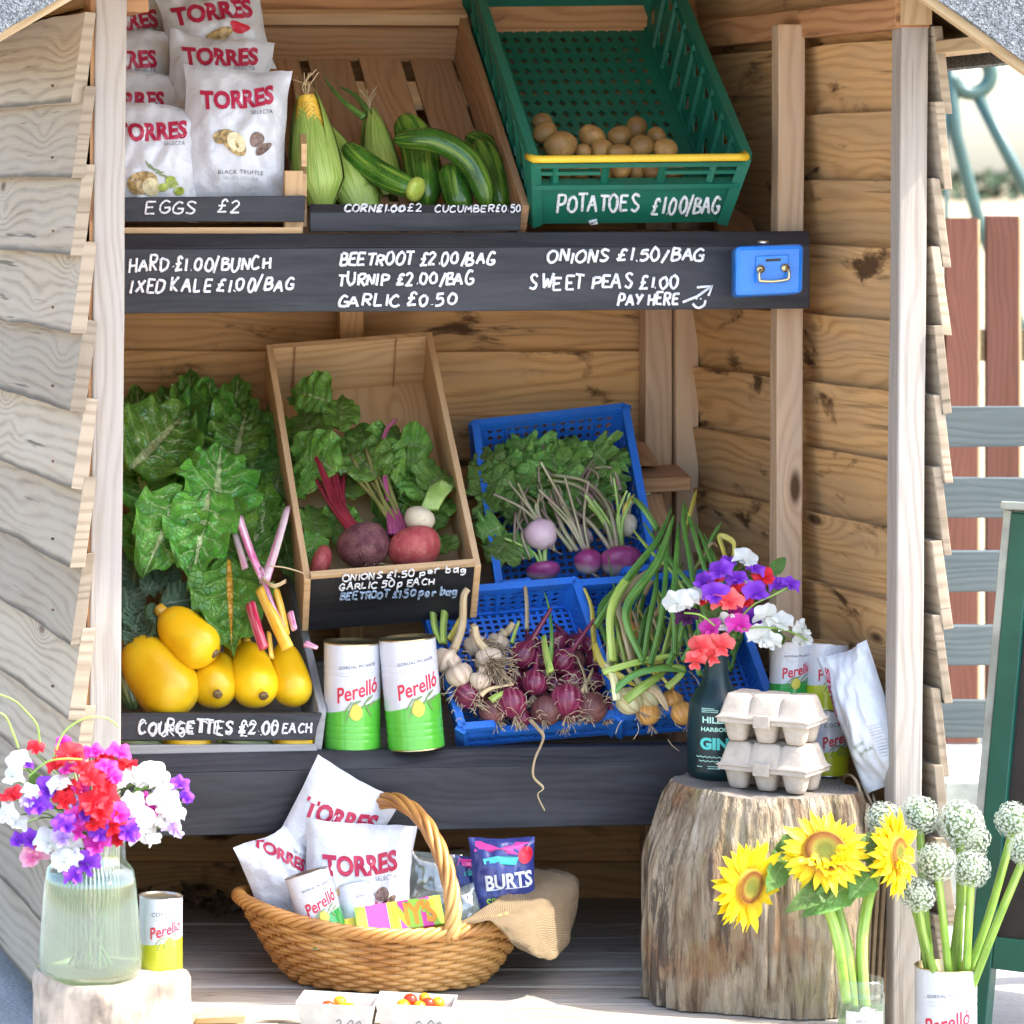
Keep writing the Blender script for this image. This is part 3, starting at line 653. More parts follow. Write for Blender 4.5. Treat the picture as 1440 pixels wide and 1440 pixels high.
# right cladding
br = MB(); bi = MB()
zs2 = [1.25+(255-b)/1000. for b in (160, 267, 375, 472, 583, 680, 781, 884, 990, 1092, 1200, 1300, 1410)]
for i, zb in enumerate(zs2):
    Y0, Y1 = 5.198+rnd(-.006, .004), 6.09; zt = zb+.124; jx = rnd(-.003, .003)
    ob, ot, th = .033+jx, .004, .014
    q = [(Y0, ob-th, zb), (Y0, ob, zb), (Y1, ob, zb), (Y1, ob-th, zb), (Y0, ot, zt), (Y0, ot+th, zt), (Y1, ot+th, zt), (Y1, ot, zt)]
    hexa(br, [V((XR(a)+b, a, c)) for a, b, c in q], 1, 16, .003, end=1)
for i in range(15):      # inner face boards, between and behind the stud
    zb = .04+.1*i+rnd(-.003, .003); zt = zb+.112
    q = [(5.25, .004, zb), (5.25, .012, zb), (6.06, .012, zb), (6.06, .004, zb), (5.25, -.014, zt), (5.25, -.002, zt), (6.06, -.002, zt), (6.06, -.014, zt)]
    hexa(bi, [V((XR(a)-.008+b, a, c)) for a, b, c in q], 1, 14, .0025)
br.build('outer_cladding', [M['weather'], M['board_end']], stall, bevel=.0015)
bi.build('inner_cladding', M['inner'], stall, bevel=.0015)
# back
bb = MB()
for i in range(19):
    zb = .02+.1045*i; zt = zb+.116
    q = [(.30, 6.064, zb), (1.56, 6.064, zb), (1.56, 6.078, zb), (.30, 6.078, zb), (.30, 6.046, zt), (1.56, 6.046, zt), (1.56, 6.058, zt), (.30, 6.058, zt)]
    hexa(bb, q, 0, 12, .002)
bb.build('back_cladding', M['inner'], stall, bevel=.0015)
# left inner lining
li = MB()
for i in range(15):
    zb = .04+.1045*i
    hexa(li, [V((XL(a)+b, a, c)) for a, b, c in [(5.25, .026, zb), (5.25, .034, zb), (6.06, .034, zb), (6.06, .026, zb), (5.25, .030, zb+.1), (5.25, .044, zb+.1), (6.06, .044, zb+.1), (6.06, .030, zb+.1)]], 1, 1)
li.build('inner_cladding', M['inner'], stall)
# wall plates and roof
wp = MB()
hexa(wp, [V((XR(a)+b, a, c)) for a, b, c in [(5.2, -.046, 1.466), (5.2, .002, 1.466), (6.04, .002, 1.462), (6.04, -.046, 1.462), (5.2, -.046, 1.508), (5.2, .002, 1.508), (6.04, .002, 1.504), (6.04, -.046, 1.504)]], 1, 4, .001)
wp.build('wall_plate', M['rail'], stall, bevel=.002)
wp = MB()
hexa(wp, [V((XL(a)+b, a, c)) for a, b, c in [(5.25, .045, 1.49), (5.25, .09, 1.49), (6.04, .09, 1.49), (6.04, .045, 1.49), (5.25, .045, 1.535), (5.25, .09, 1.535), (6.04, .09, 1.535), (6.04, .045, 1.535)]], 1, 4, .001)
wp.build('wall_plate', M['rail'], stall, bevel=.002)
wp = MB(); box(wp, WORLD, .36, 1.5, 5.98, 6.04, 1.49, 1.56, 0, 4); wp.build('wall_plate', M['rail'], stall)
RX, RZ = 1.02, 1.925
for sgn, (ex, ez) in ((1, (1.700, 1.437)), (-1, (.235, 1.468))):
    d = V((ex-RX, 0, ez-RZ)); L = d.length; d.normalize(); nr = V((-d.z, 0, d.x)) if sgn > 0 else V((d.z, 0, -d.x))
    fr = Fr((RX, 0, RZ), d, V((0, 1, 0)), nr)
    rb = MB()
    for i in range(7):
        a0 = L*i/7; box(rb, fr, a0+.001, a0+L/7-.001, 4.985, 6.22, 0, .016, 1, 3, .0008)
    roof = rb.build('roof', M['soffit'], stall)
    rf = MB(); box(rf, fr, -.01, L+.012, 4.970, 6.24, .0175, .024, 1)
    # felt turned down over the verge and the eave, slightly uneven
    n_ = 40; vs = []; fs = []
    for i in range(n_+1):
        a = (L+.012)*i/n_
        for j, c in enumerate((.024, .0, -.028, -.042)):
            vs.append(fr(a, 4.968+.004*noise.noise(V((a*20, j*.7, sgn))), c+(.004*noise.noise(V((a*30, j, 5))) if j else 0)))
        for j, c in enumerate((-.042, .0)): vs.append(fr(a, 4.976, c))
    for i in range(n_):
        for j in range(5): fs.append((i*6+j, i*6+j+1, i*6+7+j, i*6+6+j))
    rf.add(vs, fs, smooth=False)
    box(rf, fr, L+.0125, L+.018, 4.970, 6.24, -.018, .0235, 1)
    rf.build('felt', M['felt'], roof)
    vb = MB(); box(vb, fr, .0, L+.004, 4.980, 5.0, -.052, -.001, 0, 6, .0006); vb.build('verge_board', M['soffit'], roof)
eb = MB(); box(eb, WORLD, 1.615, 1.678, 5.0, 6.2, 1.430, 1.447, 1, 3); eb.build('eave_board', M['soffit'], stall)
tp = MB(); hexa(tp, [V((XR(a)+b, a, c)) for a, b, c in [(5.19, -.04, 1.47), (5.19, .0, 1.47), (5.25, .0, 1.47), (5.25, -.04, 1.47), (5.19, -.04, 1.62), (5.19, 0, 1.60), (5.25, 0, 1.60), (5.25, -.04, 1.62)]], 2); tp.build('post_cap', M['soffit'], stall)
# deck
dk = MB(); y = 4.93
for i in range(10):
    wd = .112; box(dk, WORLD, XL(y)+.02 if y > 5.2 else .36, (XR(y)-.0) if y > 5.2 else 1.52+rnd(-.01, .01), y, y+wd-.005, .046, .08+rnd(-.0015, .0015), 0, 18, .0018); y += wd
dk.build('deck', M['deck'], stall, bevel=.004)
lit = MB()
for i in range(150):
    px = rnd(185, 420) if RND.random() < .75 else rnd(420, 640); Y = rnd(5.86, 6.03); o = P(px, 1240, Y); o.z = rnd(.081, .11 if px < 300 else .092)
    s = rnd(.006, .02); a = V((rnd(-1, 1), rnd(-1, 1), rnd(-.6, .6))).normalized(); b = V((0, 0, 1)).cross(a).normalized(); b.z += rnd(-.5, .5)
    lit.add([o-a*s, o-b*s*.5, o+a*s, o+b*s*.5+V((0, 0, .004))], [(0, 1, 2, 3)], smooth=False)
tag(lit.build('leaf_litter', M['dirt']), 'dry brown leaf litter blown against the back of the deck', 'leaf litter', kind='stuff')
# shelves with black fascias
def fascia(py_bl, py_br, py_tl, py_tr, px0, px1, Y, ch, name):
    """front face from pixel heights; ch = pixel height of the bevelled top strip"""
    m = MB(); A, B = P(px0, py_bl, Y), P(px1, py_br, Y); C, D = P(px0, py_tl+ch, Y), P(px1, py_tr+ch, Y)
    tl, tr = P(px0, py_tl, Y+.024), P(px1, py_tr, Y+.024); t = V((0, .05, 0))
    hexa(m, [A, B, B+t, A+t, C, D, D+t, C+t], 0, 10, .0006)
    hexa(m, [C, D, D+t, C+t, tl, tr, tr+t*.55, tl+t*.55], 0, 10, .0004)
    return m.build(name, M['black_paint'], stall, bevel=.002)
FU = 5.46
upper = fascia(441, 434, 330, 325, 150, 1139, FU, 20, 'price_board')
def on_upper(dx=0):
    return lambda px, py: P(px, py, FU-.0012)
ch = MB(); f_ = on_upper()
def line(mb, fn, s, x0, y, x1, h, slope=0, lw=.0042, rough=.05): scrawl(mb, lambda a, b: fn(a, -b), s, x0, -y, h, total=x1-x0, lw=lw, slope=slope, rough=rough)
CHARD = [('HARD·£1.00/BUNCH', 181, 382, 383, 19), ('IXED KALE £1.00/BAG', 184, 411, 414, 18), ('BEETROOT £2.00/BAG', 477, 374, 696, 17), ('TURNIP £2.00/BAG', 474, 402, 668, 17),
         ('GARLIC £0.50', 474, 431, 646, 17), ('ONIONS £1.50/BAG', 770, 369, 992, 17), ('SWEET PEAS £1.00', 746, 407, 958, 19), ('PAY HERE', 870, 430, 958, 16)]
for s, x0, y, x1, h in CHARD: ch = MB(); line(ch, f_, s, x0, y, x1, h, .012, rough=.10); ch.build('chalk_lettering', M['chalk'], upper)
ch = MB()
tube(ch, [f_(x, y) for x, y in ((960, 425), (980, 417), (1000, 403))], .0022, 6); tube(ch, [f_(x, y) for x, y in ((980, 404), (1002, 402), (996, 416))], .0022, 6)
ch.build('chalk_arrow', M['chalk'], upper); ch = MB(); tube(ch, smooth([f_(x, y) for x, y in ((974, 427), (981, 433), (990, 429), (992, 422))], 4), .0021, 6)
for x in (979, 985): tube(ch, [f_(x, 419), f_(x+1, 421)], .0016, 6)
ch.build('chalk_smiley', M['chalk'], upper)
lower = fascia(1178, 1158, 1062, 1046, 150, 1018, 5.47, 26, 'shelf_front')
sh = MB()
for i in range(4): box(sh, WORLD, .40, 1.52, 5.575+i*.118, 5.575+i*.118+.112, 1.155, 1.172, 0, 4)
sh.build('shelf', M['stud'], stall)
sh = MB()
for i in range(4): box(sh, WORLD, .40, 1.36, 5.52+i*.132, 5.52+i*.132+.127, .376, .394, 0, 4)
sh.build('shelf', M['deck'], stall)
rs = MB()
a, b = P(436, 970, 5.86), P(560, 968, 5.86)
hexa(rs, [a, b, b+V((0, .08, 0)), a+V((0, .08, 0)), a+V((0, 0, .044)), b+V((0, 0, .044)), b+V((0, .08, .044)), a+V((0, .08, .044))], 0, 4)
rs.build('riser', M['post'], stall)
rs = MB(); a, b = P(640, 845, 5.84), P(800, 838, 5.84)
hexa(rs, [a, b, b+V((0, .07, 0)), a+V((0, .07, 0)), a+V((0, 0, .02)), b+V((0, 0, .02)), b+V((0, .07, .05)), a+V((0, .07, .05))], 0, 4)
rs.build('riser', M['post'], stall)
rs = MB(); a, b = P(890, 694, 5.86), P(972, 690, 5.86)
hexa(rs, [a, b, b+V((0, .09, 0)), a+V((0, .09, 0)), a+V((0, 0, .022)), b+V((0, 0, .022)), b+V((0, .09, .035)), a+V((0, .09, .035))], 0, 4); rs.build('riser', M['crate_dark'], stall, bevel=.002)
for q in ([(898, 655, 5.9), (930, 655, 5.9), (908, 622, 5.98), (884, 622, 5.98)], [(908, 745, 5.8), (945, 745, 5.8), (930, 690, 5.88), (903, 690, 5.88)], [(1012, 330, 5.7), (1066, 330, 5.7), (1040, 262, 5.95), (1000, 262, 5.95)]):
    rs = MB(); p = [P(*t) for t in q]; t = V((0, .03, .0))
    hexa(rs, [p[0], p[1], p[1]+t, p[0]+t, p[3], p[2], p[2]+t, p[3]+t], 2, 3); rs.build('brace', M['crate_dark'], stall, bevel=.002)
# ------------------------------------------------------------------ cash tin on the price board
cb = thing('cash_box', 'bright blue metal cash tin with slot and wire handle screwed to the price board', 'cash box', P(1079, 418, FU))
Y = FU-.075; m = MB()
A = [P(1028, 420, FU-.002), P(1122, 415, FU-.002), P(1120, 345, FU-.002), P(1028, 349, FU-.002)]
Bq = [P(1033, 417, Y), P(1129, 412, Y), P(1131, 343, Y), P(1034, 346, Y)]
hexa(m, [Bq[0], Bq[1], A[1], A[0], Bq[3], Bq[2], A[2], A[3]], 0); bx = m.build('body', M['cash_blue'], cb, bevel=.007)
fx = Fr(Bq[0], Bq[1]-Bq[0], Bq[3]-Bq[0], V((0, -1, 0)))
m = MB(); box(m, fx, .30, .78, .24, .78, .0, .003); m.build('plate', M['cash_blue'], cb, bevel=.002)
m = MB(); box(m, fx, .44, .66, .66, .71, .0031, .0036); m.build('slot', M['aboard_black'], cb)
m = MB()
for a in (.36, .72): tube(m, [fx(a, .52, .002), fx(a, .52, .008)], .006, 10)
tube(m, smooth([fx(.36, .52, .006), fx(.325, .46, .012), fx(.325, .33, .014), fx(.35, .29, .014), fx(.54, .27, .014), fx(.72, .29, .014), fx(.755, .33, .014), fx(.755, .46, .012), fx(.72, .52, .006)], 4), .0021, 8)
m.build('handle', M['brass'], cb)
m = MB(); tube(m, [fx(.46, 1.0, -.02), fx(.46, 1.07, -.02)], .008, 12); m.build('lock', M['steel'], cb)
# ------------------------------------------------------------------ fence, slats, swing, board outside
fe = thing('picket_fence', 'reddish brown vertical picket fence with pale edges behind the stall', 'fence', P(1360, 1040, 8.2))
x = 1215
while x < 1590:
    m = MB(); y0 = 305+rnd(-2, 2); x += 0
    a, b = P(x, 1045, 8.2), P(x+44, 1045, 8.2); a.z = b.z = .004; top = P(x, y0, 8.2).z; t = V((0, .022, 0))
    hexa(m, [a, b, b+t, a+t, V((a.x, a.y, top)), V((b.x, b.y, top)), V((b.x, b.y+.022, top)), V((a.x, a.y+.022, top))], 2, 6, .001)
    pk = m.build('picket', M['paling'], fe)
    m = MB(); box(m, WORLD, b.x+.0005, b.x+.006, 8.202, 8.22, .004, top-.004, 2); m.build('sawn_edge', M['pale_cut'], pk)
    x += 58
for zz in (.35, .85):
    m = MB(); box(m, WORLD, 2.35, 3.0, 8.226, 8.26, zz, zz+.07, 0); m.build('rail', M['pale_cut'], fe)
sf = thing('slatted_fence', 'grey green horizontal slatted panel standing right beside the stall', 'fence panel', P(1380, 1100, 6.5))
for y0, y1 in ((572, 629), (672, 729), (775, 833), (880, 937), (985, 1038)):
    m = MB(); a, b = P(1290, y1, 6.5), P(1560, y1-2, 6.5); c, d = P(1290, y0, 6.5), P(1560, y0, 6.5); t = V((0, .02, 0))
    hexa(m, [a, b, b+t, a+t, c, d, d+t, c+t], 0, 8, .001); m.build('slat', M['slat'], sf, bevel=.002)
for x0 in (1262, 1530):
    m = MB(); p = P(x0, 1000, 6.521); box(m, WORLD, p.x, p.x+.05, 6.522, 6.56, .0, P(0, 580, 6.5).z, 2); m.build('upright', M['slat'], sf)
m = MB(); a, b = P(1310, 1130, 6.45), P(1420, 1130, 6.45); box(m, WORLD, a.x, b.x, 6.38, 6.47, .0, P(0, 1090, 6.45).z, 0); pb = m.build('planter', M['aboard_edge'], None, bevel=.004)
tag(pb, 'plain pale grey box on the paving behind the tin of white alliums', 'planter box')
sw = thing('swing_frame', 'green tubular steel swing frame with a curled top beyond the fence', 'swing frame', P(1400, 700, 12.5))
m = MB(); Y = 12.5; c = P(1366, 104, Y); R_ = S(27, Y)
tube(m, [c+V((math.cos(a), 0, math.sin(a)))*R_ for a in [pi*1.05+i*2*pi*.86/30 for i in range(31)]], S(10.5, Y), 12); m.build('curl', M['swing'], sw)
for q in ([(1372, 128), (1440, 262), (1820, 1010)], [(1332, 60), (1344, 190), (1376, 310), (1560, 1000)], [(1331, 100), (1331, 780)]):
    m = MB(); pts = [P(*t, Y) for t in q]; pts[-1].z = max(pts[-1].z, .0) if len(q) == 3 else 0
    tube(m, pts, S(9 if len(q) > 2 else 3, Y), 12); m.build('leg', M['swing'], sw)
ab = thing('sandwich_board', 'dark green folding sandwich board with black panel standing right of the stall', 'sandwich board', P(1400, 1440, 5.0))
U = V((.46, -.34, 0)); Tt, Tb = P(1426, 722, 5.46), P(1358, 1500, 5.38); Tb.z = .0
fr = Fr(Tb, U, Tt-Tb, U.cross(Tt-Tb).normalized())
m = MB(); box(m, fr, 0, .055, 0, 1, -.014, .014, 1); box(m, fr, .945, 1, 0, 1, -.014, .014, 1); box(m, fr, .0555, .9445, .93, .999, -.013, .013, 0); box(m, fr, .0555, .9445, .14, .2, -.013, .013, 0)
m.build('frame', M['aboard_green'], ab, bevel=.002)
m = MB(); box(m, fr, -.021, -.0005, .0, 1.004, -.012, .012, 1); m.build('edge_strip', M['aboard_edge'], ab, bevel=.001)
m = MB(); box(m, fr, .0556, .9444, .2005, .9295, -.005, .005, 0); m.build('panel', M['aboard_black'], ab)
fr2 = Fr(V((Tb.x+.30, Tb.y+.42, 0)), U, Tt+V((.012, .03, 0))-V((Tb.x+.30, Tb.y+.42, 0)), V((0, 1, 0)))
m = MB(); box(m, fr2, 0, .06, 0, 1, 0, .028, 1); box(m, fr2, .94, 1, 0, 1, 0, .028, 1); box(m, fr2, .061, .939, .3, .99, .01, .018, 0); m.build('rear_leaf', M['aboard_green'], ab, bevel=.002)
m = MB(); box(m, fr, -.02, .3, 1.005, 1.02, -.02, .03, 0); m.build('top_edge', M['aboard_edge'], ab, bevel=.002)  # pale strip: sunlight on the board's top put into the colour
# ------------------------------------------------------------------ crisp packets
class Bag:
    def __init__(s, c, w, h, roll=0, yaw=0, lean=0, thick=.035, bend=0, seed=None):
        s.w, s.h, s.t, s.bend = w, h, thick, bend; s.sd = rnd(0, 60) if seed is None else seed
        rm = Matrix.Rotation(yaw, 3, 'Z') @ Matrix.Rotation(-lean, 3, 'X') @ Matrix.Rotation(-roll, 3, 'Y')
        s.f = Fr(c, rm @ V((1, 0, 0)), rm @ V((0, 0, 1)), rm @ V((0, -1, 0)))
    def pt(s, x, y, side=1, off=0.0):
        """x, y in -.5...5 of width and height"""
        u, v = max(-1, min(1, x*2)), max(-1, min(1, y*2)); sd = s.sd
        e = max(0., (1-abs(u)**2.1))**.62*max(0., 1-abs(v)**2.6)**.8
        wr = noise.noise(V((u*2.1+sd, v*1.6, side*3)))*.34+noise.noise(V((u*4.5+sd, v*3.7, sd)))*.2
        cor = abs(math.sin((u*2.2+v*1.3*math.copysign(1, u*v))*4+sd))*.16*abs(v)**1.5*(1-abs(v)**8)
        z = side*s.t*e*(1+wr-cor*1.4)+off
        fl = s.t*.28*math.sin(u*4.5+sd)*max(0, abs(v)-.72)/.28+s.t*.22*noise.noise(V((u*5, v*2, sd)))*abs(v)**2
        px = u*s.w/2*(1-.085*(1-v*v)*(.6+.4*noise.noise(V((v*2.2, sd, 3)))+.25)); py = v*s.h/2*(1-.05*(1-u*u)+.03*noise.noise(V((u*2.5, sd+v, 7)))*abs(v))
        return s.f(px, py, z+fl-s.bend*(v*v)*s.h+s.bend*.0)
    def mesh(s, mb, nu=26, nv=34):
        for side in (1, -1):
            vs = []; fs = []; uv = []
            for j in range(nv+1):
                for i in range(nu+1):
                    u = i/nu-.5; v = j/nv-.5
                    vs.append(s.pt(u, v, side)); uv.append((i/nu, j/nv))
            for j in range(nv):
                for i in range(nu):
                    a = j*(nu+1)+i; q = (a, a+1, a+nu+2, a+nu+1); fs.append(q if side > 0 else q[::-1])
            mb.add(vs, fs, uv=uv)
def inside(pts, u0=-.49, u1=.49): return pts
def torres(name, label, px, py, Y, w, h, roll=.0, yaw=0, lean=.12, thick=.030, art='truffle', bend=0, group='white crisp packets', trot=.12, tw=.72, ty=.25, seed=None, back=False):
    b = Bag(P(px, py, Y), S(w, Y), S(h, Y), roll, yaw, lean, thick, bend, seed)
    t = thing(name, label, 'crisp packet', b.pt(0, -.5), group)
    m = MB(); b.mesh(m); m.build('packet', M['foil'], t)
    fn = lambda x, y: b.pt(x, y, 1, .0016)
    sc_ = w/h
    if back:
        m = MB()
        for i in range(11): put_shape(m, fn, [(.16, -.30+i*.022), (.42-rnd(0, .1), -.30+i*.022), (.42-rnd(0, .1), -.295+i*.022), (.16, -.295+i*.022)])
        m.build('small_print', M['pale_ink'], t)
        m = MB(); put_text(m, fn, 'VIRGEN', -.12, -.18, .24, .1, 0, sx=sc_); put_text(m, fn, 'EXTRA', -.05, -.235, .26, .1, 0.01, sx=sc_); m.build('flavour_lettering', M['leaf_ink'], t)
        m = MB(); put_text(m, fn, 'TORRES', -.38, .20, .45, 1.3, .035, sx=.8); m.build('red_lettering', M['red_ink'], t)
        return t
    m = MB(); put_text(m, fn, 'TORRES', -.01, ty, tw, trot, .045, sx=sc_*1.25, arch=.03); m.build('red_lettering', M['red_ink'], t)
    m = MB(); put_text(m, fn, 'SELECTA', .235, ty-.085, .22, trot, .0, sx=sc_*1.1, space=1.1); m.build('small_lettering', M['dark_ink'], t)
    if art == 'truffle':
        m = MB(); put_shape(m, fn, ell(-.14, -.045, .10, .055, .2, wob=.05)); put_shape(m, lambda x, y: b.pt(x, y, 1, .0019), ell(-.03, -.09, .145, .075, -.5, wob=.05)); m.build('potato_print', M['spud_ink'], t)
        m = MB(); put_shape(m, lambda x, y: b.pt(x, y, 1, .0022), ell(-.005, -.085, .10, .068, -.5)); m.build('cut_potato_print', M['spud_cut'], t)
        m = MB(); put_shape(m, fn, ell(.20, -.05, .075, .055, .3, wob=.06)); put_shape(m, fn, ell(.27, -.11, .09, .035, .5, wob=.1)); m.build('truffle_print', M['truffle_ink'], t)
        m = MB(); put_text(m, fn, 'BLACK TRUFFLE', .06, -.30, .44, .06, .0, sx=sc_, space=1.15); m.build('flavour_lettering', M['dark_ink'], t)
        m = MB(); put_text(m, fn, 'TRUFA NEGRA', .06, -.345, .36, .06, .0, sx=sc_, space=1.1); m.build('flavour_subtitle', M['pale_ink'], t)
    elif art == 'olive':
        m = MB(); put_shape(m, fn, ell(-.06, -.24, .15, .10, .2, wob=.05)); m.build('potato_print', M['spud_ink'], t)
        m = MB(); put_shape(m, lambda x, y: b.pt(x, y, 1, .0022), ell(.03, -.27, .09, .075, -.3)); m.build('cut_potato_print', M['spud_cut'], t)
        m = MB()
        for x, y in ((.15, -.26), (.24, -.22), (.31, -.27), (.22, -.19)): put_shape(m, lambda a, c: b.pt(a, c, 1, .0024), ell(x, y, .055, .035, .3))
        m.build('olive_print', M['olive_ink'], t)
        m = MB()
        for k in range(8): put_shape(m, lambda a, c: b.pt(a, c, 1, .0021), ell(-.02+.04*k, -.08-.02*k, .045, .008, rnd(-.9, .5)))
        m.build('leaf_print', M['leaf_ink'], t)
    elif art == 'red':
        m = MB(); put_shape(m, fn, ell(.0, -.10, .15, .075, .3, wob=.05)); m.build('potato_print', M['spud_ink'], t)
        m = MB(); put_shape(m, fn, ell(.22, -.03, .10, .07, -.4, wob=.15)); m.build('pepper_print', M['red_ink2'], t)
    return t
# ------------------------------------------------------------------ tins
def can(name, label, px, py, Y, r, h, mat, rot=0., axis=(0, 0, 1), title='GORDAL PICANTE', art='one', group=None, rim='steel', top_open=False, base=None, cat='tin'):
    """px, py: pixel of the front of the base; r, h in pixels at depth Y"""
    c = V(base) if base is not None else P(px, py, Y); r, h = S(r, Y), S(h, Y)
    if base is None: c.y += r*.9
    z = V(axis).normalized(); x = V((1, 0, 0)); x = (x-z*x.dot(z)).normalized(); y = z.cross(x)
    x, y = x*math.cos(rot)+y*math.sin(rot), y*math.cos(rot)-x*math.sin(rot)
    fr = Fr(c, x, y, z); t = thing(name, label, cat, c, group)
    m = MB(); prof = [(r*.985, h*.012)]
    ribs = [q for q in (.13, .19, .25, .70, .76) if h > .12] or [.08+.035*i for i in range(24)]
    for i in range(121):
        u = .012+.976*i/120; d = sum(math.exp(-((u-q)/.008)**2) for q in ribs)
        prof.append((r*(1-(.012 if h > .12 else .007)*d), h*u))
    lathe(m, prof, fr, 48, cap0=False, cap1=False); bd = m.build('label_sleeve', mat, t)
    m = MB(); lathe(m, [(r*.9, 0), (r*1.005, 0), (r*1.02, h*.006), (r*1.005, h*.013)], fr, 40, cap1=False)
    m.build('bottom_rim', M[rim], t)
    m = MB()
    if top_open: lathe(m, [(r*1.005, h*.987), (r*1.02, h*.994), (r*1.0, h), (r*.97, h*.995), (r*.965, h*.80)], fr, 40, cap0=False, cap1=True)
    else: lathe(m, [(r*1.005, h*.985), (r*1.02, h*.993), (r*1.0, h), (r*.95, h*.998), (r*.93, h*.975), (r*.6, h*.978), (r*.55, h*.974)], fr, 40, cap0=False, cap1=True)
    m.build('lid' if not top_open else 'top_rim', M[rim], t)
    def fn(a, b, off=.0006): th = a; return fr(math.sin(th)*(r+off), -math.cos(th)*(r+off), b*h)
    k = h/r
    m = MB(); put_text(m, fn, title, 0, .80, 1.36, .03, .014, sx=1/k, space=1.1); m.build('title_lettering', M['dark_ink'], t)
    m = MB()
    for i, wd in enumerate((1.25, 1.15)): put_shape(m, fn, [(-wd/2, .735-i*.03), (wd/2, .735-i*.03+.006), (wd/2, .742-i*.03+.006), (-wd/2, .742-i*.03)])
    m.build('small_print', M['pale_ink'], t)
    m = MB(); put_text(m, fn, 'Perelló', .03, .585, 1.55, .26/k*1.1, .018, sx=1.35/k); m.build('red_lettering', M['red_ink2'], t)
    m = MB(); f2 = lambda a, b: fn(a, b, .0011)
    if art == 'one': put_shape(m, f2, ell(-.08, .385, .24, .085 if k < 3.5 else .075)); m.build('olive_print', M['olive_y'], t)
    else:
        put_shape(m, f2, ell(.08, .40, .20, .07, .2)); put_shape(m, lambda a, b: fn(a, b, .0015), ell(.30, .385, .18, .07, -.2)); m.build('olive_print', M['olive_ink'], t)
    m = MB(); f3 = lambda a, b: fn(a, b, .0017)
    for a, b, rr in ((-.35, .43, .35), (-.3, .385, .6), (.25, .47, .35), (.4, .505, .2), (.35, .41, -.4), (.52, .46, .15), (-.05, .475, .1)): put_shape(m, f3, ell(a, b, .17, .012, rr))
    m.build('leaf_print', M['leaf_ink'], t)
    m = MB(); put_text(m, fn, 'e', .25, .175, .1, 0, 0, sx=.9/k); m.build('weight_mark', M['leaf_ink'], t) if False else None
    return t
# ------------------------------------------------------------------ round produce and leaves by pixel
def lump(name, label, cat, px, py, Y, a, b, rot=0, mat='potato', dy=0., group=None, bump=.10, prof=None, bs=26, bend=0.):
    """body a px half length, b px half thickness, turned rot in the picture plane; dy tips its far end back"""
    c = P(px, py, Y); ax = V((math.cos(rot), dy, math.sin(rot))).normalized(); la, lb = S(a, Y), S(b, Y)
    pr = prof or (lambda t: lb*max(0, 1-(2*t-1)**2)**.5)
    m = MB(); mid = c+V((0, 0, lb*bend))
    body(m, [c-ax*la, mid, c+ax*la], (lambda t: pr(t)*(1 if prof is None else lb)), 16, bump, bs)
    return m.build(name, M[mat], None, label=label, cat=cat, group=group)
def LP(mb, q0, q1, wpx, curl=.15, tilt=0, **kw):
    """leaf from pixel-depth triple q0 to q1"""
    a, b = P(*q0), P(*q1); nrm = tocam(a)+V((rnd(-.35, .35), 0, rnd(-.1, .45)))+V((0, 0, tilt))
    leaf(mb, a, b, S(wpx, (q0[2]+q1[2])/2), nrm, curl=curl, **kw)
def stalkp(mb, pts, r0, r1, seg=8, flat=1., n=5):
    p = smooth([P(*q) for q in pts], n); k = len(p)-1
    Y = pts[0][2]; tube(mb, p, [lerp(S(r0, Y), S(r1, Y), i/k) for i in range(k+1)], seg, flat=flat)
# ------------------------------------------------------------------ crates
def crate_frame(FL, FR, BL, depth):
    a, b, c = P(*FL), P(*FR), P(*BL); x = b-a; y = c-a; n_ = x.cross(y).normalized()
    if n_.z > 0: n_ = -n_
    return Fr(a, x, y, n_*depth)
def wbox(mb, f, a0, a1, b0, b1, c0, c1, g=0, n=1, jit=0): box(mb, f, a0, a1, b0, b1, c0, c1, g, n, jit)
def perf(mb, fn, nu, nv, hole=.6, diamond=False, skip=None):
    """sheet with real holes on fn(u, v), u, v 0..1"""
    for i in range(nu):
        for j in range(nv):
            u0, u1, v0, v1 = i/nu, (i+1)/nu, j/nv, (j+1)/nv
            o = [(u0, v0), (u1, v0), (u1, v1), (u0, v1)]
            if skip and skip((u0+u1)/2, (v0+v1)/2): mb.add([fn(*q) for q in o], [(0, 1, 2, 3)], smooth=False); continue
            um, vm = (u0+u1)/2, (v0+v1)/2; du, dv = (u1-u0)*hole/2, (v1-v0)*hole/2
            if diamond:
                h = [(um, v0+(v1-v0)*(.5-hole*.62)), (u1-(u1-u0)*(.5-hole*.62), vm), (um, v1-(v1-v0)*(.5-hole*.62)), (u0+(u1-u0)*(.5-hole*.62), vm)]
                vs = [fn(*q) for q in o+h]; mb.add(vs, [(0, 1, 4), (1, 5, 4), (1, 2, 5), (2, 6, 5), (2, 3, 6), (3, 7, 6), (3, 0, 7), (0, 4, 7)], smooth=False)
            else:
                h = [(um-du, vm-dv), (um+du, vm-dv), (um+du, vm+dv), (um-du, vm+dv)]
                vs = [fn(*q) for q in o+h]; mb.add(vs, [(0, 1, 5, 4), (1, 2, 6, 5), (2, 3, 7, 6), (3, 0, 4, 7)], smooth=False)
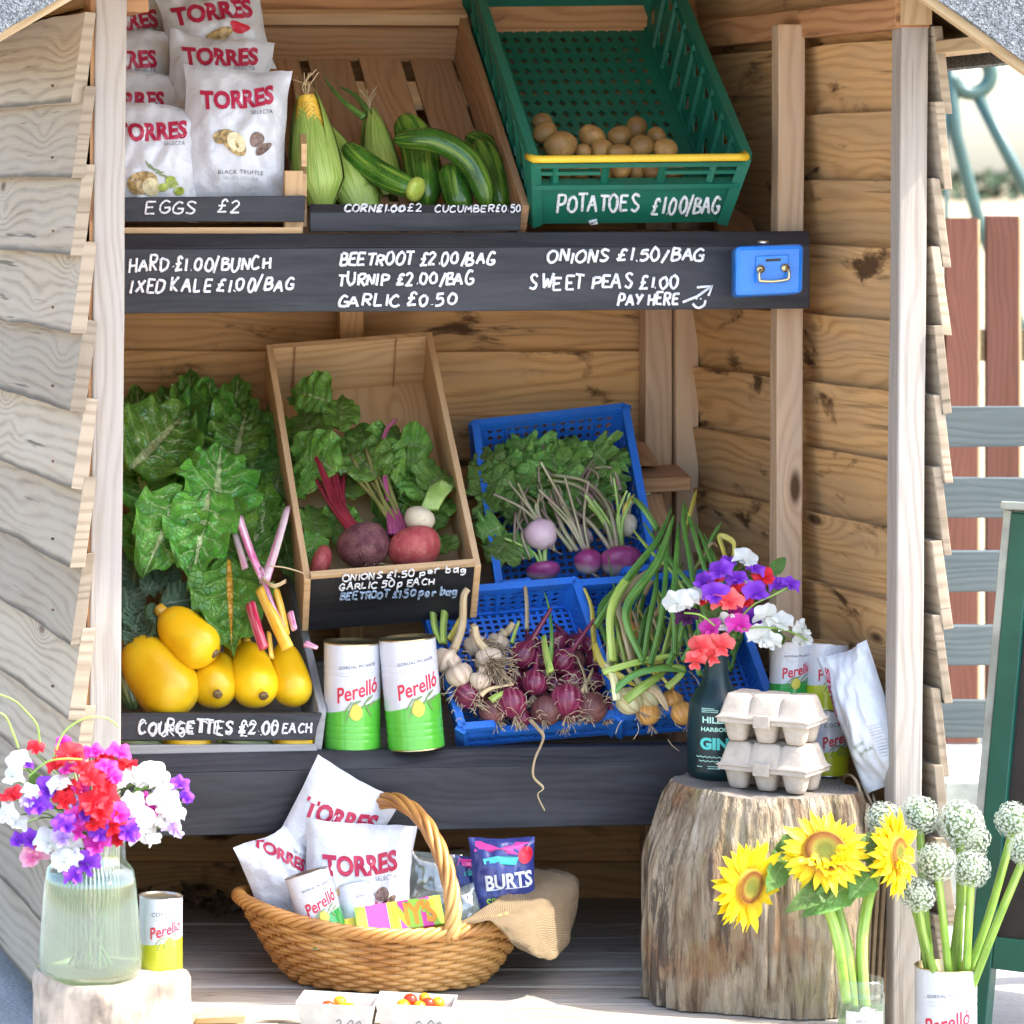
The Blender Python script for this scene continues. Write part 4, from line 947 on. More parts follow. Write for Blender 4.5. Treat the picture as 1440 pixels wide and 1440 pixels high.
def plastic_crate(name, label, f, mat, taper=.035, nu=16, nd=20, nh=4, low_front=True, group=None):
    """f.x front edge, f.y depth, f.z down: mesh sides, solid rims and corners"""
    t = thing(name, label, 'plastic crate', f(.5, .5, 1), group); T = taper
    def q(a, b, c): return f(lerp(a, T+(1-2*T)*a, c), lerp(b, T+(1-2*T)*b, c), c)
    lf = .38 if low_front else 0
    def side(nm, fn, n1, n2, v0, v1):
        m = MB(); perf(m, lambda u, v: fn(u, lerp(v0, v1, v)), n1, n2, .66, True, lambda u, v: abs(u-.5) < .03 or u < .05 or u > .95); o = m.build(nm, M[mat], t, solid=.0028); return o
    side('back_panel', lambda u, v: q(u, 1, v), nu, nh, .16, .92); side('side_panel', lambda u, v: q(0, u, v), nd, nh, .16, .92); side('side_panel', lambda u, v: q(1, u, v), nd, nh, .16, .92)
    side('front_panel', lambda u, v: q(u, 0, v), nu, max(2, nh-2), lf+.14, .9)
    m = MB(); perf(m, lambda u, v: q(u, v, .98), 18, 22, .58); m.build('base', M[mat], t, solid=.003)
    lx, ly, lz = f.x.length, f.y.length, f.z.length; wx, wy = .010/lx, .010/ly; m = MB()
    # rims, corner posts and the dipped handle cut in the front
    def bar(p0, p1, a=.0055, b=.0055):
        d = (p1-p0); L = d.length; d.normalize(); n_ = f.z.normalized(); s = d.cross(n_).normalized(); n_ = s.cross(d)
        box(m, Fr(p0, d, s, n_), 0, L, -a, a, -b, b, 0)
    for c0, c1, k in (((0, 1), (1, 1), .0), ((0, 0), (0, 1), .0), ((1, 0), (1, 1), .0)):
        for lv, hh in ((.05, .0045), (.17, .003), (.95, .004)): bar(q(*c0, lv), q(*c1, lv), .006 if lv < .1 else .004, hh)
    for b0 in (0,):
        e = .20 if low_front else .5
        for a0, a1 in ((0, e), (1-e, 1)): bar(q(a0, 0, .05), q(a1, 0, .05), .006, .0045)
        if low_front:
            bar(q(e, 0, .05), q(e+.035, 0, lf+.05), .005, .004); bar(q(1-e, 0, .05), q(1-e-.035, 0, lf+.05), .005, .004)
            bar(q(e+.035, 0, lf+.05), q(1-e-.035, 0, lf+.05), .006, .0045)
        bar(q(0, 0, lf+.16), q(1, 0, lf+.16), .004, .003); bar(q(0, 0, .95), q(1, 0, .95), .0045, .004)
    for a in (0, 1):
        for b in (0, 1): bar(q(a, b, .03), q(a, b, .97), .008, .008)
    for u in (.2, .5, .8):
        bar(q(u, 0, lf+.1), q(u, 0, .95), .003, .003); bar(q(u, 1, .05), q(u, 1, .95), .003, .003)
    m.build('rim', M[mat], t)
    return t
# ================================================================== top shelf
# egg crate with the white packets
Y = 5.50
ec = thing('wooden_crate', 'shallow wooden crate with a black EGGS £2 board holding the stacked white packets', 'wooden crate', P(300, 326, Y), 'wooden produce crates')
m = MB(); a, b = P(120, 312, Y), P(428, 312, Y); c, d = P(120, 278, Y), P(430, 275, Y); t_ = V((0, .012, 0))
hexa(m, [a, b, b+t_, a+t_, c, d, d+t_, c+t_], 0, 6, .0004); fb = m.build('front_board', M['black_paint'], ec, bevel=.0012)
m = MB(); fn = lambda x, y: P(x, y, Y-.001); line(m, fn, 'EGGS', 203, 300, 280, 17, lw=.0032); m.build('chalk_lettering', M['chalk'], fb); m = MB(); line(m, fn, '£2', 305, 299, 342, 18, lw=.0032); m.build('chalk_lettering', M['chalk'], fb)
m = MB(); a, b = P(120, 328, Y), P(424, 328, Y); c, d = P(120, 320, Y), P(424, 320, Y); hexa(m, [a, b, b+t_, a+t_, c, d, d+t_, c+t_], 0, 4, .0004); m.build('bottom_rail', M['crate'], ec)
m = MB(); box(m, WORLD, P(402, 0, Y).x, P(428, 0, Y).x, Y+.0125, Y+.03, P(0, 328, Y).z, P(0, 240, Y).z, 2); m.build('corner_post', M['crate'], ec, bevel=.001)
m = MB(); p0, p1 = P(424, 300, Y+.03), P(412, 200, 5.93)
for k in range(3):
    o = V((0, 0, -.02+.045*k)); hexa(m, [p0+o, p0+o+V((.008, 0, 0)), p1+o+V((.008, 0, 0)), p1+o, p0+o+V((0, 0, .034)), p0+o+V((.008, 0, .034)), p1+o+V((.008, 0, .034)), p1+o+V((0, 0, .034))], 1)
m.build('side_slats', M['crate'], ec)
m = MB(); box(m, WORLD, .46, .765, Y+.031, 5.93, P(0, 328, Y).z-.0005, P(0, 328, Y).z+.006, 0); m.build('base', M['crate'], ec)
BG = 'white crisp packets stacked in the egg crate'
torres('crisp_packet', 'front upright white packet with a cut potato and truffle picture in the stack', 330, 190, 5.575, 152, 196, roll=-.07, lean=.16, thick=.034, group=BG, seed=3)
torres('crisp_packet', 'front white packet with a green olives picture, half behind the pale post', 209, 225, 5.570, 150, 168, roll=-.09, lean=.18, thick=.032, art='olive', group=BG, ty=.22, seed=8)
torres('crisp_packet', 'white packet showing its red name directly above the truffle packet in the stack', 306, 122, 5.68, 150, 150, roll=-.12, lean=.25, art=None, group=BG, ty=.26, tw=.74, seed=12)
torres('crisp_packet', 'white packet squeezed just above the green olives packet in the stack', 180, 165, 5.665, 148, 140, roll=-.10, lean=.25, art=None, group=BG, ty=.12, seed=20)
torres('crisp_packet', 'shaded white packet third up with a brown potato picture, touching the crate frame', 303, 48, 5.76, 150, 130, roll=.13, lean=.35, art='red', group=BG, ty=.20, tw=.8, trot=.0, seed=23)
torres('crisp_packet', 'shaded white packet third up beside the pale post in the stack', 170, 105, 5.74, 150, 135, roll=-.04, lean=.3, art=None, group=BG, ty=.09, seed=31)
torres('crisp_packet', 'shaded white packet fourth up beside the pale post, red name ending in RES', 172, 48, 5.82, 150, 120, roll=.02, lean=.3, art=None, group=BG, ty=.08, seed=35)
torres('crisp_packet', 'topmost white packet cut off by the upper edge of the photo', 190, -8, 5.86, 150, 80, roll=.03, lean=.3, art=None, group=BG, ty=-.1, seed=41)
# corn and cucumber crate
cf = crate_frame((432, 289, 5.525), (734, 290, 5.525), (366, 24, 5.95), .085)
cc = thing('wooden_crate', 'slatted brown wooden crate tilted up with corn and cucumbers behind a black board', 'wooden crate', cf(.5, 0, 1), 'wooden produce crates')
lx, ly, lz = cf.x.length, cf.y.length, .085
m = MB(); a, b = P(436, 326, 5.515), P(732, 325, 5.515); c, d = P(436, 299, 5.515), P(733, 299, 5.515); hexa(m, [a, b, b+V((0, .012, 0)), a+V((0, .012, 0)), c, d, d+V((0, .012, 0)), c+V((0, .012, 0))], 0, 6, .0004)
e, g_ = P(436, 287, 5.527), P(734, 289, 5.527); hexa(m, [c, d, d+V((0, .012, 0)), c+V((0, .012, 0)), e, g_, g_+V((0, .010, 0)), e+V((0, .010, 0))], 0, 6, .0003)
fb = m.build('front_board', M['black_paint'], cc, bevel=.0012)
m = MB(); fn = lambda x, y: P(x, y, 5.515+(299-y)/12*.012-.0012); line(m, fn, 'CORN£1.00', 484, 297, 572, 9.5, lw=.003, rough=.08); line(m, fn, 'CORN£1.00', 485, 298, 571, 9.5, lw=.0020, rough=.09); line(m, fn, '£2', 572, 297, 596, 10, lw=.0022); line(m, fn, 'CUCUMBER', 611, 298, 697, 9.5, lw=.0026); line(m, fn, '£0.50', 697, 298, 734, 10, lw=.0026); m.build('chalk_lettering', M['chalk'], fb)
tx, ty = .012/lx, .012/ly
for a0, a1 in ((-tx, 0), (1, 1+tx)):
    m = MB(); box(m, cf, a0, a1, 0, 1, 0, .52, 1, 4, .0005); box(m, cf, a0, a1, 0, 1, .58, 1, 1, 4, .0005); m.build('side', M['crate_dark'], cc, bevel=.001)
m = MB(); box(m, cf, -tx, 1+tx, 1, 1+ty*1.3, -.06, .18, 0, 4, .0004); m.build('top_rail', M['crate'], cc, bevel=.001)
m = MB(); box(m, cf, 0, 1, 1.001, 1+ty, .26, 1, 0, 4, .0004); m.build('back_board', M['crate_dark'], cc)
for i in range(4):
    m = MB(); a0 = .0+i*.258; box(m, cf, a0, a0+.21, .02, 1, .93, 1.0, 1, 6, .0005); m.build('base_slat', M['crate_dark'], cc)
for b0 in (.5, .76, .12):
    m = MB(); box(m, cf, 0, 1, b0, b0+.13, 1.005, 1.12, 0, 4, .0005); m.build('cross_batten', M['crate'], cc)
# corn cobs
def cob(label, q0, q1, wpx, bare=False, silk=True):
    """q0 stalk end, q1 tip"""
    a, b = P(*q0), P(*q1); t = thing('corn_cob', label, 'corn cob', a, 'corn cobs in husks'); R_ = S(wpx, q0[2])/2; ax = (b-a)
    pr = lambda t: R_*(.40+.6*min(1, t/.22)) if t < .22 else R_*(1-.75*((t-.22)/.78)**1.9)
    if bare:
        m = MB(); fr = frame_of(a+ax*.28, ax, V((0, -1, 0))); L = ax.length
        for i in range(30):
            tt = i/30
            for k in range(14):
                th = 2*pi*(k+.5*(i % 2))/14; rr = R_*.80*(1-.62*tt**2.2); c = fr(math.cos(th)*rr, math.sin(th)*rr, L*.68*tt)
                s_ = R_*.17*(1-.4*tt); vs = []; n_ = (c-fr(0, 0, L*.68*tt)).normalized(); tg = fr.z
                bb_ = n_.cross(tg)
                vs = [c+tg*s_*.9+bb_*s_, c-tg*s_*.9+bb_*s_, c-tg*s_*.9-bb_*s_, c+tg*s_*.9-bb_*s_, c+n_*s_*.9]; m.add(vs, [(0, 1, 4), (1, 2, 4), (2, 3, 4), (3, 0, 4)])
        m.build('kernels', M['kernel'], t)
    m = MB(); fr = frame_of(a, ax, V((0, -1, .3))); L = ax.length
    n_h = 7
    for k in range(n_h):
        th0 = 2*pi*k/n_h+rnd(-.2, .2)
        vs = []; uv = []; fs = []; nu_, nv_ = 14, 6; ext = rnd(.93, 1.06) if not (bare and abs(((th0-2.1+pi) % (2*pi))-pi) < .5) else .86; fl = rnd(0, .12)+(.22 if k == 2 else 0)
        for i in range(nu_+1):
            tt = i/nu_; wdt = .75*(1-tt**3)+.02
            for j in range(nv_+1):
                s_ = j/nv_*2-1; th = th0+s_*wdt; rr = pr(min(1, tt))*(1.04+.05*(k % 3)+fl*max(0, tt-.6)*2)+.0008*k
                vs.append(fr(math.cos(th)*rr, math.sin(th)*rr, L*tt*ext)); uv.append((tt, j/nv_))
        fs = [(i*(nv_+1)+j, i*(nv_+1)+j+1, (i+1)*(nv_+1)+j+1, (i+1)*(nv_+1)+j) for i in range(nu_) for j in range(nv_)]
        m.add(vs, fs, uv=uv)
    m.build('husk', M['husk'], t)
    if silk:
        m = MB()
        for k in range(7): tube(m, smooth([b-ax*.04, b+V((rnd(-.006, .006), 0, .008)), b+V((rnd(-.02, .02), rnd(-.01, .01), rnd(.012, .035)))], 4), .0008, 5)
        m.build('silk', M['dry'], t)
    return t
cob('corn cob with yellow kernels showing at its opened tip', (452, 292, 5.585), (430, 128, 5.63), 66, bare=True)
cob('closed pale green corn cob lying next to the opened one', (505, 296, 5.60), (458, 178, 5.70), 52, silk=False)
cob('closed corn cob with dark dry silk standing behind the cucumbers', (545, 278, 5.68), (520, 150, 5.76), 44)
cob('closed corn cob low down behind the black board, under the long curved cucumber', (522, 300, 5.60), (470, 236, 5.68), 50, silk=False)
for q, lb in zip(([(512, 165, 5.75), (480, 140, 5.80), (455, 108, 5.86)], [(520, 160, 5.75), (500, 135, 5.80), (478, 122, 5.83)], [(400, 190, 5.7), (392, 165, 5.72), (396, 120, 5.75)]), ('longer dark green strap leaf lying up the slats above the corn', 'shorter dark green strap leaf beside the longer one above the corn', 'dark leaf standing between the truffle packet and the opened corn cob')):
    m = MB(); p = smooth([P(*t) for t in q], 6); tube(m, p, [S(6, 5.7)*(1-i/len(p)*.9) for i in range(len(p))], 7, flat=.3); m.build('corn_leaf', M['scape'], None, label=lb, cat='corn leaf')
# cucumbers
def cuke(label, pts, r, mat='cuke', tipm=None, r1=None):
    Y0 = pts[0][2]; R_ = S(r, Y0); m = MB()
    t = thing('cucumber', label, 'cucumber', P(*pts[0]), 'cucumbers in the slatted crate')
    body(m, [P(*q) for q in pts], lambda t: R_*(max(0, 1-abs(2*t-1)**5))**.5*(.9+.1*math.sin(t*pi)), 18, .05, 30, nring=30, lobes=9, lobe_amp=.012); m.build('body', M[mat], t)
    if tipm:
        e, d = P(*pts[-1]), P(*pts[-2]); ax = (e-d).normalized(); m = MB(); body(m, [e-ax*R_*.85, e+ax*R_*.12], lambda t: R_*1.0*(max(0, 1-abs(2*t-1)**3))**.5, 16, .04, 40); m.build('pale_end', M[tipm], t)
    return t
cuke('thick dark cucumber leaning on the crate slats behind the curved one', [(565, 165, 5.74), (590, 210, 5.69), (600, 290, 5.62)], 26)
cuke('long curved cucumber arching over the others to the black board', [(553, 197, 5.615), (610, 197, 5.59), (655, 222, 5.575), (677, 260, 5.565), (684, 296, 5.56)], 17)
cuke('cucumber with a yellowed blunt end pointing forwards', [(484, 204, 5.64), (520, 235, 5.61), (560, 258, 5.58), (590, 268, 5.555)], 18, tipm='cuke_pale')
cuke('short cucumber with a pale scar, in the middle of the crate by the board', [(633, 230, 5.615), (640, 260, 5.60), (650, 300, 5.58)], 21)
cuke('dark cucumber in shadow against the crate side', [(672, 200, 5.70), (690, 235, 5.66), (706, 296, 5.61)], 20)
cuke('dark cucumber mostly hidden at the crate side above the others', [(655, 192, 5.74), (690, 215, 5.71), (716, 290, 5.66)], 18)
# green potato crate
gf = crate_frame((750, 222, 5.475), (1050, 219, 5.475), (655, -62, 5.94), .125)
gc = thing('plastic_crate', 'large dark green plastic crate of potatoes with a yellow bar', 'plastic crate', gf(.5, 0, 1), 'plastic produce crates')
T = .055
def gq(a, b, c): return gf(lerp(a, T+(1-2*T)*a, c), lerp(b, .01+.96*b, c), c)
m = MB(); ny = 10
for i in range(1):
    a, b, c, d = gq(0, 0, .42), gq(1, 0, .42), gq(1, 0, 1.0), gq(0, 0, 1.0); th = gf.y.normalized()*.004
    hexa(m, [d, c, c+th, d+th, a, b, b+th, a+th], 0)
fp = m.build('front_panel', M['green_crate'], gc, bevel=.0012)
m = MB()
fo = gq(0, 0, .42); fx_ = gq(1, 0, .42)-fo; fy_ = gq(0, 0, 1.0)-fo; nn = fx_.cross(fy_).normalized()
if nn.y > 0: nn = -nn
fz = Fr(fo, fx_, fy_, nn)
def on_green(px, py):
    # ray from the eye through the pixel onto the front panel
    e = V((0, 0, H)); d = P(px, py, 1.0)-e; k = (fo-e).dot(nn)/d.dot(nn); return e+d*k+nn*.0012
line(m, on_green, 'POTATOES', 782, 297, 902, 23, lw=.0046, slope=.02, rough=.07); m.build('chalk_lettering', M['chalk'], fp); m = MB(); line(m, on_green, '£1.00/BAG', 917, 300, 1014, 22, lw=.0044, rough=.07)
m.build('chalk_lettering', M['chalk'], fp); m = MB(); tube(m, [on_green(x, y) for x, y in ((828, 312), (838, 309), (832, 314), (840, 312))], .003, 6)
m.build('scuff', M['chalk'], fp)
m = MB()
def gbar(p0, p1, a, b):
    d = p1-p0; L = d.length; d.normalize(); n_ = gf.z.normalized(); s_ = d.cross(n_).normalized(); n_ = s_.cross(d); box(m, Fr(p0, d, s_, n_), 0, L, -a, a, -b, b, 0)
for lv, aa in ((.08, .008), (.22, .005), (.40, .009)):
    if lv == .22:
        gbar(gq(0, 0, lv), gq(.32, 0, lv), .004, .003); gbar(gq(.62, 0, lv), gq(1, 0, lv), .004, .003)
    else: gbar(gq(-.01, 0, lv), gq(1.01, 0, lv), aa, .004)
for u in (0, .1, .345, .62, .86, 1): gbar(gq(u, 0, .08), gq(u, 0, .42), .004, .0045)
for b0 in (0, 1):
    for a0 in (0, 1): gbar(gq(a0, b0, 0), gq(a0, b0, 1), .008, .008)
gbar(gq(0, 1, 0), gq(1, 1, 0), .009, .005)
for a0 in (0, 1):
    gbar(gq(a0, 0, .0), gq(a0, 1, .0), .007, .006); gbar(gq(a0, 0, .16), gq(a0, 1, .16), .005, .003); gbar(gq(a0, 0, .97), gq(a0, 1, .97), .005, .004)
    for k in range(1, 9): gbar(gq(a0, k/9, 0), gq(a0, k/9-.03, .95), .005, .004)
m.build('rim', M['green_crate'], gc)
m = MB(); perf(m, lambda u, v: gq(.12+.76*u, 0, .10+.30*v), 3, 1, .01); m.build('grip_panel', M['green_crate'], gc, solid=.002) if False else None
for a0 in (0, 1):
    m = MB(); perf(m, lambda u, v: gq(a0, u, .02+.96*v), 9, 2, .42, True, lambda u, v: v < .5 and False); m.build('side_panel', M['green_crate'], gc, solid=.003)
m = MB(); perf(m, lambda u, v: gq(u, 1, v), 10, 3, .45, False, lambda u, v: v < .66 or u < .12 or u > .88); m.build('back_panel', M['green_crate'], gc, solid=.003)
m = MB(); perf(m, lambda u, v: gq(u, v, .985), 15, 18, .50, True, lambda u, v: u < .06 or u > .94 or .30 < v < .335); m.build('base', M['green_crate'], gc, solid=.003)
m = MB(); p0, p1 = P(752, 224, 5.455), P(1049, 221, 5.455); tube(m, [p0+V((-.004, .03, .004)), p0+V((0, .0, 0)), p0+V((.012, 0, 0)), p1+V((-.012, 0, 0)), p1, p1+V((.004, .03, .006))], .0058, 10); m.build('bale_arm', M['yellow_bar'], gc)
PG = 'potatoes in the green crate'
for px, py, Yy, a, b, r, lb in [
    (765, 186, 5.63, 19, 16, .6, 'knobbly potato at the corn end of the pile, touching the crate wall'), (788, 204, 5.56, 25, 20, .1, 'largest smooth potato at the front of the pile near the corn side'),
    (831, 193, 5.60, 17, 18, 1.0, 'round potato standing up in the back row, just past the largest one'), (871, 192, 5.60, 18, 16, .2, 'clean round yellowish potato in the middle of the back row'),
    (894, 181, 5.65, 18, 15, 1.2, 'dull purplish potato farthest back in the pile'), (923, 193, 5.60, 13, 14, .3, 'small pale potato high at the stud side of the pile'),
    (936, 210, 5.56, 18, 15, .0, 'potato at the stud end of the front row'), (903, 207, 5.565, 18, 17, .2, 'potato second from the stud end of the front row'),
    (873, 214, 5.56, 20, 12, .0, 'potato half hidden by the yellow bar in the middle of the front row'), (847, 211, 5.575, 17, 15, .4, 'dusty potato between the middle and the small one behind the yellow bar'),
    (820, 213, 5.565, 12, 11, .0, 'smallest potato, peeping over the yellow bar beside the largest'), (762, 172, 5.66, 15, 13, .2, 'potato at the top of the pile, lying on the knobbly one')]:
    lump('potato', lb, 'potato', px, py, Yy, a, b, r, 'potato', .3, PG, .30, bs=17)
for i in range(16):
    lump('potato', 'potato low in the pile, seen through the hand hole of the crate', 'potato', 770+i % 8*25+rnd(-4, 4), 240+(i//8)*18+rnd(-4, 4), 5.535+.05*(i//8)+rnd(0, .03), 17, 14, rnd(0, 3), 'potato', .3, PG, .16)
# ================================================================== lower shelf
def onplane(o, nn, off=.0):
    e = V((0, 0, H)); nn = nn.normalized()
    if nn.dot(e-o) < 0: nn = -nn
    def g(px, py):
        d = P(px, py, 1.0)-e; return e+d*((o-e).dot(nn)/d.dot(nn))+nn*off
    return g
def depth_in(f, c):
    g = onplane(f(0, 0, c), f.z); return lambda px, py: g(px, py).y
def wcrate(name, label, f, t, mats, split=None, front=None, group=None):
    o = thing(name, label, 'wooden crate', f(.5, 0, 1), group); tx, ty, tz = t/f.x.length, t/f.y.length, t/f.z.length
    for a0, a1 in ((-tx, 0), (1, 1+tx)):
        m = MB(); box(m, f, a0, a1, -ty, 1+ty, 0, 1, 1, 8, .0006); m.build('side', mats[0], o, bevel=.0012)
    m = MB(); box(m, f, .0005, .9995, 1, 1+ty, 0, 1, 0, 8, .0005); m.build('back', mats[0], o)
    m = MB(); box(m, f, 0.0005, .9995, 0, 1, 1-tz, .999, 1, 6, .0004); m.build('base', mats[0], o)
    m = MB(); box(m, f, .0005, .9995, -ty, 0, 0, 1, 0, 8, .0005, 0); fr_ = m.build('front', mats[1], o, bevel=.001)
    return o, fr_
# ---- beetroot crate
bf = crate_frame((436, 808, 5.56), (666, 790, 5.56), (384, 490, 5.93), .115)
bc, fb = wcrate('wooden_crate', 'tilted plain wooden box of beetroot with three chalk lines on its black front', bf, .010, [M['crate'], M['chalkboard']], group='wooden produce crates')
m = MB(); box(m, bf, 0, 1, -.010/bf.y.length-.0005, .0, -.06, -.002, 0, 6, .0004); m.build('front_edge', M['crate'], bc)
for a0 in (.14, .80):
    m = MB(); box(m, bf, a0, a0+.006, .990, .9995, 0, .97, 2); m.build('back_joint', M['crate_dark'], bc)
g = onplane(bf(0, -.010/bf.y.length, 0), bf.y, .0012); m = MB()
line(m, g, 'ONIONS £1.50 per bag', 482, 816, 658, 9, slope=.075, lw=.0026, rough=.12); m.build('chalk_lettering', M['chalk'], fb); m = MB(); line(m, g, 'GARLIC 50p EACH', 477, 829, 612, 9, slope=.06, lw=.0026, rough=.12); m.build('chalk_lettering', M['chalk'], fb)
m = MB(); line(m, g, 'BEETROOT £1.50 per bag', 478, 843, 645, 10, slope=.05, lw=.0034, rough=.12); m.build('faded_lettering', M['chalk_blue'], fb)
BY = depth_in(bf, .35); BYl = depth_in(bf, .75)
def root(name, label, cat, px, py, Y, rx, ry, mat, group=None, tail=0, up=(0, .5, .8), tail_mat='beet', bump=.09, flat=.9):
    """globe root: crown towards up, tail below"""
    t = thing(name, label, cat, P(px, py, Y), group); c = P(px, py, Y); r = S(rx, Y); u = V(up).normalized(); h = S(ry, Y)*flat
    m = MB(); body(m, [c-u*h*1.02, c+u*h*1.0], lambda q: r*max(0, 1-abs(2*q-1)**2.3)**.55*(.88+.2*q), 26, bump*1.6, 24, nring=24); m.build('root', M[mat], t)
    if tail:
        m = MB()
        for k in range(tail):
            d = V((rnd(-1, 1), rnd(-.8, -.1), rnd(-.5, .2))).normalized(); o = c-u*h*.9
            tube(m, smooth([o, o+d*.010, o+d*.022+V((rnd(-.01, .01), 0, -.004))], 4), [.0012*(1-i/10) for i in range(9)], 5)
        m.build('root_hair', M['root_hair'], t)
    return t
BT = 'beetroot in the tilted wooden box'
bt1 = root('beetroot', 'large rough purple brown beetroot with dark red stalks at the front of the wooden box', 'beetroot', 512, 768, BY(512, 775)-.01, 38, 36, 'beet', BT, 6, (-.35, .4, .8))
m = MB()
for i in range(9):
    o = rnd(-12, 12); x1 = 430+i*6.5+rnd(-2, 2)
    stalkp(m, [(494+i*2.2, 752, BY(490, 750)-.02), (470+i*2.5+o*.6, 710, BY(465, 710)-.01-rnd(0, .012)), (x1+rnd(-6, 6), 640+rnd(-16, 16), BY(440, 650)-rnd(.0, .014))], rnd(4, 6), rnd(3, 4.6), 8)
m.build('stalks', M['beet_stalk'], bt1)
bt2 = root('beetroot', 'smooth pinkish red beetroot beside the purple brown one', 'beetroot', 584, 771, BY(584, 778)-.01, 37, 33, 'beet_red', BT, 4, (-.2, .5, .8))
m = MB()
for i in range(8):
    stalkp(m, [(558+i*2.2, 750, BY(560, 750)-.015), (535+i*3+rnd(-5, 5), 715, BY(535, 715)-.01-rnd(0, .012)), (482+i*8+rnd(-6, 6), 650-rnd(-8, 24), BY(500, 650)-rnd(0, .012))], rnd(2.8, 4), 2.4, 7)
m.build('stalks', M['olive_stalk'], bt2)
m = MB()
for i in range(5): stalkp(m, [(549+i*5, 752, BY(560, 750)-.018), (547+i*5, 735, BY(550, 735)-.018), (545+i*3, 715, BY(545, 715)-.012)], 4.6, 2.6, 7)
stalkp(m, [(546, 705, BY(546, 705)-.01), (538, 650, BY(538, 650)-.02), (541, 610, BY(541, 610)-.03), (556, 590, BY(556, 590)-.02)], 3.8, 3, 7); m.build('magenta_stalks', M['pink_stalk'], bt2)
root('beetroot', 'small pale red beetroot in the corner of the box next to the chard', 'beetroot', 452, 790, BY(452, 793)-.0, 26, 15, 'beet_red', BT, 0, (-.9, .2, .3))
cr = root('turnip', 'cream coloured root with cut green stalks on top of the pinkish beetroot', 'turnip', 590, 731, BY(590, 731)-.045, 21, 21, 'cream_root', None, 5, (.35, .2, .9))
m = MB()
for i in range(9): stalkp(m, [(594+i*2.4, 716, BY(600, 716)-.045), (601+i*2.8, 698, BY(604, 700)-.045), (606+i*3.8, 676+abs(i-4)*2, BY(610, 680)-.035)], 3.6, 2.8, 7)
m.build('stalks', M['green_stalk'], cr)
bl = thing('beet_greens', 'crumpled beetroot leaves with brown patches lying up the tilted wooden box', 'beet leaves', P(500, 660, BY(500, 660)))
for q in [(470, 745, 500, 715, 50, .02), (540, 735, 575, 715, 54, .022), (610, 745, 575, 735, 50, .022), (600, 720, 628, 735, 44, .015), (450, 760, 440, 700, 46, .02), (560, 745, 530, 715, 50, .024), (625, 780, 612, 745, 40, .012), (472, 664, 408, 612, 66, -.034), (452, 650, 420, 640, 50, -.034), (530, 672, 486, 612, 66, -.03), (556, 660, 520, 620, 52, -.03), (600, 690, 628, 650, 56, -.03), (596, 700, 580, 660, 50, -.02), (470, 735, 520, 770, 40, .01), (466, 566, 404, 545, 60, -.02), (440, 640, 425, 560, 55, .0), (478, 605, 484, 550, 42, -.015), (520, 650, 502, 582, 62, -.01), (540, 640, 570, 590, 60, -.01), (560, 625, 612, 628, 52, -.01), (545, 655, 618, 652, 44, -.015),
          (460, 632, 408, 630, 46, -.02), (560, 700, 612, 665, 66, .0), (580, 690, 540, 690, 50, .01), (610, 720, 632, 690, 40, .005), (430, 700, 412, 600, 50, .012), (500, 700, 480, 640, 46, .012), (450, 750, 428, 790, 34, .01),
          (470, 720, 505, 750, 36, .008), (520, 690, 570, 700, 56, .012), (590, 760, 622, 775, 34, .006), (430, 560, 418, 540, 40, .01), (455, 600, 445, 560, 50, .012), (560, 680, 590, 640, 50, .012)]:
    m = MB(); LP(m, (q[0], q[1], BY(q[0], q[1])+q[5]), (q[2], q[3], BY(q[2], q[3])+q[5]), q[4]*1.3, curl=rnd(.05, .3), ruffle=.10, rf=4, blister=.05, cup=rnd(-.1, .2), nu=24, nv=12); m.build('leaf', M['beet_leaf'], bl)
# ---- blue crates
CG = 'blue plastic produce crates'
tf = crate_frame((702, 822, 5.70), (922, 797, 5.70), (668, 594, 5.93), .085)
plastic_crate('plastic_crate', 'tilted blue plastic crate of purple topped turnips, uppermost of the blue crates', tf, 'blue_crate', nh=4, group=CG)
rf_ = crate_frame((650, 1022, 5.50), (874, 1003, 5.50), (592, 834, 5.66), .062)
plastic_crate('plastic_crate', 'blue plastic crate of red onions and garlic at the front of the lower shelf', rf_, 'blue_crate', nh=4, group=CG, nu=14)
of = crate_frame((872, 1006, 5.495), (1086, 988, 5.495), (812, 820, 5.66), .062)
plastic_crate('plastic_crate', 'blue plastic crate of brown onions with long green leaves, partly behind the bottle', of, 'blue_crate', nh=4, group=CG, nu=14, low_front=False)
# ---- turnips
TY = depth_in(tf, .3); TG = 'turnips in the upper blue crate'
def turnip(lab, px, py, rx, ry, dy, mat='turnip', up=(0, .5, .8), stalks=6, lean=0, slen=60):
    t = root('turnip', lab, 'turnip', px, py, TY(px, py)+dy, rx, ry, mat, TG, 2, up, bump=.05); m = MB(); Y = TY(px, py)+dy
    for i in range(stalks):
        a = i/(max(1, stalks-1))-.5; lean_ = lean; lean = lean+rnd(-22, 22); slen_ = slen; slen = slen*rnd(.6, 1.1)
        stalkp(m, [(px+lean*.1+a*8, py-ry*.85, Y+.005), (px+lean*.5+a*18, py-ry-slen*.45, Y+.01), (px+lean+a*60+rnd(-9, 9), py-ry-slen+rnd(-8, 8), Y+rnd(-.01, .02))], 2.6, 1.8, 6); lean, slen = lean_, slen_
    m.build('stalks', M['purple_stalk' if stalks % 2 else 'green_stalk'], t)
turnip('pale mauve turnip lying highest among the leaves in the upper blue crate', 761, 752, 23, 24, -.03, 'turnip_pale', (-.2, .6, .7), 5, -30, 40)
turnip('small round turnip with a magenta top at the front rim, middle of the crate', 827, 790, 20, 20, -.005, 'turnip', (-.15, .35, .9), 7, -40, 110)
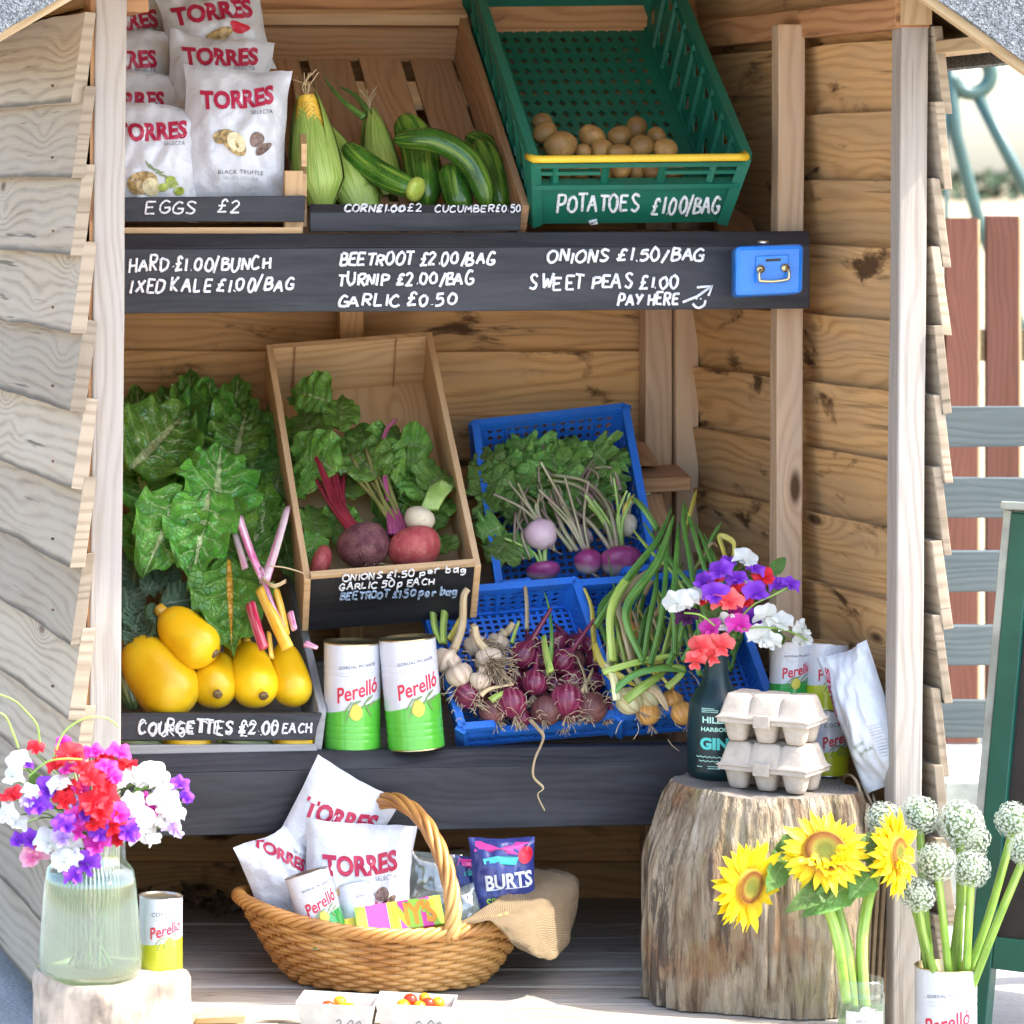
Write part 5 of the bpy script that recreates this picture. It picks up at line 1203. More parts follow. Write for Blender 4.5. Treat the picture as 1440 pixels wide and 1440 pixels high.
turnip('wide turnip with a magenta top at the front rim by the onion leaves', 873, 789, 31, 23, .0, 'turnip', (-.1, .4, .9), 8, -20, 100)
turnip('magenta turnip with green edging low in the front corner beside the beetroot box', 764, 803, 24, 14, .006, 'turnip', (-.1, .4, .9), 4, -20, 40)
turnip('earthy pale turnip behind the wide one near the crate side', 881, 738, 15, 19, .0, 'cream_root', (.1, .4, .9), 3, 5, 30)
turnip('purple pink turnip half buried under stalks in the middle', 818, 752, 17, 12, .0, 'turnip_pale', (.6, .3, .5), 3, 20, 30)
tl = thing('turnip_greens', 'mass of wilting lobed turnip leaves filling the upper blue crate', 'turnip leaves', P(770, 690, TY(770, 690)))
tsp = [(745, 690, 672, 632, 52, -.03), (730, 690, 664, 680, 46, -.03), (760, 670, 700, 640, 56, -.02), (790, 680, 740, 625, 60, -.02), (800, 660, 803, 604, 46, -.03), (820, 665, 850, 618, 56, -.02), (835, 650, 872, 640, 44, -.02), (770, 660, 760, 620, 60, -.01),
       (700, 735, 680, 762, 44, -.02), (735, 720, 700, 700, 56, -.01), (730, 750, 712, 790, 46, -.02), (790, 700, 830, 660, 60, -.01), (810, 720, 860, 690, 48, -.005), (780, 730, 800, 690, 44, -.005), (750, 740, 735, 700, 40, -.012), (840, 700, 880, 665, 36, .0)]
for i in range(18):
    a, b = rnd(690, 860), rnd(640, 715); tsp.append((a, b, a+rnd(-50, 40), b-rnd(30, 60), rnd(52, 74), rnd(-.035, -.012)))
for q in ((700, 700, 662, 650), (696, 720, 668, 700), (705, 740, 672, 755), (700, 680, 675, 628), (715, 760, 690, 790)): tsp.append((*q, 54, -.035))
for i in range(26):
    a, b = rnd(695, 860), rnd(640, 750); an = rnd(0, 2*pi); tsp.append((a, b, a+math.cos(an)*44, b-abs(math.sin(an))*42, rnd(28, 46), rnd(-.012, .012)))
for q in tsp:
    m = MB(); LP(m, (q[0], q[1], TY(q[0], q[1])+q[5]), (q[2], q[3], TY(q[2], q[3])+q[5]), q[4]*1.15, curl=rnd(.0, .35), ruffle=.13, rf=4, blister=.04, lobes=3, cup=rnd(-.15, .2), nu=16, nv=8); m.build('leaf', M['turnip_leaf'], tl)
m = MB()
for q in ([(862, 770, -.03), (845, 720, -.05), (815, 685, -.05), (770, 675, -.04)], [(868, 770, -.03), (856, 715, -.055), (825, 678, -.055), (776, 668, -.045)], [(858, 772, -.03), (830, 735, -.05), (800, 715, -.045), (785, 712, -.03)], [(872, 690, -.03), (862, 660, -.04), (835, 658, -.03)], [(812, 775, -.03), (790, 740, -.05), (772, 690, -.05)], [(805, 775, -.03), (782, 745, -.045), (760, 715, -.04)]):
    stalkp(m, [(x, y, TY(x, y)+d) for x, y, d in q], 3.6, 2.4, 7)
for i in range(26):
    a, b = rnd(720, 870), rnd(690, 790); stalkp(m, [(a, b, TY(a, b)-.015), (a-rnd(-12, 20), b-rnd(20, 40), TY(a, b-20)-.02), (a-rnd(-20, 34), b-rnd(45, 70), TY(a, b-50)-.012)], 2.6, 1.8, 6)
m.build('stalks', M['purple_stalk'], tl)
# ---- red onions and garlic
RY = depth_in(rf_, .15); RG = 'red onions in the front blue crate'
def onion(name, lab, px, py, r, dy, mat, up, neck=.5, grp=RG, cat='red onion', hair=True, tall=1.0):
    """up points along the neck"""
    Y = RY(px, py)+dy; c = P(px, py, Y); R_ = S(r, Y); u = V(up).normalized(); t = thing(name, lab, cat, c, grp)
    L = R_*2*(1+neck)*tall; b0 = 1/(1+neck)
    def rad(q):
        if q < b0: return R_*max(0, 1-abs(2*q/b0-1)**2.2)**.52 if q < b0*.6 else max(R_*max(0, 1-abs(2*q/b0-1)**2.2)**.6, R_*.2)
        return R_*(.24-.12*(q-b0)/(1-b0))
    side = V((rnd(-.5, .5), rnd(-.3, .3), rnd(-.2, .2)))*R_*neck
    m = MB(); body(m, [c-u*R_, c, c+u*R_*1.0, c-u*R_+u*L+side], rad, 18, .05, 26, nring=24); m.build('bulb', M[mat], t)
    if hair:
        m = MB()
        for k in range(9):
            d = (-u+V((rnd(-.9, .9), rnd(-.9, .3), rnd(-.6, .6)))).normalized(); o = c-u*R_*.95
            tube(m, smooth([o, o+d*R_*.4, o+d*R_*rnd(.6, 1.1)+V((rnd(-.006, .006), 0, -.003))], 3), .0007, 4)
        m.build('root_hair', M['root_hair'], t)
    return t
onion('red_onion', 'pinkish red onion beside the tin, below the garlic, at the crate corner', 657, 977, 20, -.02, 'red_onion', (-.3, .5, .3), .2)
onion('red_onion', 'shiny dark red onion, largest in the front middle of the crate', 720, 988, 21, -.03, 'red_onion', (-.1, .5, .85), .35)
onion('red_onion', 'dull brownish red onion at the front rim, next to the largest one', 768, 1000, 21, -.02, 'red_onion_dull', (.2, .6, .4), .2)
onion('red_onion', 'purple red onion under the dry straw stems, behind the dull brownish one', 797, 985, 24, -.03, 'red_onion', (.1, .5, .8), .3)
onion('red_onion', 'earthy brown red onion in the front corner next to the yellow onion crate', 832, 995, 22, -.02, 'red_onion_dull', (.3, .6, .3), .2)
onion('red_onion', 'glossy red onion in the middle with a tall green shoot beside it', 752, 960, 19, -.02, 'red_onion', (.15, .4, .9), .7)
onion('red_onion', 'dark onion with a long upright red neck against the mesh back', 736, 922, 20, -.02, 'red_onion', (.5, .25, .85), 1.5)
onion('red_onion', 'dark onion with a red neck bent over the crate side', 792, 930, 19, -.02, 'red_onion', (.6, .1, .75), 1.5)
onion('red_onion', 'dusky pink onion wedged by the crate side behind the straw', 808, 960, 19, -.01, 'red_onion', (.2, .5, .6), .2)
onion('red_onion', 'very dark onion in shadow between the corner onion and the largest one', 692, 1000, 19, -.005, 'red_onion_dull', (-.2, .5, .5), .2)
onion('red_onion', 'small dark onion low under the largest one at the low rim', 735, 1009, 13, .008, 'red_onion', (.2, .6, .3), .2)
onion('red_onion', 'small dark onion low at the rim beside the corner, half hidden', 694, 1008, 12, .008, 'red_onion', (-.2, .6, .3), .2)
RX_ = [(a, b) for a in (630, 655, 680, 705, 730, 755, 780, 805, 830, 855) for b in (905, 930, 955, 980, 1000)]
for (a, b) in RX_:
    lim = 592+(b-834)*.31
    if a < lim+40 or a > lim+225 or RND.random() < .35: continue
    if b < 950 and a < 715: continue
    onion('red_onion', 'red onion lying deeper in the heap, mostly covered by other onions', a+rnd(-8, 8), b+rnd(-8, 8), rnd(14, 19), rnd(.008, .022), RND.choice(['red_onion', 'red_onion', 'red_onion_dull']), (rnd(-1, 1), .4, rnd(.1, 1)), rnd(.2, .9))
GG = 'garlic bulbs in the front blue crate'
def garlic(lab, px, py, r, dy, up, stalk=None, roots=20, rdir=(0, -.4, -.8), rl=1.2):
    Y = RY(px, py)+dy; c = P(px, py, Y); R_ = S(r, Y); u = V(up).normalized(); t = thing('garlic_bulb', lab, 'garlic', c, GG)
    m = MB(); body(m, [c-u*R_*.9, c+u*R_*1.35], lambda q: R_*(max(0, 1-abs(2*min(1, q*1.15)-1)**2)**.6 if q < .72 else .30), 24, .06, 40, nring=18, lobes=7, lobe_amp=.07); m.build('bulb', M['garlic'], t)
    if stalk:
        m = MB(); stalkp(m, [(px+u.x*r, py-u.z*r, Y)]+[(a, b, Y+.01) for a, b in stalk], 6.5, 4.5, 8); m.build('stalk', M['dry'], t)
    if roots:
        m = MB(); d0 = V(rdir).normalized()
        for k in range(roots):
            d = (d0+V((rnd(-1, 1), rnd(-.6, .4), rnd(-.8, .8)))*.8).normalized(); o = c+d0*R_*.7+V((rnd(-1, 1), 0, rnd(-1, 1)))*R_*.3
            tube(m, smooth([o, o+d*R_*.5*rl, o+d*R_*rl+V((rnd(-.008, .008), rnd(-.004, .004), rnd(-.012, .004)))], 4), .0007, 4)
        m.build('roots', M['root_hair'], t)
garlic('garlic bulb with a tall tan stalk standing up at the crate corner beside the tin', 628, 930, 20, -.03, (.5, .2, .8), [(650, 880), (652, 840), (658, 828)], 14)
garlic('dirty garlic bulb just below the one with the tall tan stalk', 646, 950, 19, -.04, (-.4, .3, .7), None, 16)
garlic('garlic bulb with a mop of tangled pale roots facing forward', 688, 930, 20, -.03, (0, .8, .5), [(672, 900), (668, 880)], 110, (.05, -.8, -.1), 2.1)
garlic('garlic bulb behind the root mop with a cut fibrous neck', 668, 908, 17, -.01, (-.1, .3, .9), [(668, 888), (664, 878)], 30, (.5, -.6, .1), 1.6)
garlic('garlic bulb behind the root mop tipped towards the mesh back', 700, 905, 16, -.01, (.4, .3, .8), [(714, 888), (722, 876)], 40, (0, -.8, -.2), 1.8)
garlic('small split garlic bulb showing its cloves under the root mop', 675, 958, 15, -.045, (.2, .1, .9), None, 10)
sh_ = thing('onion_shoots', 'upright cut green and dry stems sticking up at the back of the red onion crate', 'onion stems', P(650, 900, 5.58))
def strap(mat, pts, r0, r1=2, nm='stem', par=None, flat=.45):
    m = MB(); stalkp(m, [(a, b, RY(a, b)+d) for a, b, d in pts], r0, r1, 8, flat); return m.build(nm, M[mat], par)
strap('scape_light', [(622, 905, -.03), (611, 880, -.03), (608, 822, -.02)], 8, 7, par=sh_); strap('scape_light', [(624, 905, -.03), (624, 875, -.03), (630, 822, -.02)], 9, 8, par=sh_)
strap('scape_yellow', [(632, 900, -.03), (645, 875, -.03), (668, 830, -.02)], 7, 3, par=sh_); strap('dry', [(741, 885, -.01), (741, 855, -.01), (739, 826, -.01)], 5, 5, par=sh_)
strap('scape', [(772, 940, -.05), (776, 900, -.045), (773, 860, -.03), (766, 834, -.03)], 7, 2, par=sh_); strap('scape_light', [(774, 945, -.055), (768, 920, -.05), (764, 895, -.04)], 7, 5, par=sh_)
strap('scape_light', [(720, 905, -.01), (724, 890, -.01), (730, 874, -.01)], 5, 3, par=sh_); strap('scape_light', [(690, 985, -.05), (700, 978, -.05), (712, 972, -.045)], 6, 3, par=sh_); strap('dry', [(676, 978, -.05), (690, 968, -.05), (722, 962, -.045)], 4, 2, par=sh_)
strap('dry', [(745, 1012, -.03), (757, 1025, -.045), (764, 1038, -.05), (752, 1068, -.06), (750, 1092, -.06), (764, 1108, -.06), (756, 1118, -.06), (766, 1140, -.06)], 3, 1.2, par=sh_)
strap('dry', [(826, 975, -.04), (822, 950, -.04), (812, 925, -.035)], 5, 2, par=sh_); strap('dry', [(818, 975, -.04), (828, 955, -.04), (834, 940, -.035)], 5, 2, par=sh_)
m = MB()
for i in range(190):
    a, b = (rnd(790, 850), rnd(955, 990)) if i < 70 else (rnd(640, 840), rnd(900, 1015)); d = RY(a, b)-rnd(.03, .05); o = P(a, b, d); dr = V((rnd(-1, 1), rnd(-.3, .3), rnd(-.5, .7)))*.022
    tube(m, smooth([o, o+dr*.6+V((0, 0, .004)), o+dr], 3), .0006, 4)
m.build('straw', M['root_hair'], sh_)
strap('scape_yellow', [(840, 930, -.01), (835, 895, -.015), (832, 855, -.02), (822, 828, -.02)], 8, 4, par=sh_)
# ---- brown onions with their leaves
OY = depth_in(of, .1); OG = 'brown onions in the right blue crate'
def onion2(lab, px, py, r, dy, mat, up, neck=.5):
    global RY
    keep = RY; RY = OY; o = onion('onion', lab, px, py, r, dy, mat, up, neck, OG, 'onion'); RY = keep; return o
onion2('orange brown onion at the low rim of the crate beside the red onions', 911, 1003, 17, -.012, 'onion', (-.1, .5, .8), .3)
onion2('golden onion at the front of the crate beside the dark bottle', 960, 1003, 17, -.012, 'onion', (-.3, .5, .8), .5)
onion2('pale yellow onion with thick pale neck between the two front ones', 912, 978, 19, -.03, 'onion_pale', (-.5, .3, .7), .9)
onion2('large pale onion lying at the crate side under the bent stems', 885, 985, 20, -.03, 'onion_pale', (-.6, .4, .8), 1.0)
onion2('onion in shadow behind the golden one', 945, 985, 16, .0, 'onion', (.1, .5, .8), .6)
onion2('brown onion at the bottle side of the crate half hidden by the dark bottle', 1000, 985, 18, .0, 'onion', (.1, .5, .8), .4)
onion2('brown skinned onion standing up among the leaf bases', 888, 890, 16, -.02, 'onion', (-.1, .3, .9), .6)
ol = thing('onion_leaves', 'heap of long green and yellowing onion leaves spilling over the right blue crate', 'onion leaves', P(920, 900, 5.6))
sp = [('scape', [(905, 930), (880, 860), (925, 790), (948, 725)], 14), ('scape', [(838, 880), (885, 810), (925, 760), (945, 715)], 12), ('scape_light', [(862, 930), (858, 870), (872, 830), (905, 790)], 15), ('scape', [(905, 935), (912, 880), (922, 830), (925, 795)], 11),
      ('scape', [(915, 935), (930, 870), (937, 800), (940, 740)], 11), ('scape', [(950, 920), (948, 840), (952, 780), (955, 735)], 12), ('scape', [(1005, 890), (975, 830), (940, 785), (905, 735)], 11), ('scape_light', [(990, 880), (950, 810), (915, 775), (888, 742)], 10),
      ('scape', [(985, 900), (972, 800), (962, 740), (962, 705)], 13), ('scape', [(1010, 860), (985, 780), (972, 735), (963, 708)], 10), ('scape_yellow', [(962, 760), (970, 725), (980, 688)], 8), ('scape', [(1015, 850), (1000, 790), (978, 735)], 10),
      ('scape', [(925, 745), (905, 715), (888, 697)], 11), ('scape_yellow', [(890, 697), (880, 710), (875, 722)], 6), ('scape_yellow', [(1022, 790), (1016, 770), (1012, 755), (1022, 756), (1032, 765), (1030, 785)], 7),
      ('scape_light', [(868, 945), (850, 945), (900, 930), (960, 918)], 9), ('scape', [(860, 975), (890, 950), (930, 940), (965, 945)], 11), ('scape_light', [(880, 985), (905, 965), (935, 945)], 11), ('dry', [(890, 930), (878, 880), (870, 840), (925, 796)], 16),
      ('dry', [(905, 965), (925, 975), (940, 1000)], 10), ('onion_pale', [(868, 985), (862, 950), (850, 930)], 16), ('onion_pale', [(858, 935), (858, 900), (858, 860)], 16), ('scape', [(940, 935), (955, 900), (965, 850), (975, 800)], 12), ('scape', [(960, 930), (985, 880), (1000, 830)], 11),
      ('scape_light', [(930, 930), (945, 870), (950, 820)], 10), ('scape', [(975, 935), (990, 900), (985, 850)], 12), ('scape', [(895, 930), (905, 880), (915, 850)], 10), ('scape_yellow', [(835, 905), (848, 935), (870, 950), (895, 965)], 9), ('scape_light', [(880, 930), (870, 890), (868, 860)], 9),
      ('scape', [(990, 790), (1000, 760), (1015, 735)], 10), ('scape_light', [(975, 810), (985, 785), (1000, 760)], 8), ('dry', [(975, 805), (985, 790), (1000, 765), (1010, 770)], 5), ('scape', [(1035, 900), (1020, 850), (1010, 800), (990, 750)], 12), ('scape', [(1000, 940), (1010, 890), (1030, 850)], 11), ('scape', [(985, 950), (960, 880), (955, 830)], 12)]
for i in range(34):
    a = rnd(850, 1030); b = rnd(900, 960); sp.append((RND.choice(['scape', 'scape', 'scape_light', 'scape', 'dry']), [(a, b), (a+rnd(-20, 24), b-rnd(40, 60)), (a+rnd(-10, 50), b-rnd(90, 150))], rnd(7, 12)))
for i in range(16):
    a = rnd(850, 1010); b = rnd(880, 970); sp.append((RND.choice(['dry', 'scape_yellow', 'dry', 'scape_light']), [(a, b), (a+rnd(-25, 25), b-rnd(15, 40)), (a+rnd(-40, 40), b-rnd(20, 70))], rnd(4, 8)))
for i, (mt, pts, r) in enumerate(sp):
    d0 = -.022-.0011*(len(sp)-i if i < 35 else 8)+rnd(-.004, .004); m = MB()
    if i >= 35: d0 = -.004 if i < 69 else -.05
    pp = [(a, b, min(OY(a, b), 5.80)+d0*(1.2 if 0 < k < len(pts)-1 else 1)) for k, (a, b) in enumerate(pts)]; n_ = 6
    q = smooth([P(*t) for t in pp], n_); k = len(q)-1; R_ = S(r, 5.6)*rnd(.5, .72)
    tube(m, q, [R_*(.95-.10*j/k if j < k*.75 else .85*(1-(j/k-.75)/.25*.75)) for j in range(k+1)], 9, flat=.40); m.build('leaf', M[mt], ol)
m = MB()
for i in range(26):
    a, b = rnd(850, 1000), rnd(900, 1040); o = P(a, b, OY(a, min(b, 1000))-.035); dr = V((rnd(-1, 1), 0, rnd(-1, 1)))*.025
    tube(m, smooth([o, o+dr*.5+V((rnd(-.005, .005), 0, 0)), o+dr], 3), .0007, 4)
m.build('dry_strand', M['dry'], ol)
# ---- courgettes, chard and kale
Y = 5.50
gc2 = thing('wooden_crate', 'grey painted wooden crate with black COURGETTES board holding chard and yellow courgettes', 'wooden crate', P(310, 1062, Y), 'wooden produce crates')
m = MB(); a, b = P(120, 1041, Y), P(440, 1041, Y); c, d = P(120, 1003, Y), P(453, 1003, Y); hexa(m, [a, b, b+t_, a+t_, c, d, d+t_, c+t_], 0, 6, .0004); fb = m.build('front_board', M['black_paint'], gc2, bevel=.0012)
m = MB(); fn = lambda x, y: P(x, y, Y-.0012); line(m, fn, 'COURGETTES £2.00', 194, 1031, 394, 17, lw=.0036, rough=.1); line(m, fn, 'COURGETTES £2.00', 196, 1033, 396, 17, lw=.0024, rough=.13); line(m, fn, 'EACH', 396, 1031, 440, 13, lw=.0032, rough=.1); m.build('chalk_lettering', M['chalk'], fb)
m = MB(); a, b = P(120, 1063, Y), P(446, 1062, Y); c, d = P(120, 1048, Y), P(446, 1047, Y); hexa(m, [a, b, b+t_, a+t_, c, d, d+t_, c+t_], 0, 6, .0004); m.build('bottom_rail', M['grey_crate'], gc2, bevel=.001)
m = MB(); w_ = V((.012, 0, 0)); p = [P(440, 1062, Y+.013), P(448, 998, Y+.013), P(397, 775, 5.86), P(393, 850, 5.88)]; hexa(m, [p[0], p[0]+w_, p[3]+w_, p[3], p[1], p[1]+w_, p[2]+w_, p[2]], 1, 6, .0005); m.build('side', M['grey_crate'], gc2, bevel=.001)
m = MB(); box(m, WORLD, P(426, 0, Y).x, P(448, 0, Y).x, Y-.0145, Y-.0005, P(0, 1046, Y).z, P(0, 975, Y).z, 2); m.build('corner_post', M['grey_crate'], gc2, bevel=.002) if False else None
m = MB(); a = P(120, 1058, Y+.013); b = P(440, 1058, Y+.013); box(m, Fr(a, b-a, V((0, .35, .13)), V((0, 0, .005))), 0, 1, 0, 1, 0, 1, 0); m.build('base', M['grey_crate'], gc2)
# sides continue behind the post
QG = 'yellow courgettes in the grey crate'
def courg(lab, p0, p1, r0, r1, scar=True, mat='courgette', group=QG, sc_dir=None):
    a, b = P(*p0), P(*p1); ra, rb = S(r0, p0[2]), S(r1, p1[2]); ax = (b-a).normalized(); t = thing('courgette', lab, 'courgette', a, group)
    m = MB(); body(m, [a-ax*ra*.5, a.lerp(b, .5)+V((0, -.003, 0)), b+ax*rb*.75], lambda q: (ra+(rb-ra)*min(1, q*1.35))*max(0, 1-abs(2*q-1)**3.4)**.5, 30, .05, 16, nring=30, lobes=5, lobe_amp=.014); m.build('body', M[mat], t)
    if scar:
        e = b+ax*rb*.72+V(sc_dir or (0, 0, 0)); m = MB(); body(m, [e-ax*.004, e+ax*.0045], lambda q: .0075*max(0, 1-abs(2*q-1)**3)**.4, 12, .15, 200); m.build('blossom_scar', M['blossom_scar'], t)
    m = MB(); tube(m, [a-ax*ra*.35, a-ax*ra*.9], [ra*.38, ra*.33], 6); m.build('stalk_stub', M['stem_yellow' if mat == 'courgette' else 'stem'], t)
    return t
courg('largest yellow courgette, lying beside the pale post', (195, 915, 5.58), (240, 975, 5.545), 36, 47, False)
courg('yellow courgette on top with a scuffed greenish patch', (240, 872, 5.575), (280, 910, 5.545), 29, 37, True, sc_dir=(.003, -.006, .010))
courg('yellow courgette tucked under the scuffed one with its round end facing out', (308, 935, 5.60), (300, 968, 5.545), 25, 34, True, sc_dir=(.008, -.016, .008))
courg('yellow courgette in the middle of the crate below the leaf with the orange rib', (349, 915, 5.60), (359, 968, 5.545), 22, 35, True, sc_dir=(.006, -.018, .012))
courg('yellow courgette at the crate side below the chard stems', (399, 912, 5.595), (412, 972, 5.55), 18, 30, False)
courg('yellow courgette at the bottom, seen through the gap under the board', (240, 1040, 5.53), (280, 1043, 5.53), 20, 22, False)
courg('yellow courgette low at the crate corner, seen through the gap', (395, 1042, 5.53), (425, 1043, 5.53), 18, 20, False)
courg('orange yellow courgette sliver behind the middle ones', (330, 905, 5.66), (333, 940, 5.63), 15, 20, False)
SGp = 'striped green courgettes in the grey crate'
courg('dark striped green courgette standing beside the pale post', (172, 930, 5.60), (186, 985, 5.56), 16, 20, False, 'striped', SGp)
courg('striped green courgette at the bottom seen in the gap below the board', (320, 1042, 5.535), (370, 1043, 5.535), 17, 20, False, 'striped', SGp)
courg('striped green courgette at the bottom beside the post, seen in the gap', (170, 1042, 5.535), (215, 1043, 5.535), 17, 20, False, 'striped', SGp)
def CYd(py): return 5.60+max(0, (930-py))/410*.36
ch_ = thing('chard_bunch', 'big bunch of glossy dark green chard leaves with pale veins standing in the grey crate', 'chard', P(290, 800, 5.7))
def cl(par, bx, by, tx, ty, w, d=0, mat='chard', curl=.22, tipd=0, **kw):
    m = MB(); q = dict(ruffle=.11, rf=4, blister=.06, cup=.20, nu=44, nv=22); q.update(kw); LP(m, (bx, by, CYd(by)+d), (tx, ty, CYd(ty)+d+tipd), w*1.15, curl=curl, **q); return m.build('leaf', M[mat], par)
for q in [(200, 650, 190, 528, 84), (236, 640, 245, 520, 90), (282, 640, 300, 522, 84), (322, 640, 340, 512, 60), (262, 620, 268, 508, 50), (350, 680, 378, 560, 96), (306, 650, 318, 545, 90)]: cl(ch_, q[0], q[1], q[2], q[3], q[4], .012, RND.choice(['chard', 'chard', 'chard_light']), rnd(.05, .2))
for i in range(9):   # back layer
    a = rnd(190, 380); b = rnd(600, 780); cl(ch_, a, b+45, a+rnd(-25, 25), b-45, rnd(70, 95), .03, 'chard')
for q in [(225, 640, 190, 545, 60, .02, 'chard_light'), (262, 600, 268, 517, 58, .02, 'chard'), (290, 610, 288, 535, 66, .03, 'chard'), (322, 600, 338, 517, 44, .03, 'chard'), (350, 690, 365, 560, 100, .0, 'chard_light'), (375, 760, 390, 625, 88, .01, 'chard_light'), (330, 650, 345, 565, 80, -.01, 'chard'),
          (212, 720, 180, 600, 84, .0, 'chard'), (182, 662, 283, 552, 112, -.045, 'chard'), (250, 640, 235, 560, 80, .01, 'chard'), (300, 740, 322, 600, 104, -.03, 'chard'), (350, 770, 345, 650, 92, -.02, 'chard'), (205, 800, 205, 690, 80, .0, 'chard'), (240, 780, 262, 690, 76, -.02, 'chard'),
          (255, 690, 212, 788, 92, -.055, 'chard'), (345, 800, 375, 700, 70, -.03, 'chard'), (295, 690, 268, 812, 92, -.06, 'chard'), (310, 700, 320, 800, 84, -.045, 'chard'), (372, 690, 365, 790, 60, -.03, 'chard'), (390, 720, 412, 795, 46, -.02, 'chard_light'), (385, 700, 398, 660, 50, -.02, 'chard')]:
    cl(ch_, *q[:5], q[5]*1.7 if q[5] < 0 else q[5], mat=q[6], curl=rnd(.1, .4), tipd=rnd(-.035, -.005))
cl(ch_, 322, 785, 326, 906, 104, -.085, 'chard_gold', .12, -.035)
cl(ch_, 262, 850, 300, 880, 50, -.05, 'chard_light', .2)
kb_ = thing('kale_bunch', 'blue green curly kale leaves tucked between the chard and the courgettes', 'kale', P(215, 850, 5.62))
for q in [(225, 850, 300, 836, 46, -.07), (205, 840, 235, 770, 34, -.04), (188, 830, 190, 745, 40, -.02), (215, 880, 232, 850, 40, -.075), (180, 870, 178, 800, 44, -.05), (190, 890, 200, 840, 40, -.06), (200, 905, 190, 870, 44, -.065), (175, 905, 178, 860, 40, -.06), (215, 900, 205, 870, 36, -.06), (240, 830, 225, 780, 36, -.03), (290, 770, 320, 760, 30, -.06)]:
    cl(kb_, *q, mat='kale', curl=.3, ruffle=.2, rf=8, blister=.06)
cs = thing('rainbow_chard', 'tied rainbow chard stems in pink, white, yellow and red beside the crate side', 'chard stems', P(380, 880, 5.6))
def stem(mat, pts, r0, r1, flat=.6):
    m = MB(); stalkp(m, [(a, b, CYd(b)+d-.045) for a, b, d in pts], r0, r1, 10, flat); m.build('stem', M[mat], cs)
stem('stem_pink', [(336, 728, -.075), (352, 775, -.08), (370, 815, -.085)], 9, 8); stem('stem_white', [(404, 715, -.06), (388, 770, -.08), (372, 818, -.09)], 7, 10)
stem('stem_pink', [(366, 800, -.09), (380, 845, -.095), (398, 885, -.09)], 5, 5); stem('stem_yellow', [(366, 828, -.085), (385, 870, -.09), (405, 912, -.08)], 9, 10, .5)
stem('stem_red', [(352, 850, -.07), (362, 885, -.075), (371, 912, -.07)], 9, 8); stem('stem_yellow', [(388, 830, -.05), (396, 860, -.05), (402, 890, -.05)], 8, 8); stem('stem_pink', [(408, 862, -.05), (414, 885, -.055)], 6, 5)
stem('stem_white', [(328, 745, -.06), (338, 775, -.065), (345, 800, -.06)], 5, 6); stem('stem_pink', [(430, 905, -.06), (446, 911, -.07)], 6, 3); stem('stem_yellow', [(378, 890, -.06), (382, 925, -.06)], 5, 5)
m = MB(); q = [P(a, b, CYd(b)-.145) for a, b in ((380, 796), (400, 798), (424, 805), (436, 812))]; tube(m, smooth(q, 5), .0012, 5)
for k in range(3): tube(m, smooth([P(368+k, 812+k*2, CYd(815)-.145), P(385, 822+k*2, CYd(815)-.16), P(402, 815+k*2, CYd(815)-.145)], 5), .001, 5)
m.build('string', M['dry'], cs)
# two big tins
can('tin', 'tall green and white tin standing straight beside the courgette crate', 501, 1061, 5.50, 40, 155, M['can_green'], .05, group='tall green and white tins', rim='brass')
can('tin', 'tall green and white tin tilted to one side against the red onion crate', 592, 1057, 5.470, 40, 157, M['can_green'], .10, axis=(-.085, .02, 1), group='tall green and white tins', rim='brass')
# ================================================================== stump and what stands on it
def stumpish(name, label, cat, c, R0, z0, z1, prof, mats, big=.07, groove=.010, seg=320, rings=44, gf=11., topdip=.004, sd=5., tilt=0., shoulder=0.):
    t = thing(name, label, cat, V((c[0], c[1], z0))); vs = []; fs = []; uv = []
    def rad(a, h):
        x, y = math.cos(a), math.sin(a)
        g_ = noise.noise(V((x*gf*.5+sd, y*gf*.5, h*1.3)))*.6+noise.noise(V((x*gf+sd, y*gf, h*2.2)))*.5+noise.noise(V((x*gf*2.6, y*gf*2.6+sd, h*4)))*.25
        return R0*prof(h)*(1+big*noise.noise(V((x*1.3+sd, y*1.3, h*.9))))+groove*(g_-.55*max(0, .35-abs(noise.noise(V((x*gf*1.4+sd*3, y*gf*1.4, h*1.6)))))*3)*(1-.25*h)
    def ztop(a): return z1+.006*noise.noise(V((math.cos(a)*2, math.sin(a)*2, sd)))+tilt*math.cos(a)
    for i in range(rings+1):
        h = i/rings
        for k in range(seg):
            a = 2*pi*k/seg; r = rad(a, h)*(1-shoulder*max(0, .25-math.cos(a)*.85)*(max(0, h-.62)/.38)**1.3); r *= 1-.035*max(0, h-.94)/.06
            vs.append(V((c[0]+math.cos(a)*r, c[1]+math.sin(a)*r, lerp(z0, ztop(a), h)))); uv.append((h, k/seg))
    fs = [(i*seg+k, i*seg+(k+1) % seg, (i+1)*seg+(k+1) % seg, (i+1)*seg+k) for i in range(rings) for k in range(seg)]
    m = MB(); m.add(vs, fs, uv=uv); m.build('bark', mats[0], t)
    m = MB(); top = vs[rings*seg:]; tv = []; cc = V((c[0], c[1], z1))
    for j, q in enumerate((1, .985, .9, .72, .5, .25)):
        for k in range(seg):
            p = cc.lerp(top[k], q); p.z += (.0025*noise.noise(p*60)+.003*noise.noise(p*18)) if j else 0; p.z -= 0 if j == 0 else topdip*.3; tv.append(p)
    n_ = len(tv); tv.append(cc); f2 = [(j*seg+k, j*seg+(k+1) % seg, (j+1)*seg+(k+1) % seg, (j+1)*seg+k) for j in range(5) for k in range(seg)]+[(5*seg+k, 5*seg+(k+1) % seg, n_) for k in range(seg)]
    m.add(tv, f2); m.build('cut_top', mats[1], t, loc=cc)
    return t
SX, SY = (1062-CX)/F*5.31, 5.31
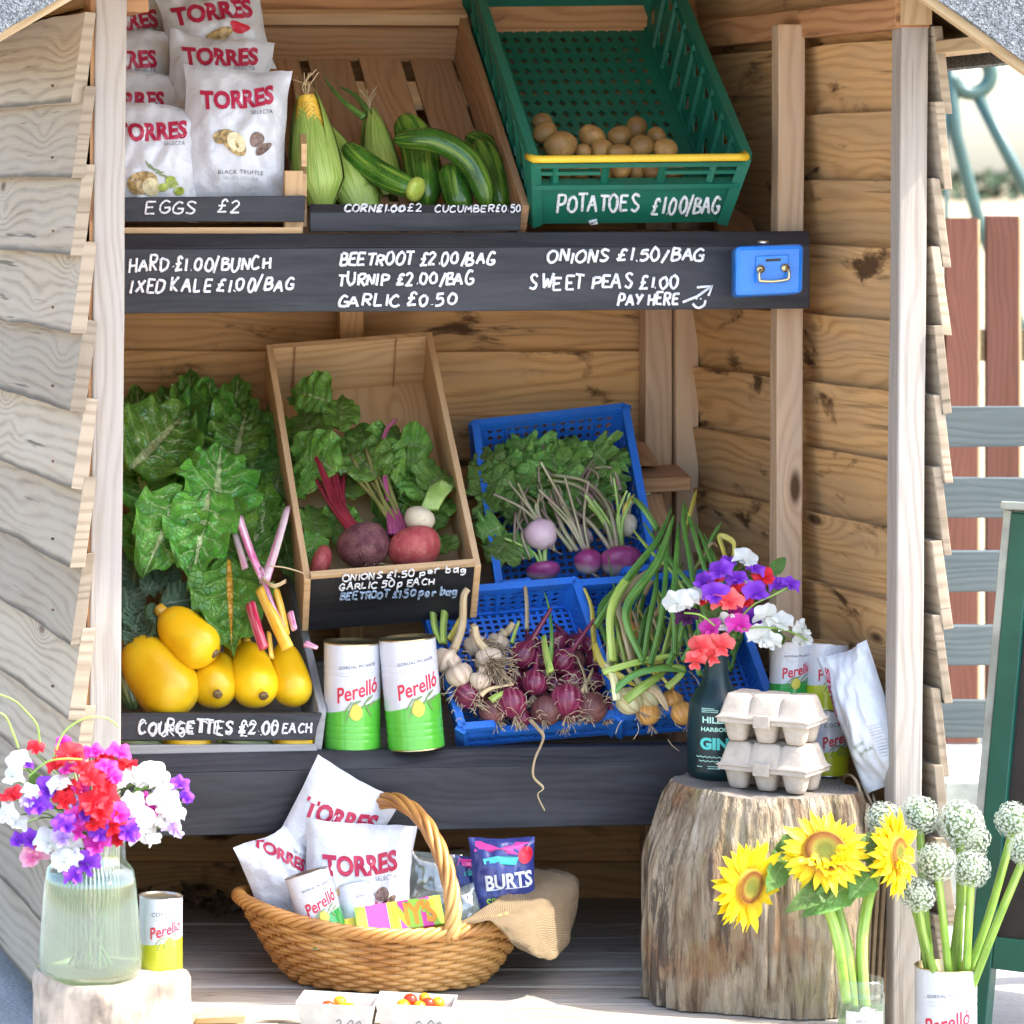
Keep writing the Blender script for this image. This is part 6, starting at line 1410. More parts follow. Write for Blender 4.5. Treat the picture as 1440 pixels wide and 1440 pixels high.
def sprof(h): return .955+.06*math.sin(pi*min(1, h*1.15))-.05*max(0, h-.7)/.3
stumpish('tree_stump', 'large weathered tree stump with deep grooves holding the bottle, egg boxes and tins', 'tree stump', (SX, SY), .163, .081, .386, sprof, (M['stump'], M['stump_top']), big=.16, groove=.012, gf=8., shoulder=.19)
# bottle
bo = thing('bottle', 'dark teal glass bottle with turquoise lettering used as a vase on the stump', 'bottle', P(1007, 1084, 5.36)); c = P(1007, 1084, 5.36); c.z = .386
fr = Fr(c, (1, 0, 0), (0, 1, 0), (0, 0, 1)); r = .0405
m = MB(); pr = [(r*.8, 0), (r*.97, .004), (r, .012), (r*1.01, .05), (r*.99, .085), (r*.95, .105)]
pr += [(r*.95-(r*.95-.0175)*(math.sin(i/8*pi/2)**1.6), .105+.048*i/8) for i in range(1, 9)]+[(.0168, .165), (.0165, .200), (.0185, .202), (.0185, .212), (.0150, .213), (.014, .19)]
lathe(m, pr, fr, 48, cap1=False); m.build('body', M['bottle'], bo)
def bfn(a, b):
    a -= .33
    return fr(math.sin(a)*(r*1.012+.0008), -math.cos(a)*(r*1.012+.0008), b)
m = MB(); put_text(m, bfn, 'HILLS', .02, .0885, .82, 0, .03, sx=r*.9); put_text(m, bfn, 'HARBOUR', .12, .0750, 1.12, 0, .03, sx=r*.85); m.build('white_lettering', M['mint_ink'], bo)
m = MB(); put_text(m, bfn, 'GIN', .02, .0545, 1.0, 0, .05, sx=r*.95); m.build('large_lettering', M['teal_ink'], bo)
m = MB()
for j in range(2):
    tube(m, [bfn(-.62+i*.032+j*.1, .036-j*.006-.0016*abs(math.sin(i*.63))) for i in range(40)], .0007, 5)
m.build('wave_lines', M['mint_ink'], bo)
m = MB()
for a0, a1, b in ((-.42, .02, .104), (-.42, .16, .1015), (-.42, .14, .099), (-.6, -.4, .020), (-.2, .25, .021), (-.2, .2, .018)): put_shape(m, bfn, [(a0, b), (a1, b), (a1, b+.0011), (a0, b+.0011)])
m.build('small_print', M['mint_ink'], bo)
# egg boxes
def eggbox(label, c, yaw, L=.130, D=.086):
    t = thing('egg_box', label, 'egg box', c, 'grey card egg boxes'); ca, sa = math.cos(yaw), math.sin(yaw)
    f = Fr(c, V((ca, sa, 0)), V((-sa, ca, 0)), V((0, 0, 1))); HB, HL = .030, .066
    m = MB()
    for i in range(3):
        for j in range(2):
            cx, cy = (i-1)*L*.325, (j-.5)*D*.49; vs = []; seg = 20
            for k, (s_, z) in enumerate(((.52, .0), (.60, .0008), (.70, .006), (.84, .018), (1.0, .0302))):
                for q in range(seg):
                    a = 2*pi*q/seg; rr = 1/((abs(math.cos(a))**4+abs(math.sin(a))**4)**.25); rr = 1+(rr-1)*.75
                    vs.append(f(cx+math.cos(a)*rr*s_*L*.150, cy+math.sin(a)*rr*s_*D*.225, z))
            fs = [(k*seg+q, k*seg+(q+1) % seg, (k+1)*seg+(q+1) % seg, (k+1)*seg+q) for k in range(4) for q in range(seg)]+[tuple(range(seg-1, -1, -1))]
            m.add(vs, fs)
    box(m, f, -L*.5, L*.5, -D*.5, D*.5, .0265, .0325, 0)
    m.build('egg_tray', M['card'], t)
    m = MB(); nx, ny = 72, 40; vs = []
    for j in range(ny+1):
        for i in range(nx+1):
            u, v = i/nx*2-1, j/ny*2-1
            def edge(x, w): return max(0, min(1, (1-abs(x))/w))
            sc = abs(math.sin((u*1.5+.5)*pi))**.5 if abs(u) < .98 else 0
            e = min(edge(u, .16+.05*(1-sc)), edge(v, .34+.16*(1-sc))); e = e*e*(3-2*e)*.55+e*.45
            dip = .004*math.exp(-(((abs(u)-.34)/.07)**2))*(abs(v) > .3)
            z = .033+(HL-.033)*e-dip*e-.003*math.exp(-((v/.15)**2))*math.exp(-((u/.5)**2))*0
            ov = 1.04 if e == 0 else 1.0
            vs.append(f(u*L*.5*ov, v*D*.5*ov, z))
    m.add(vs, [(j*(nx+1)+i, j*(nx+1)+i+1, (j+1)*(nx+1)+i+1, (j+1)*(nx+1)+i) for j in range(ny) for i in range(nx)]); m.build('lid', M['card'], t, solid=.0016)
    m = MB(); box(m, f, -.012, .012, -D*.5-.004, -D*.5+.001, .022, .040, 0); m.build('tab', M['card'], t, bevel=.001)
    return t
e1 = P(1088, 1098, 5.26); e1.z = .387; eggbox('lower grey card egg box standing on the stump', e1, -.66)
e2 = P(1086, 1040, 5.26); e2.z = .455; eggbox('upper grey card egg box resting on the other one', e2, -.60)
# tins on the stump
SG = 'small olive tins on the stump'
b1 = P(1106, 1090, 5.40); b1.z = .387
can('tin', 'small tin hidden behind the egg boxes under the green tin', 0, 0, 5.40, 28, 92, M['can_dkgreen'], .1, base=b1, group=SG)
can('tin', 'small dark green and white tin on top, half behind white sweet peas', 0, 0, 5.40, 28, 93, M['can_dkgreen'], .1, base=b1+V((.003, 0, .0965)), axis=(.05, 0, 1), group=SG)
b2 = P(1164, 1090, 5.385); b2.z = .387
can('tin', 'small lime tin at the bottom, between the egg boxes and the leaning packet', 0, 0, 5.385, 29, 92, M['can_lime'], .25, base=b2, title='COCKTAIL', art='two', group=SG)
can('tin', 'small lime and white tin on top beside the leaning white packet', 0, 0, 5.385, 29, 93, M['can_lime'], .1, base=b2+V((-.004, 0, .0965)), axis=(.04, 0, 1), title='COCKTAIL PICANTE', art='two', group=SG)
torres('crisp_packet', 'white packet standing on its corner, leaning on the bright post beside the tins', 1217, 1010, 5.27, 84, 204, roll=.40, yaw=-.75, lean=.05, thick=.030, group=None, back=True, bend=.02, seed=17)
# kraft bags behind the stump
for i in range(5):
    m = MB(); x0 = 1208+i*8; t = thing('paper_bag', 'folded brown kraft paper carrier bag wedged between the stump and the post', 'paper bag', P(x0, 1430, 5.24), 'kraft carrier bags beside the stump')
    a, b = P(x0, 1430, 5.23), P(x0+10+i*2, 1130+i*6, 5.23); w_ = V((.0045, 0, 0)); d_ = V((-.02, .2, 0)); a.z = .082
    hexa(m, [a, a+w_, a+w_+d_, a+d_, b, b+w_, b+w_+d_, b+d_], 2, 12, .0012); m.build('sheet', M['kraft'], t)
    if i in (0, 2, 4):
        m = MB(); q = [b+V((.002, .02, -.01)), b+V((-.004-.004*i, .025, .022)), b+V((-.008-.002*i, .05, .032)), b+V((-.006, .09, .02)), b+V((0, .11, -.01))]; tube(m, smooth(q, 6), .0022, 7); m.build('handle', M['kraft'], t)
# ================================================================== left log, vase, tin
LX, LY = (158-CX)/F*5.02, 5.02
stumpish('log', 'short pale peeled log serving as a stand for the glass vase', 'log', (LX, LY), .106, .081, .178, lambda h: 1+.03*(1-h), (M['log_side'], M['log_top']), big=.05, groove=.004, rings=12, gf=6, sd=21)
for lab, q, z0, z1 in (('pale split wood piece lying flat beside the log', [(238, 1452, 4.98), (330, 1450, 4.97), (352, 1440, 5.06), (262, 1418, 5.12)], .081, .100), ('thin curled wood splinter lying on the flat split piece', [(276, 1410, 5.03), (345, 1425, 5.02), (340, 1420, 5.06), (290, 1402, 5.08)], .104, .113)):
    m = MB(); p = [P(*t) for t in q]
    for k in p: k.z = z0
    hexa(m, p+[V((k.x, k.y, z1+rnd(-.002, .006))) for k in p], 0, 10, .004); tag(m.build('split_wood', M['pale_cut'], None), lab, 'split wood', 'split wood by the log')
vz = thing('vase', 'wide ribbed clear glass vase of cloudy water holding sweet peas on the log', 'vase', (0, 0, 0)); vc = V(((127-CX)/F*5.0, 5.0, .178)); WL[vz.name] = vc; vz.location = vc
fr = Fr(vc, (1, 0, 0), (0, 1, 0), (0, 0, 1))
def ribs(a, h, r): return r*(1+.016*math.cos(64*a)*(1 if .01 < h < .150 else .15))
pr = [(.058, 0), (.066, .003), (.0685, .010), (.068, .03), (.0645, .08), (.0605, .125), (.0575, .142), (.050, .152), (.0475, .157), (.0470, .180), (.0485, .190)]
m = MB(); lathe(m, pr, fr, 384, cap1=False, fn=ribs); m.build('glass', M['ribbed_glass'], vz)
m = MB(); lathe(m, [(.055, .004), (.0645, .008), (.064, .03), (.0605, .08), (.0565, .125), (.055, .136)], fr, 64); m.build('water', M['water'], vz)
m = MB()
for i in range(26):
    a = rnd(0, 2*pi); b = rnd(0, 2*pi); tube(m, smooth([fr(math.cos(a)*.03, math.sin(a)*.03, .012), fr(math.cos(b)*.02, math.sin(b)*.02, .10), fr(math.cos(b)*.036, math.sin(b)*.036, .19)], 5), .0018, 6)
m.build('stem', M['fine_stem'], vz)
can('tin', 'small lime and white tin standing on the log beside the vase', 229, 1367, 5.03, 30.5, 103, M['can_lime'], .15, title='COCKTAIL', art='two')
# ================================================================== sweet peas
def blossom(mb, c, f, u, R_, wings=True):
    f = V(f).normalized(); u = V(u); u = (u-f*u.dot(f)).normalized(); x = u.cross(f); sd = rnd(0, 9)
    def fan(o, ax, ay, az, R1, p0, p1, nr, npz, notch, cup, wav):
        vs = []; uv = []
        for i in range(nr+1):
            q = i/nr
            for j in range(npz+1):
                ph = lerp(p0, p1, j/npz); r = R1*q*(1-notch*math.exp(-(ph/.3)**2)*q)*(1+.09*math.sin(6*ph+sd))
                vs.append(o+ax*(math.sin(ph)*r)+ay*(math.cos(ph)*r)+az*(cup*R1*q*q+wav*R1*math.sin(4.5*ph+sd)*q*q+.05*R1*noise.noise(V((ph*3, q*3, sd))))); uv.append((q, j/npz))
        n_ = npz+1; mb.add(vs, [(i*n_+j, i*n_+j+1, (i+1)*n_+j+1, (i+1)*n_+j) for i in range(nr) for j in range(npz)], uv=uv)
    fan(V(c), x, u, f, R_, -2.0, 2.0, 6, 22, .22, -.28, .13)
    if wings:
        for s in (-1, 1):
            fan(V(c)+f*R_*.06-u*R_*.05, (x*s*.55+f*.55).normalized(), (-u*.75+f*.45+x*s*.35).normalized(), (x*s*.8-f*.3).normalized(), R_*.72, -1.5, 1.5, 4, 12, .0, -.15, .16)
def bouquet(name, label, base, items, Y0, stem_from, green=10, cat='sweet peas', curls=()):
    t = thing(name, label, cat, base)
    st = MB()
    for (px, py, col, r, dy) in items:
        Y = Y0+dy; c = P(px, py, Y); cen = P(sum(i[0] for i in items)/len(items), sum(i[1] for i in items)/len(items), Y0+.03)
        out = (c-cen).normalized(); f = (tocam(c)*.75+out*.5+V((rnd(-.5, .5), rnd(-.3, .3), rnd(-.35, .35)))); m = MB()
        blossom(m, c, f, V((rnd(-.45, .45), 0, 1)), S(r*1.28, Y)); m.build('blossom', M['flower'][col], t)
        k = c-f.normalized()*S(r, Y)*.1; tube(st, smooth([stem_from+V((rnd(-.02, .02), rnd(-.02, .02), 0)), stem_from.lerp(k, .5)+V((0, .02, .02)), k+V((0, .012, -.008)), k], 5), .0012, 5)
        body(st, [k+V((0, .002, -.004)), k-f.normalized()*.008], lambda q: .0035*(1-q*.6), 8)
    st.build('stems', M['fine_stem'], t)
    for i in range(green):
        q = RND.choice(items); a = P(q[0]+rnd(-20, 20), q[1]+rnd(-15, 25), Y0+rnd(.0, .06)); m = MB(); leaf(m, a, a+V((rnd(-.04, .04), rnd(-.02, .02), rnd(-.02, .035))), .022, tocam(a)+V((rnd(-.5, .5), 0, rnd(-.3, .5))), nu=8, nv=6, blister=.02); m.build('leaf', M['small_leaf'], t)
    for pts in curls:
        m = MB(); tube(m, smooth([P(*q) for q in pts], 8), .0014, 6); m.build('tendril', M['stem'], t)
    return t
W_, R1, PU, MG, PK, DK, CO, LI = 'white', 'red', 'purple', 'magenta', 'pink', 'dark', 'coral', 'lilac'
L1 = [(25, 1070, W_, 14, 0), (18, 1092, W_, 13, 0), (50, 1052, R1, 10, .02), (88, 1045, MG, 10, .0), (100, 1060, R1, 17, -.02), (132, 1058, MG, 13, 0), (168, 1058, MG, 14, -.01), (178, 1075, R1, 14, 0), (150, 1080, MG, 14, -.03), (145, 1066, R1, 12, 0), (115, 1080, R1, 15, -.03), (95, 1082, MG, 12, -.02),
      (80, 1075, R1, 12, 0), (128, 1095, R1, 16, -.045), (160, 1092, MG, 12, -.035), (148, 1106, R1, 13, -.04), (172, 1098, W_, 12, -.02), (192, 1095, W_, 15, -.01), (212, 1090, W_, 19, -.02), (228, 1100, W_, 15, -.015), (226, 1112, LI, 9, .0), (236, 1108, PU, 9, -.01), (253, 1102, PU, 11, -.02), (262, 1122, PU, 9, -.02),
      (205, 1125, MG, 12, 0), (190, 1130, W_, 16, -.03), (215, 1140, MG, 13, -.02), (232, 1130, W_, 19, -.03), (245, 1145, W_, 14, -.03), (245, 1165, LI, 14, -.03), (225, 1155, W_, 13, -.03), (200, 1150, W_, 16, -.04), (205, 1172, W_, 20, -.035), (205, 1160, MG, 12, -.01),
      (8, 1145, W_, 15, 0), (22, 1156, W_, 14, -.01), (15, 1118, R1, 15, .01), (43, 1114, W_, 11, -.02), (40, 1128, LI, 10, -.02), (54, 1135, PU, 15, -.03), (68, 1110, PU, 16, -.02), (84, 1102, W_, 14, -.03), (95, 1112, R1, 15, -.02), (90, 1126, R1, 13, -.03), (112, 1108, MG, 12, -.02), (105, 1130, LI, 11, -.025),
      (130, 1128, R1, 18, -.05), (148, 1125, R1, 16, -.05), (140, 1142, R1, 17, -.055), (165, 1145, MG, 16, -.05), (158, 1160, R1, 15, -.05), (132, 1158, R1, 13, -.05), (120, 1146, PU, 13, -.04), (105, 1152, MG, 14, -.04), (92, 1160, PU, 15, -.05), (108, 1168, MG, 13, -.045), (140, 1172, PU, 13, -.05), (136, 1188, MG, 17, -.05), (178, 1168, PU, 18, -.05),
      (165, 1180, R1, 12, -.03), (68, 1185, W_, 19, -.03), (88, 1178, LI, 13, -.045), (100, 1192, W_, 15, -.04), (26, 1182, PU, 11, .0), (44, 1180, PU, 12, -.005), (46, 1205, PK, 17, .0), (50, 1190, PK, 11, .0), (90, 1212, W_, 16, -.05), (106, 1208, W_, 9, -.05), (122, 1214, PU, 16, -.05), (104, 1232, PU, 12, -.055), (118, 1118, DK, 9, -.01), (110, 1140, DK, 10, -.015), (40, 1076, PU, 6, 0)]
bouquet('sweet_pea_bouquet', 'large bunch of red, white, purple and magenta sweet peas in the ribbed vase', P(127, 1240, 5.0), L1, 4.985, vc+V((0, 0, .17)), 16,
        curls=[[(76, 1065, 4.97), (90, 1030, 4.97), (120, 1010, 4.97), (150, 1010, 4.98), (166, 1022, 4.98)], [(56, 1045, 5.0), (52, 1020, 5.0), (38, 1002, 5.0), (20, 985, 5.0), (-5, 975, 5.0)], [(26, 1052, 5.0), (18, 1030, 5.0), (8, 1008, 5.0), (-6, 1000, 5.0)], [(40, 1092, 4.95), (65, 1072, 4.94), (90, 1067, 4.94), (115, 1068, 4.95)]])
m = MB()
for x, y in ((4, 985),): blossom(m, P(x, y, 5.0), (0, -1, .1), (0, 0, 1), .016)
L2 = [(1050, 786, W_, 15, .01), (1022, 790, PU, 10, .02), (1012, 803, PU, 15, -.01), (1003, 815, R1, 11, 0), (990, 818, PU, 13, 0), (1037, 814, PU, 13, -.01), (1062, 800, PU, 11, 0), (1075, 812, R1, 13, 0), (1048, 824, W_, 10, .0), (1092, 822, PU, 10, 0), (1102, 820, PU, 8, 0), (1112, 822, PU, 11, -.01), (1064, 833, PU, 15, -.02),
      (990, 842, R1, 12, 0), (1006, 836, PU, 16, -.03), (1024, 846, CO, 18, -.04), (1034, 828, R1, 12, -.01), (1048, 845, R1, 10, -.01), (952, 848, W_, 16, -.02), (966, 844, W_, 14, -.01), (978, 838, W_, 12, 0), (966, 868, DK, 14, .0), (1000, 884, MG, 13, -.02), (1022, 876, W_, 12, -.02), (1040, 878, MG, 15, -.03), (1058, 870, PU, 14, -.01), (1036, 862, MG, 11, 0),
      (1078, 866, W_, 15, -.02), (1098, 876, W_, 15, -.02), (1070, 895, W_, 16, -.03), (1084, 902, W_, 12, -.03), (1128, 884, W_, 11, -.01), (1130, 900, W_, 11, -.01), (985, 910, CO, 15, -.03), (1000, 922, CO, 13, -.03), (978, 930, CO, 12, -.03), (1014, 908, CO, 15, -.035)]
bouquet('sweet_pea_bouquet', 'smaller bunch of purple, coral and white sweet peas in the dark bottle', P(1012, 900, 5.36), L2, 5.335, V((c.x, c.y, .386+.20)), 6, curls=[[(1030, 890, 5.33), (1045, 885, 5.30), (1075, 882, 5.30), (1110, 888, 5.31), (1135, 900, 5.32)], [(1040, 870, 5.32), (1060, 850, 5.31), (1085, 838, 5.31), (1108, 826, 5.32)], [(1005, 880, 5.31), (985, 865, 5.30), (962, 862, 5.31)]])
# ================================================================== basket and contents
bk = thing('wicker_basket', 'oval honey coloured willow basket with a twisted arched handle on the deck', 'basket', P(548, 1400, 5.40)); BX, BYc = (545-CX)/F*5.41, 5.41
def bpos(th, t, dr=0): 
    q = t**.75; a = lerp(.135, .213, q)+dr; b = lerp(.085, .132, q)+dr; zr = .168+.030*math.cos(th)**2
    return V((BX+math.cos(th)*a, BYc+math.sin(th)*b, lerp(.085, zr, t)))
NS = 46; m = MB(); rows = 14
for k in range(rows):
    t = (k+.3)/rows; n_ = NS*4; tube(m, [bpos(2*pi*i/n_, t, .0040*math.cos(pi*NS*i/n_+k*pi))+V((0, 0, .0012*noise.noise(V((i*.09, k, 3))))) for i in range(n_+1)], [.0042*(1+.25*noise.noise(V((i*.03, k*2., 0)))) for i in range(n_+1)], 6, cap=False)
for s in range(NS):
    th = 2*pi*(s+.0)/NS; tube(m, [bpos(th, i/6) for i in range(7)], .0023, 6)
vs = [bpos(2*pi*i/60, 0) for i in range(60)]; m.add(vs, [tuple(range(60))], smooth=False)
m.build('woven_body', M['willow'], bk)
m = MB()
for s in range(5):
    n_ = 300; pts = []
    for i in range(n_+1):
        th = 2*pi*i/n_; ph = th*16+s*2*pi/5; p = bpos(th, 1, .004+.0075*math.cos(ph)); p.z += .006+.0065*math.sin(ph); pts.append(p)
    tube(m, pts, .0042, 7, cap=False)
m.build('rim', M['willow'], bk)
hp = smooth([P(498, 1290, 5.52), P(500, 1215, 5.51), P(515, 1150, 5.48), P(548, 1125, 5.43), P(590, 1148, 5.37), P(622, 1205, 5.32), P(637, 1270, 5.285), P(634, 1320, 5.275)], 14); m = MB(); up = None
for s in range(5):
    pts = []
    for i, p in enumerate(hp):
        t = (hp[min(i+1, len(hp)-1)]-hp[max(i-1, 0)]).normalized(); a = V((0, 1, 0)).cross(t).normalized() if abs(t.y) < .95 else V((1, 0, 0)); b = t.cross(a); ph = i*.20+s*2*pi/5; tp = .0075*min(1, .55+i/10, .55+(len(hp)-i)/10)
        pts.append(p+a*math.cos(ph)*tp+b*math.sin(ph)*tp)
    tube(m, pts, .0050, 8)
m.build('handle', M['willow'], bk)
BGB = 'white crisp packets in the basket'
torres('crisp_packet', 'tallest white packet at the back of the basket, its name slanting steeply', 461, 1176, 5.447, 136, 190, roll=-.50, lean=.0, thick=.022, art='red', group=BGB, ty=.17, tw=.80, trot=.16, seed=51)
torres('crisp_packet', 'front white packet in the basket with its red name and a truffle picture', 503, 1243, 5.405, 158, 176, roll=-.07, lean=.08, thick=.034, group=BGB, ty=.17, tw=.70, trot=.12, seed=55)
torres('crisp_packet', 'white packet turned sideways at the end of the basket near the vase', 402, 1240, 5.43, 116, 150, roll=.34, yaw=.35, lean=.1, thick=.030, art='red', group=BGB, ty=.30, tw=.62, trot=-.75, seed=58)
can('tin', 'small green and white tin leaning in the basket against the packets', 0, 0, 5.33, 32, 104, M['can_dkgreen'], .12, axis=(-.30, .16, 1), base=P(462, 1328, 5.335), group='small tins in the basket')
can('tin', 'small white topped tin sunk in the basket behind the sweet bars', 0, 0, 5.36, 30, 92, M['can_dkgreen'], .5, axis=(-.12, .42, 1), base=P(514, 1338, 5.355), group='small tins in the basket')
def bar(label, c, L, h, roll, cols, txt, tm, tsize):
    t = thing('chocolate_bar', label, 'chocolate bar', c, 'chocolate bars in the basket'); ca, sa = math.cos(roll), math.sin(roll); x = V((ca, -.1, sa)).normalized(); z = V((0, -.75, .66)); z = (z-x*z.dot(x)).normalized(); y = z.cross(x); f = Fr(c, x, y, z); n_ = len(cols)
    m = MB(); mats = sorted(set(cols))
    for i, cn in enumerate(cols): box(m, f, -L/2+L*i/n_, -L/2+L*(i+1)/n_, -h/2, h/2, -.008, .006, 0, mi=mats.index(cn))
    m.build('wrapper', [M[k] for k in mats], t)
    m = MB(); put_text(m, lambda a, b: f(a, b, .0068), txt, tsize[1], 0, tsize[0], .0, .05, sx=1.5); m.build('lettering', M[tm], t)
    m = MB(); put_text(m, lambda a, b: f(a, b, .0064), txt, tsize[1]+.0015, -.001, tsize[0]*1.04, .0, .10, sx=1.55); m.build('lettering_shadow', M['lime_wrap' if tm != 'white_ink' else 'gold_wrap'], t)
bar('bright pink, orange and lime chocolate bar lying across the front of the basket', P(562, 1290, 5.325), .124, .046, .17, ['lime_wrap', 'pink_wrap', 'pink_wrap', 'yellow_wrap', 'pink_wrap', 'lime_wrap', 'pink_wrap', 'lime_wrap'], "NY'S", 'gold_wrap', (.062, .022))
bar('yellow chocolate bar lying in front of the bright pink and orange one', P(512, 1312, 5.285), .078, .032, .20, ['yellow_wrap', 'yellow_wrap', 'yellow_wrap'], 'SWEET', 'white_ink', (.05, .0)) if False else bar('plain yellow chocolate bar lying in front of the bright pink and orange one', P(516, 1303, 5.335), .074, .030, .20, ['yellow_wrap', 'gold_wrap', 'yellow_wrap'], "NY'S", 'white_ink', (.026, .018))
def blue(label, px, py, Y, w, h, roll, yaw, front, seed):
    b = Bag(P(px, py, Y), S(w, Y), S(h, Y), roll, yaw, .12, .024, 0, seed); t = thing('crisp_packet', label, 'crisp packet', b.pt(0, -.5), 'blue crisp packets in the basket'); m = MB(); b.mesh(m); m.build('packet', M['blue_foil'], t); fn = lambda x, y: b.pt(x, y, 1, .0016)
    m = MB(); put_shape(m, fn, [(-.44, .34), (.30, .30), (.42, .44), (-.40, .46)]); m.build('pink_patch', M['spud_ink'] if False else M['pink_wrap'], t)
    m = MB(); put_shape(m, fn, [(-.30, .20), (.2, .19), (.25, .28), (-.1, .30), (-.32, .26)]); m.build('turquoise_patch', M['teal_ink'], t)
    m = MB(); put_shape(m, fn, ell(.36, .30, .12, .10, .4)); m.build('red_patch', M['red_ink2'], t)
    if front:
        m = MB(); put_text(m, fn, 'BURTS', .08, .01, .76, .08, .03, sx=w/h*1.2); put_shape(m, fn, [(-.28, -.12), (.4, -.07), (.4, -.055), (-.28, -.105)]); m.build('lettering', M['white_ink'], t)
        m = MB(); put_text(m, fn, 'SEA SALT', .06, -.24, .70, .06, .02, sx=w/h*1.2); m.build('flavour_lettering', M['lime_wrap'], t)
blue('dark blue crisp packet standing upright at the sack end of the basket', 708, 1238, 5.40, 92, 122, .04, -.15, True, 71)
blue('small dark blue crisp packet half hidden behind the upright blue one', 664, 1250, 5.45, 66, 92, -.10, .2, False, 74)
for lab, px, py, Y, w, h, roll, sd in (('clear cellophane packet standing behind the basket handle', 606, 1246, 5.44, 84, 96, -.1, 81), ('small clear cellophane packet low beside the basket handle', 648, 1282, 5.38, 60, 66, .3, 84)):
    b = Bag(P(px, py, Y), S(w, Y), S(h, Y), roll, 0, .2, .016, 0, sd); m = MB(); b.mesh(m, 16, 18); tag(m.build('cellophane_packet', M['film'], None), lab, 'packet', 'cellophane packets in the basket')
def cloth(name, mat, rows, label, cat, n=7, amp=.004, solid=.002, group=None):
    R_ = [smooth([P(*q) for q in r], n) for r in rows]; cols = [smooth([r[i] for r in R_], n) for i in range(len(R_[0]))]; nu_, nv_ = len(cols), len(cols[0]); m = MB(); vs = []; uv = []
    for i in range(nu_):
        for j in range(nv_): p = cols[i][j]; vs.append(p+noise.noise_vector(p*28)*amp+noise.noise_vector(p*75)*amp*.35); uv.append((i/nu_*.35, j/nv_*.2))
    m.add(vs, [(i*nv_+j, i*nv_+j+1, (i+1)*nv_+j+1, (i+1)*nv_+j) for i in range(nu_-1) for j in range(nv_-1)], uv=uv)
    return m.build(name, M[mat], None, label=label, cat=cat, solid=solid)
cloth('sackcloth', 'sack', [[(640, 1302, 5.30), (700, 1262, 5.37), (728, 1248, 5.43), (700, 1214, 5.53), (640, 1206, 5.56), (560, 1212, 5.56)], [(668, 1300, 5.275), (728, 1275, 5.33), (762, 1240, 5.42), (730, 1214, 5.55), (650, 1200, 5.57), (560, 1208, 5.57)],
                            [(690, 1296, 5.265), (742, 1290, 5.29), (806, 1236, 5.43), (770, 1226, 5.56), (650, 1206, 5.585), (560, 1214, 5.58)], [(712, 1316, 5.265), (758, 1318, 5.285), (812, 1262, 5.42), (785, 1246, 5.56), (650, 1222, 5.59), (560, 1226, 5.585)],
                            [(735, 1335, 5.27), (776, 1350, 5.29), (802, 1308, 5.41), (780, 1280, 5.55), (650, 1240, 5.59), (560, 1238, 5.585)]], 'coarse brown hessian sack lining the basket and hanging over its end', 'sackcloth', amp=.006)
# ================================================================== punnets of tomatoes
def punnet(label, c, yaw, wdt=.106, dep=.082, h=.044):
    t = thing('punnet', label, 'punnet', c, 'white tomato punnets'); ca, sa = math.cos(yaw), math.sin(yaw); f = Fr(c, V((ca, sa, 0)), V((-sa, ca, 0)), V((0, 0, 1))); m = MB(); k = .82; th = .0022
    def q(a, b, z): s = lerp(k, 1, z/h); return f(a*wdt/2*s, b*dep/2*s, z)
    for (a0, b0), (a1, b1), nrm in (((-1, -1), (1, -1), (0, 1)), ((1, -1), (1, 1), (-1, 0)), ((1, 1), (-1, 1), (0, -1)), ((-1, 1), (-1, -1), (1, 0))):
        i = f.x*nrm[0]*th+f.y*nrm[1]*th; e = .002
        hexa(m, [q(a0, b0, .001), q(a1, b1, .001), q(a1, b1, .001)+i, q(a0, b0, .001)+i, q(a0, b0, h), q(a1, b1, h), q(a1, b1, h)+i, q(a0, b0, h)+i], 0, 6, .0005)
    box(m, f, -wdt/2*k, wdt/2*k, -dep/2*k, dep/2*k, 0, .003, 0); m.build('box', M['punnet'], t)
    m = MB(); scrawl(m, lambda a, b: q(a/(wdt/2), -1, b)+f.y*-.0008, '2.00', .0, .008, .016, total=.042, lw=.0012); m.build('pen_writing', M['dark_ink'], t)
p1 = P(476, 1430, 5.09); p1.z = .081; punnet('white card punnet of tomatoes nearer the split wood', p1, -.28)
p2 = P(586, 1430, 5.085); p2.z = .081; punnet('white card punnet of tomatoes farther from the split wood', p2, -.24)
TG1 = 'cherry tomatoes in the punnets'
for px, py, dy, r, mat, lab in ((461, 1421, 0, 10, 'tomato_red', 'red cherry tomato in front in the punnet by the split wood'), (478, 1414, .015, 9.5, 'tomato_orange', 'orange cherry tomato in the punnet by the split wood'), (446, 1428, 0, 8, 'tomato_red', 'small red cherry tomato at the edge of the punnet by the split wood'), (492, 1422, .01, 8, 'tomato_orange', 'half hidden orange cherry tomato at the far side of its punnet by the split wood'),
                                (567, 1419, 0, 10, 'tomato_orange', 'orange cherry tomato in front in the second punnet'), (577, 1411, .015, 10, 'tomato_red', 'darkest red cherry tomato, on top in the second punnet'), (590, 1420, .0, 9, 'tomato_orange', 'orange cherry tomato between red ones in the second punnet'), (602, 1416, .01, 9.5, 'tomato_red', 'red cherry tomato third along in the second punnet'), (616, 1415, .012, 9, 'tomato_orange', 'last orange cherry tomato at the end of the second punnet'), (549, 1424, 0, 8, 'tomato_red', 'small red cherry tomato low at the near corner of the second punnet'), (597, 1408, .02, 8, 'tomato_orange', 'small orange cherry tomato at the back of the second punnet')):
    lump('cherry_tomato', lab, 'tomato', px, py-4, 5.085+dy, r, r, rnd(0, 3), mat, 0, TG1, .02)
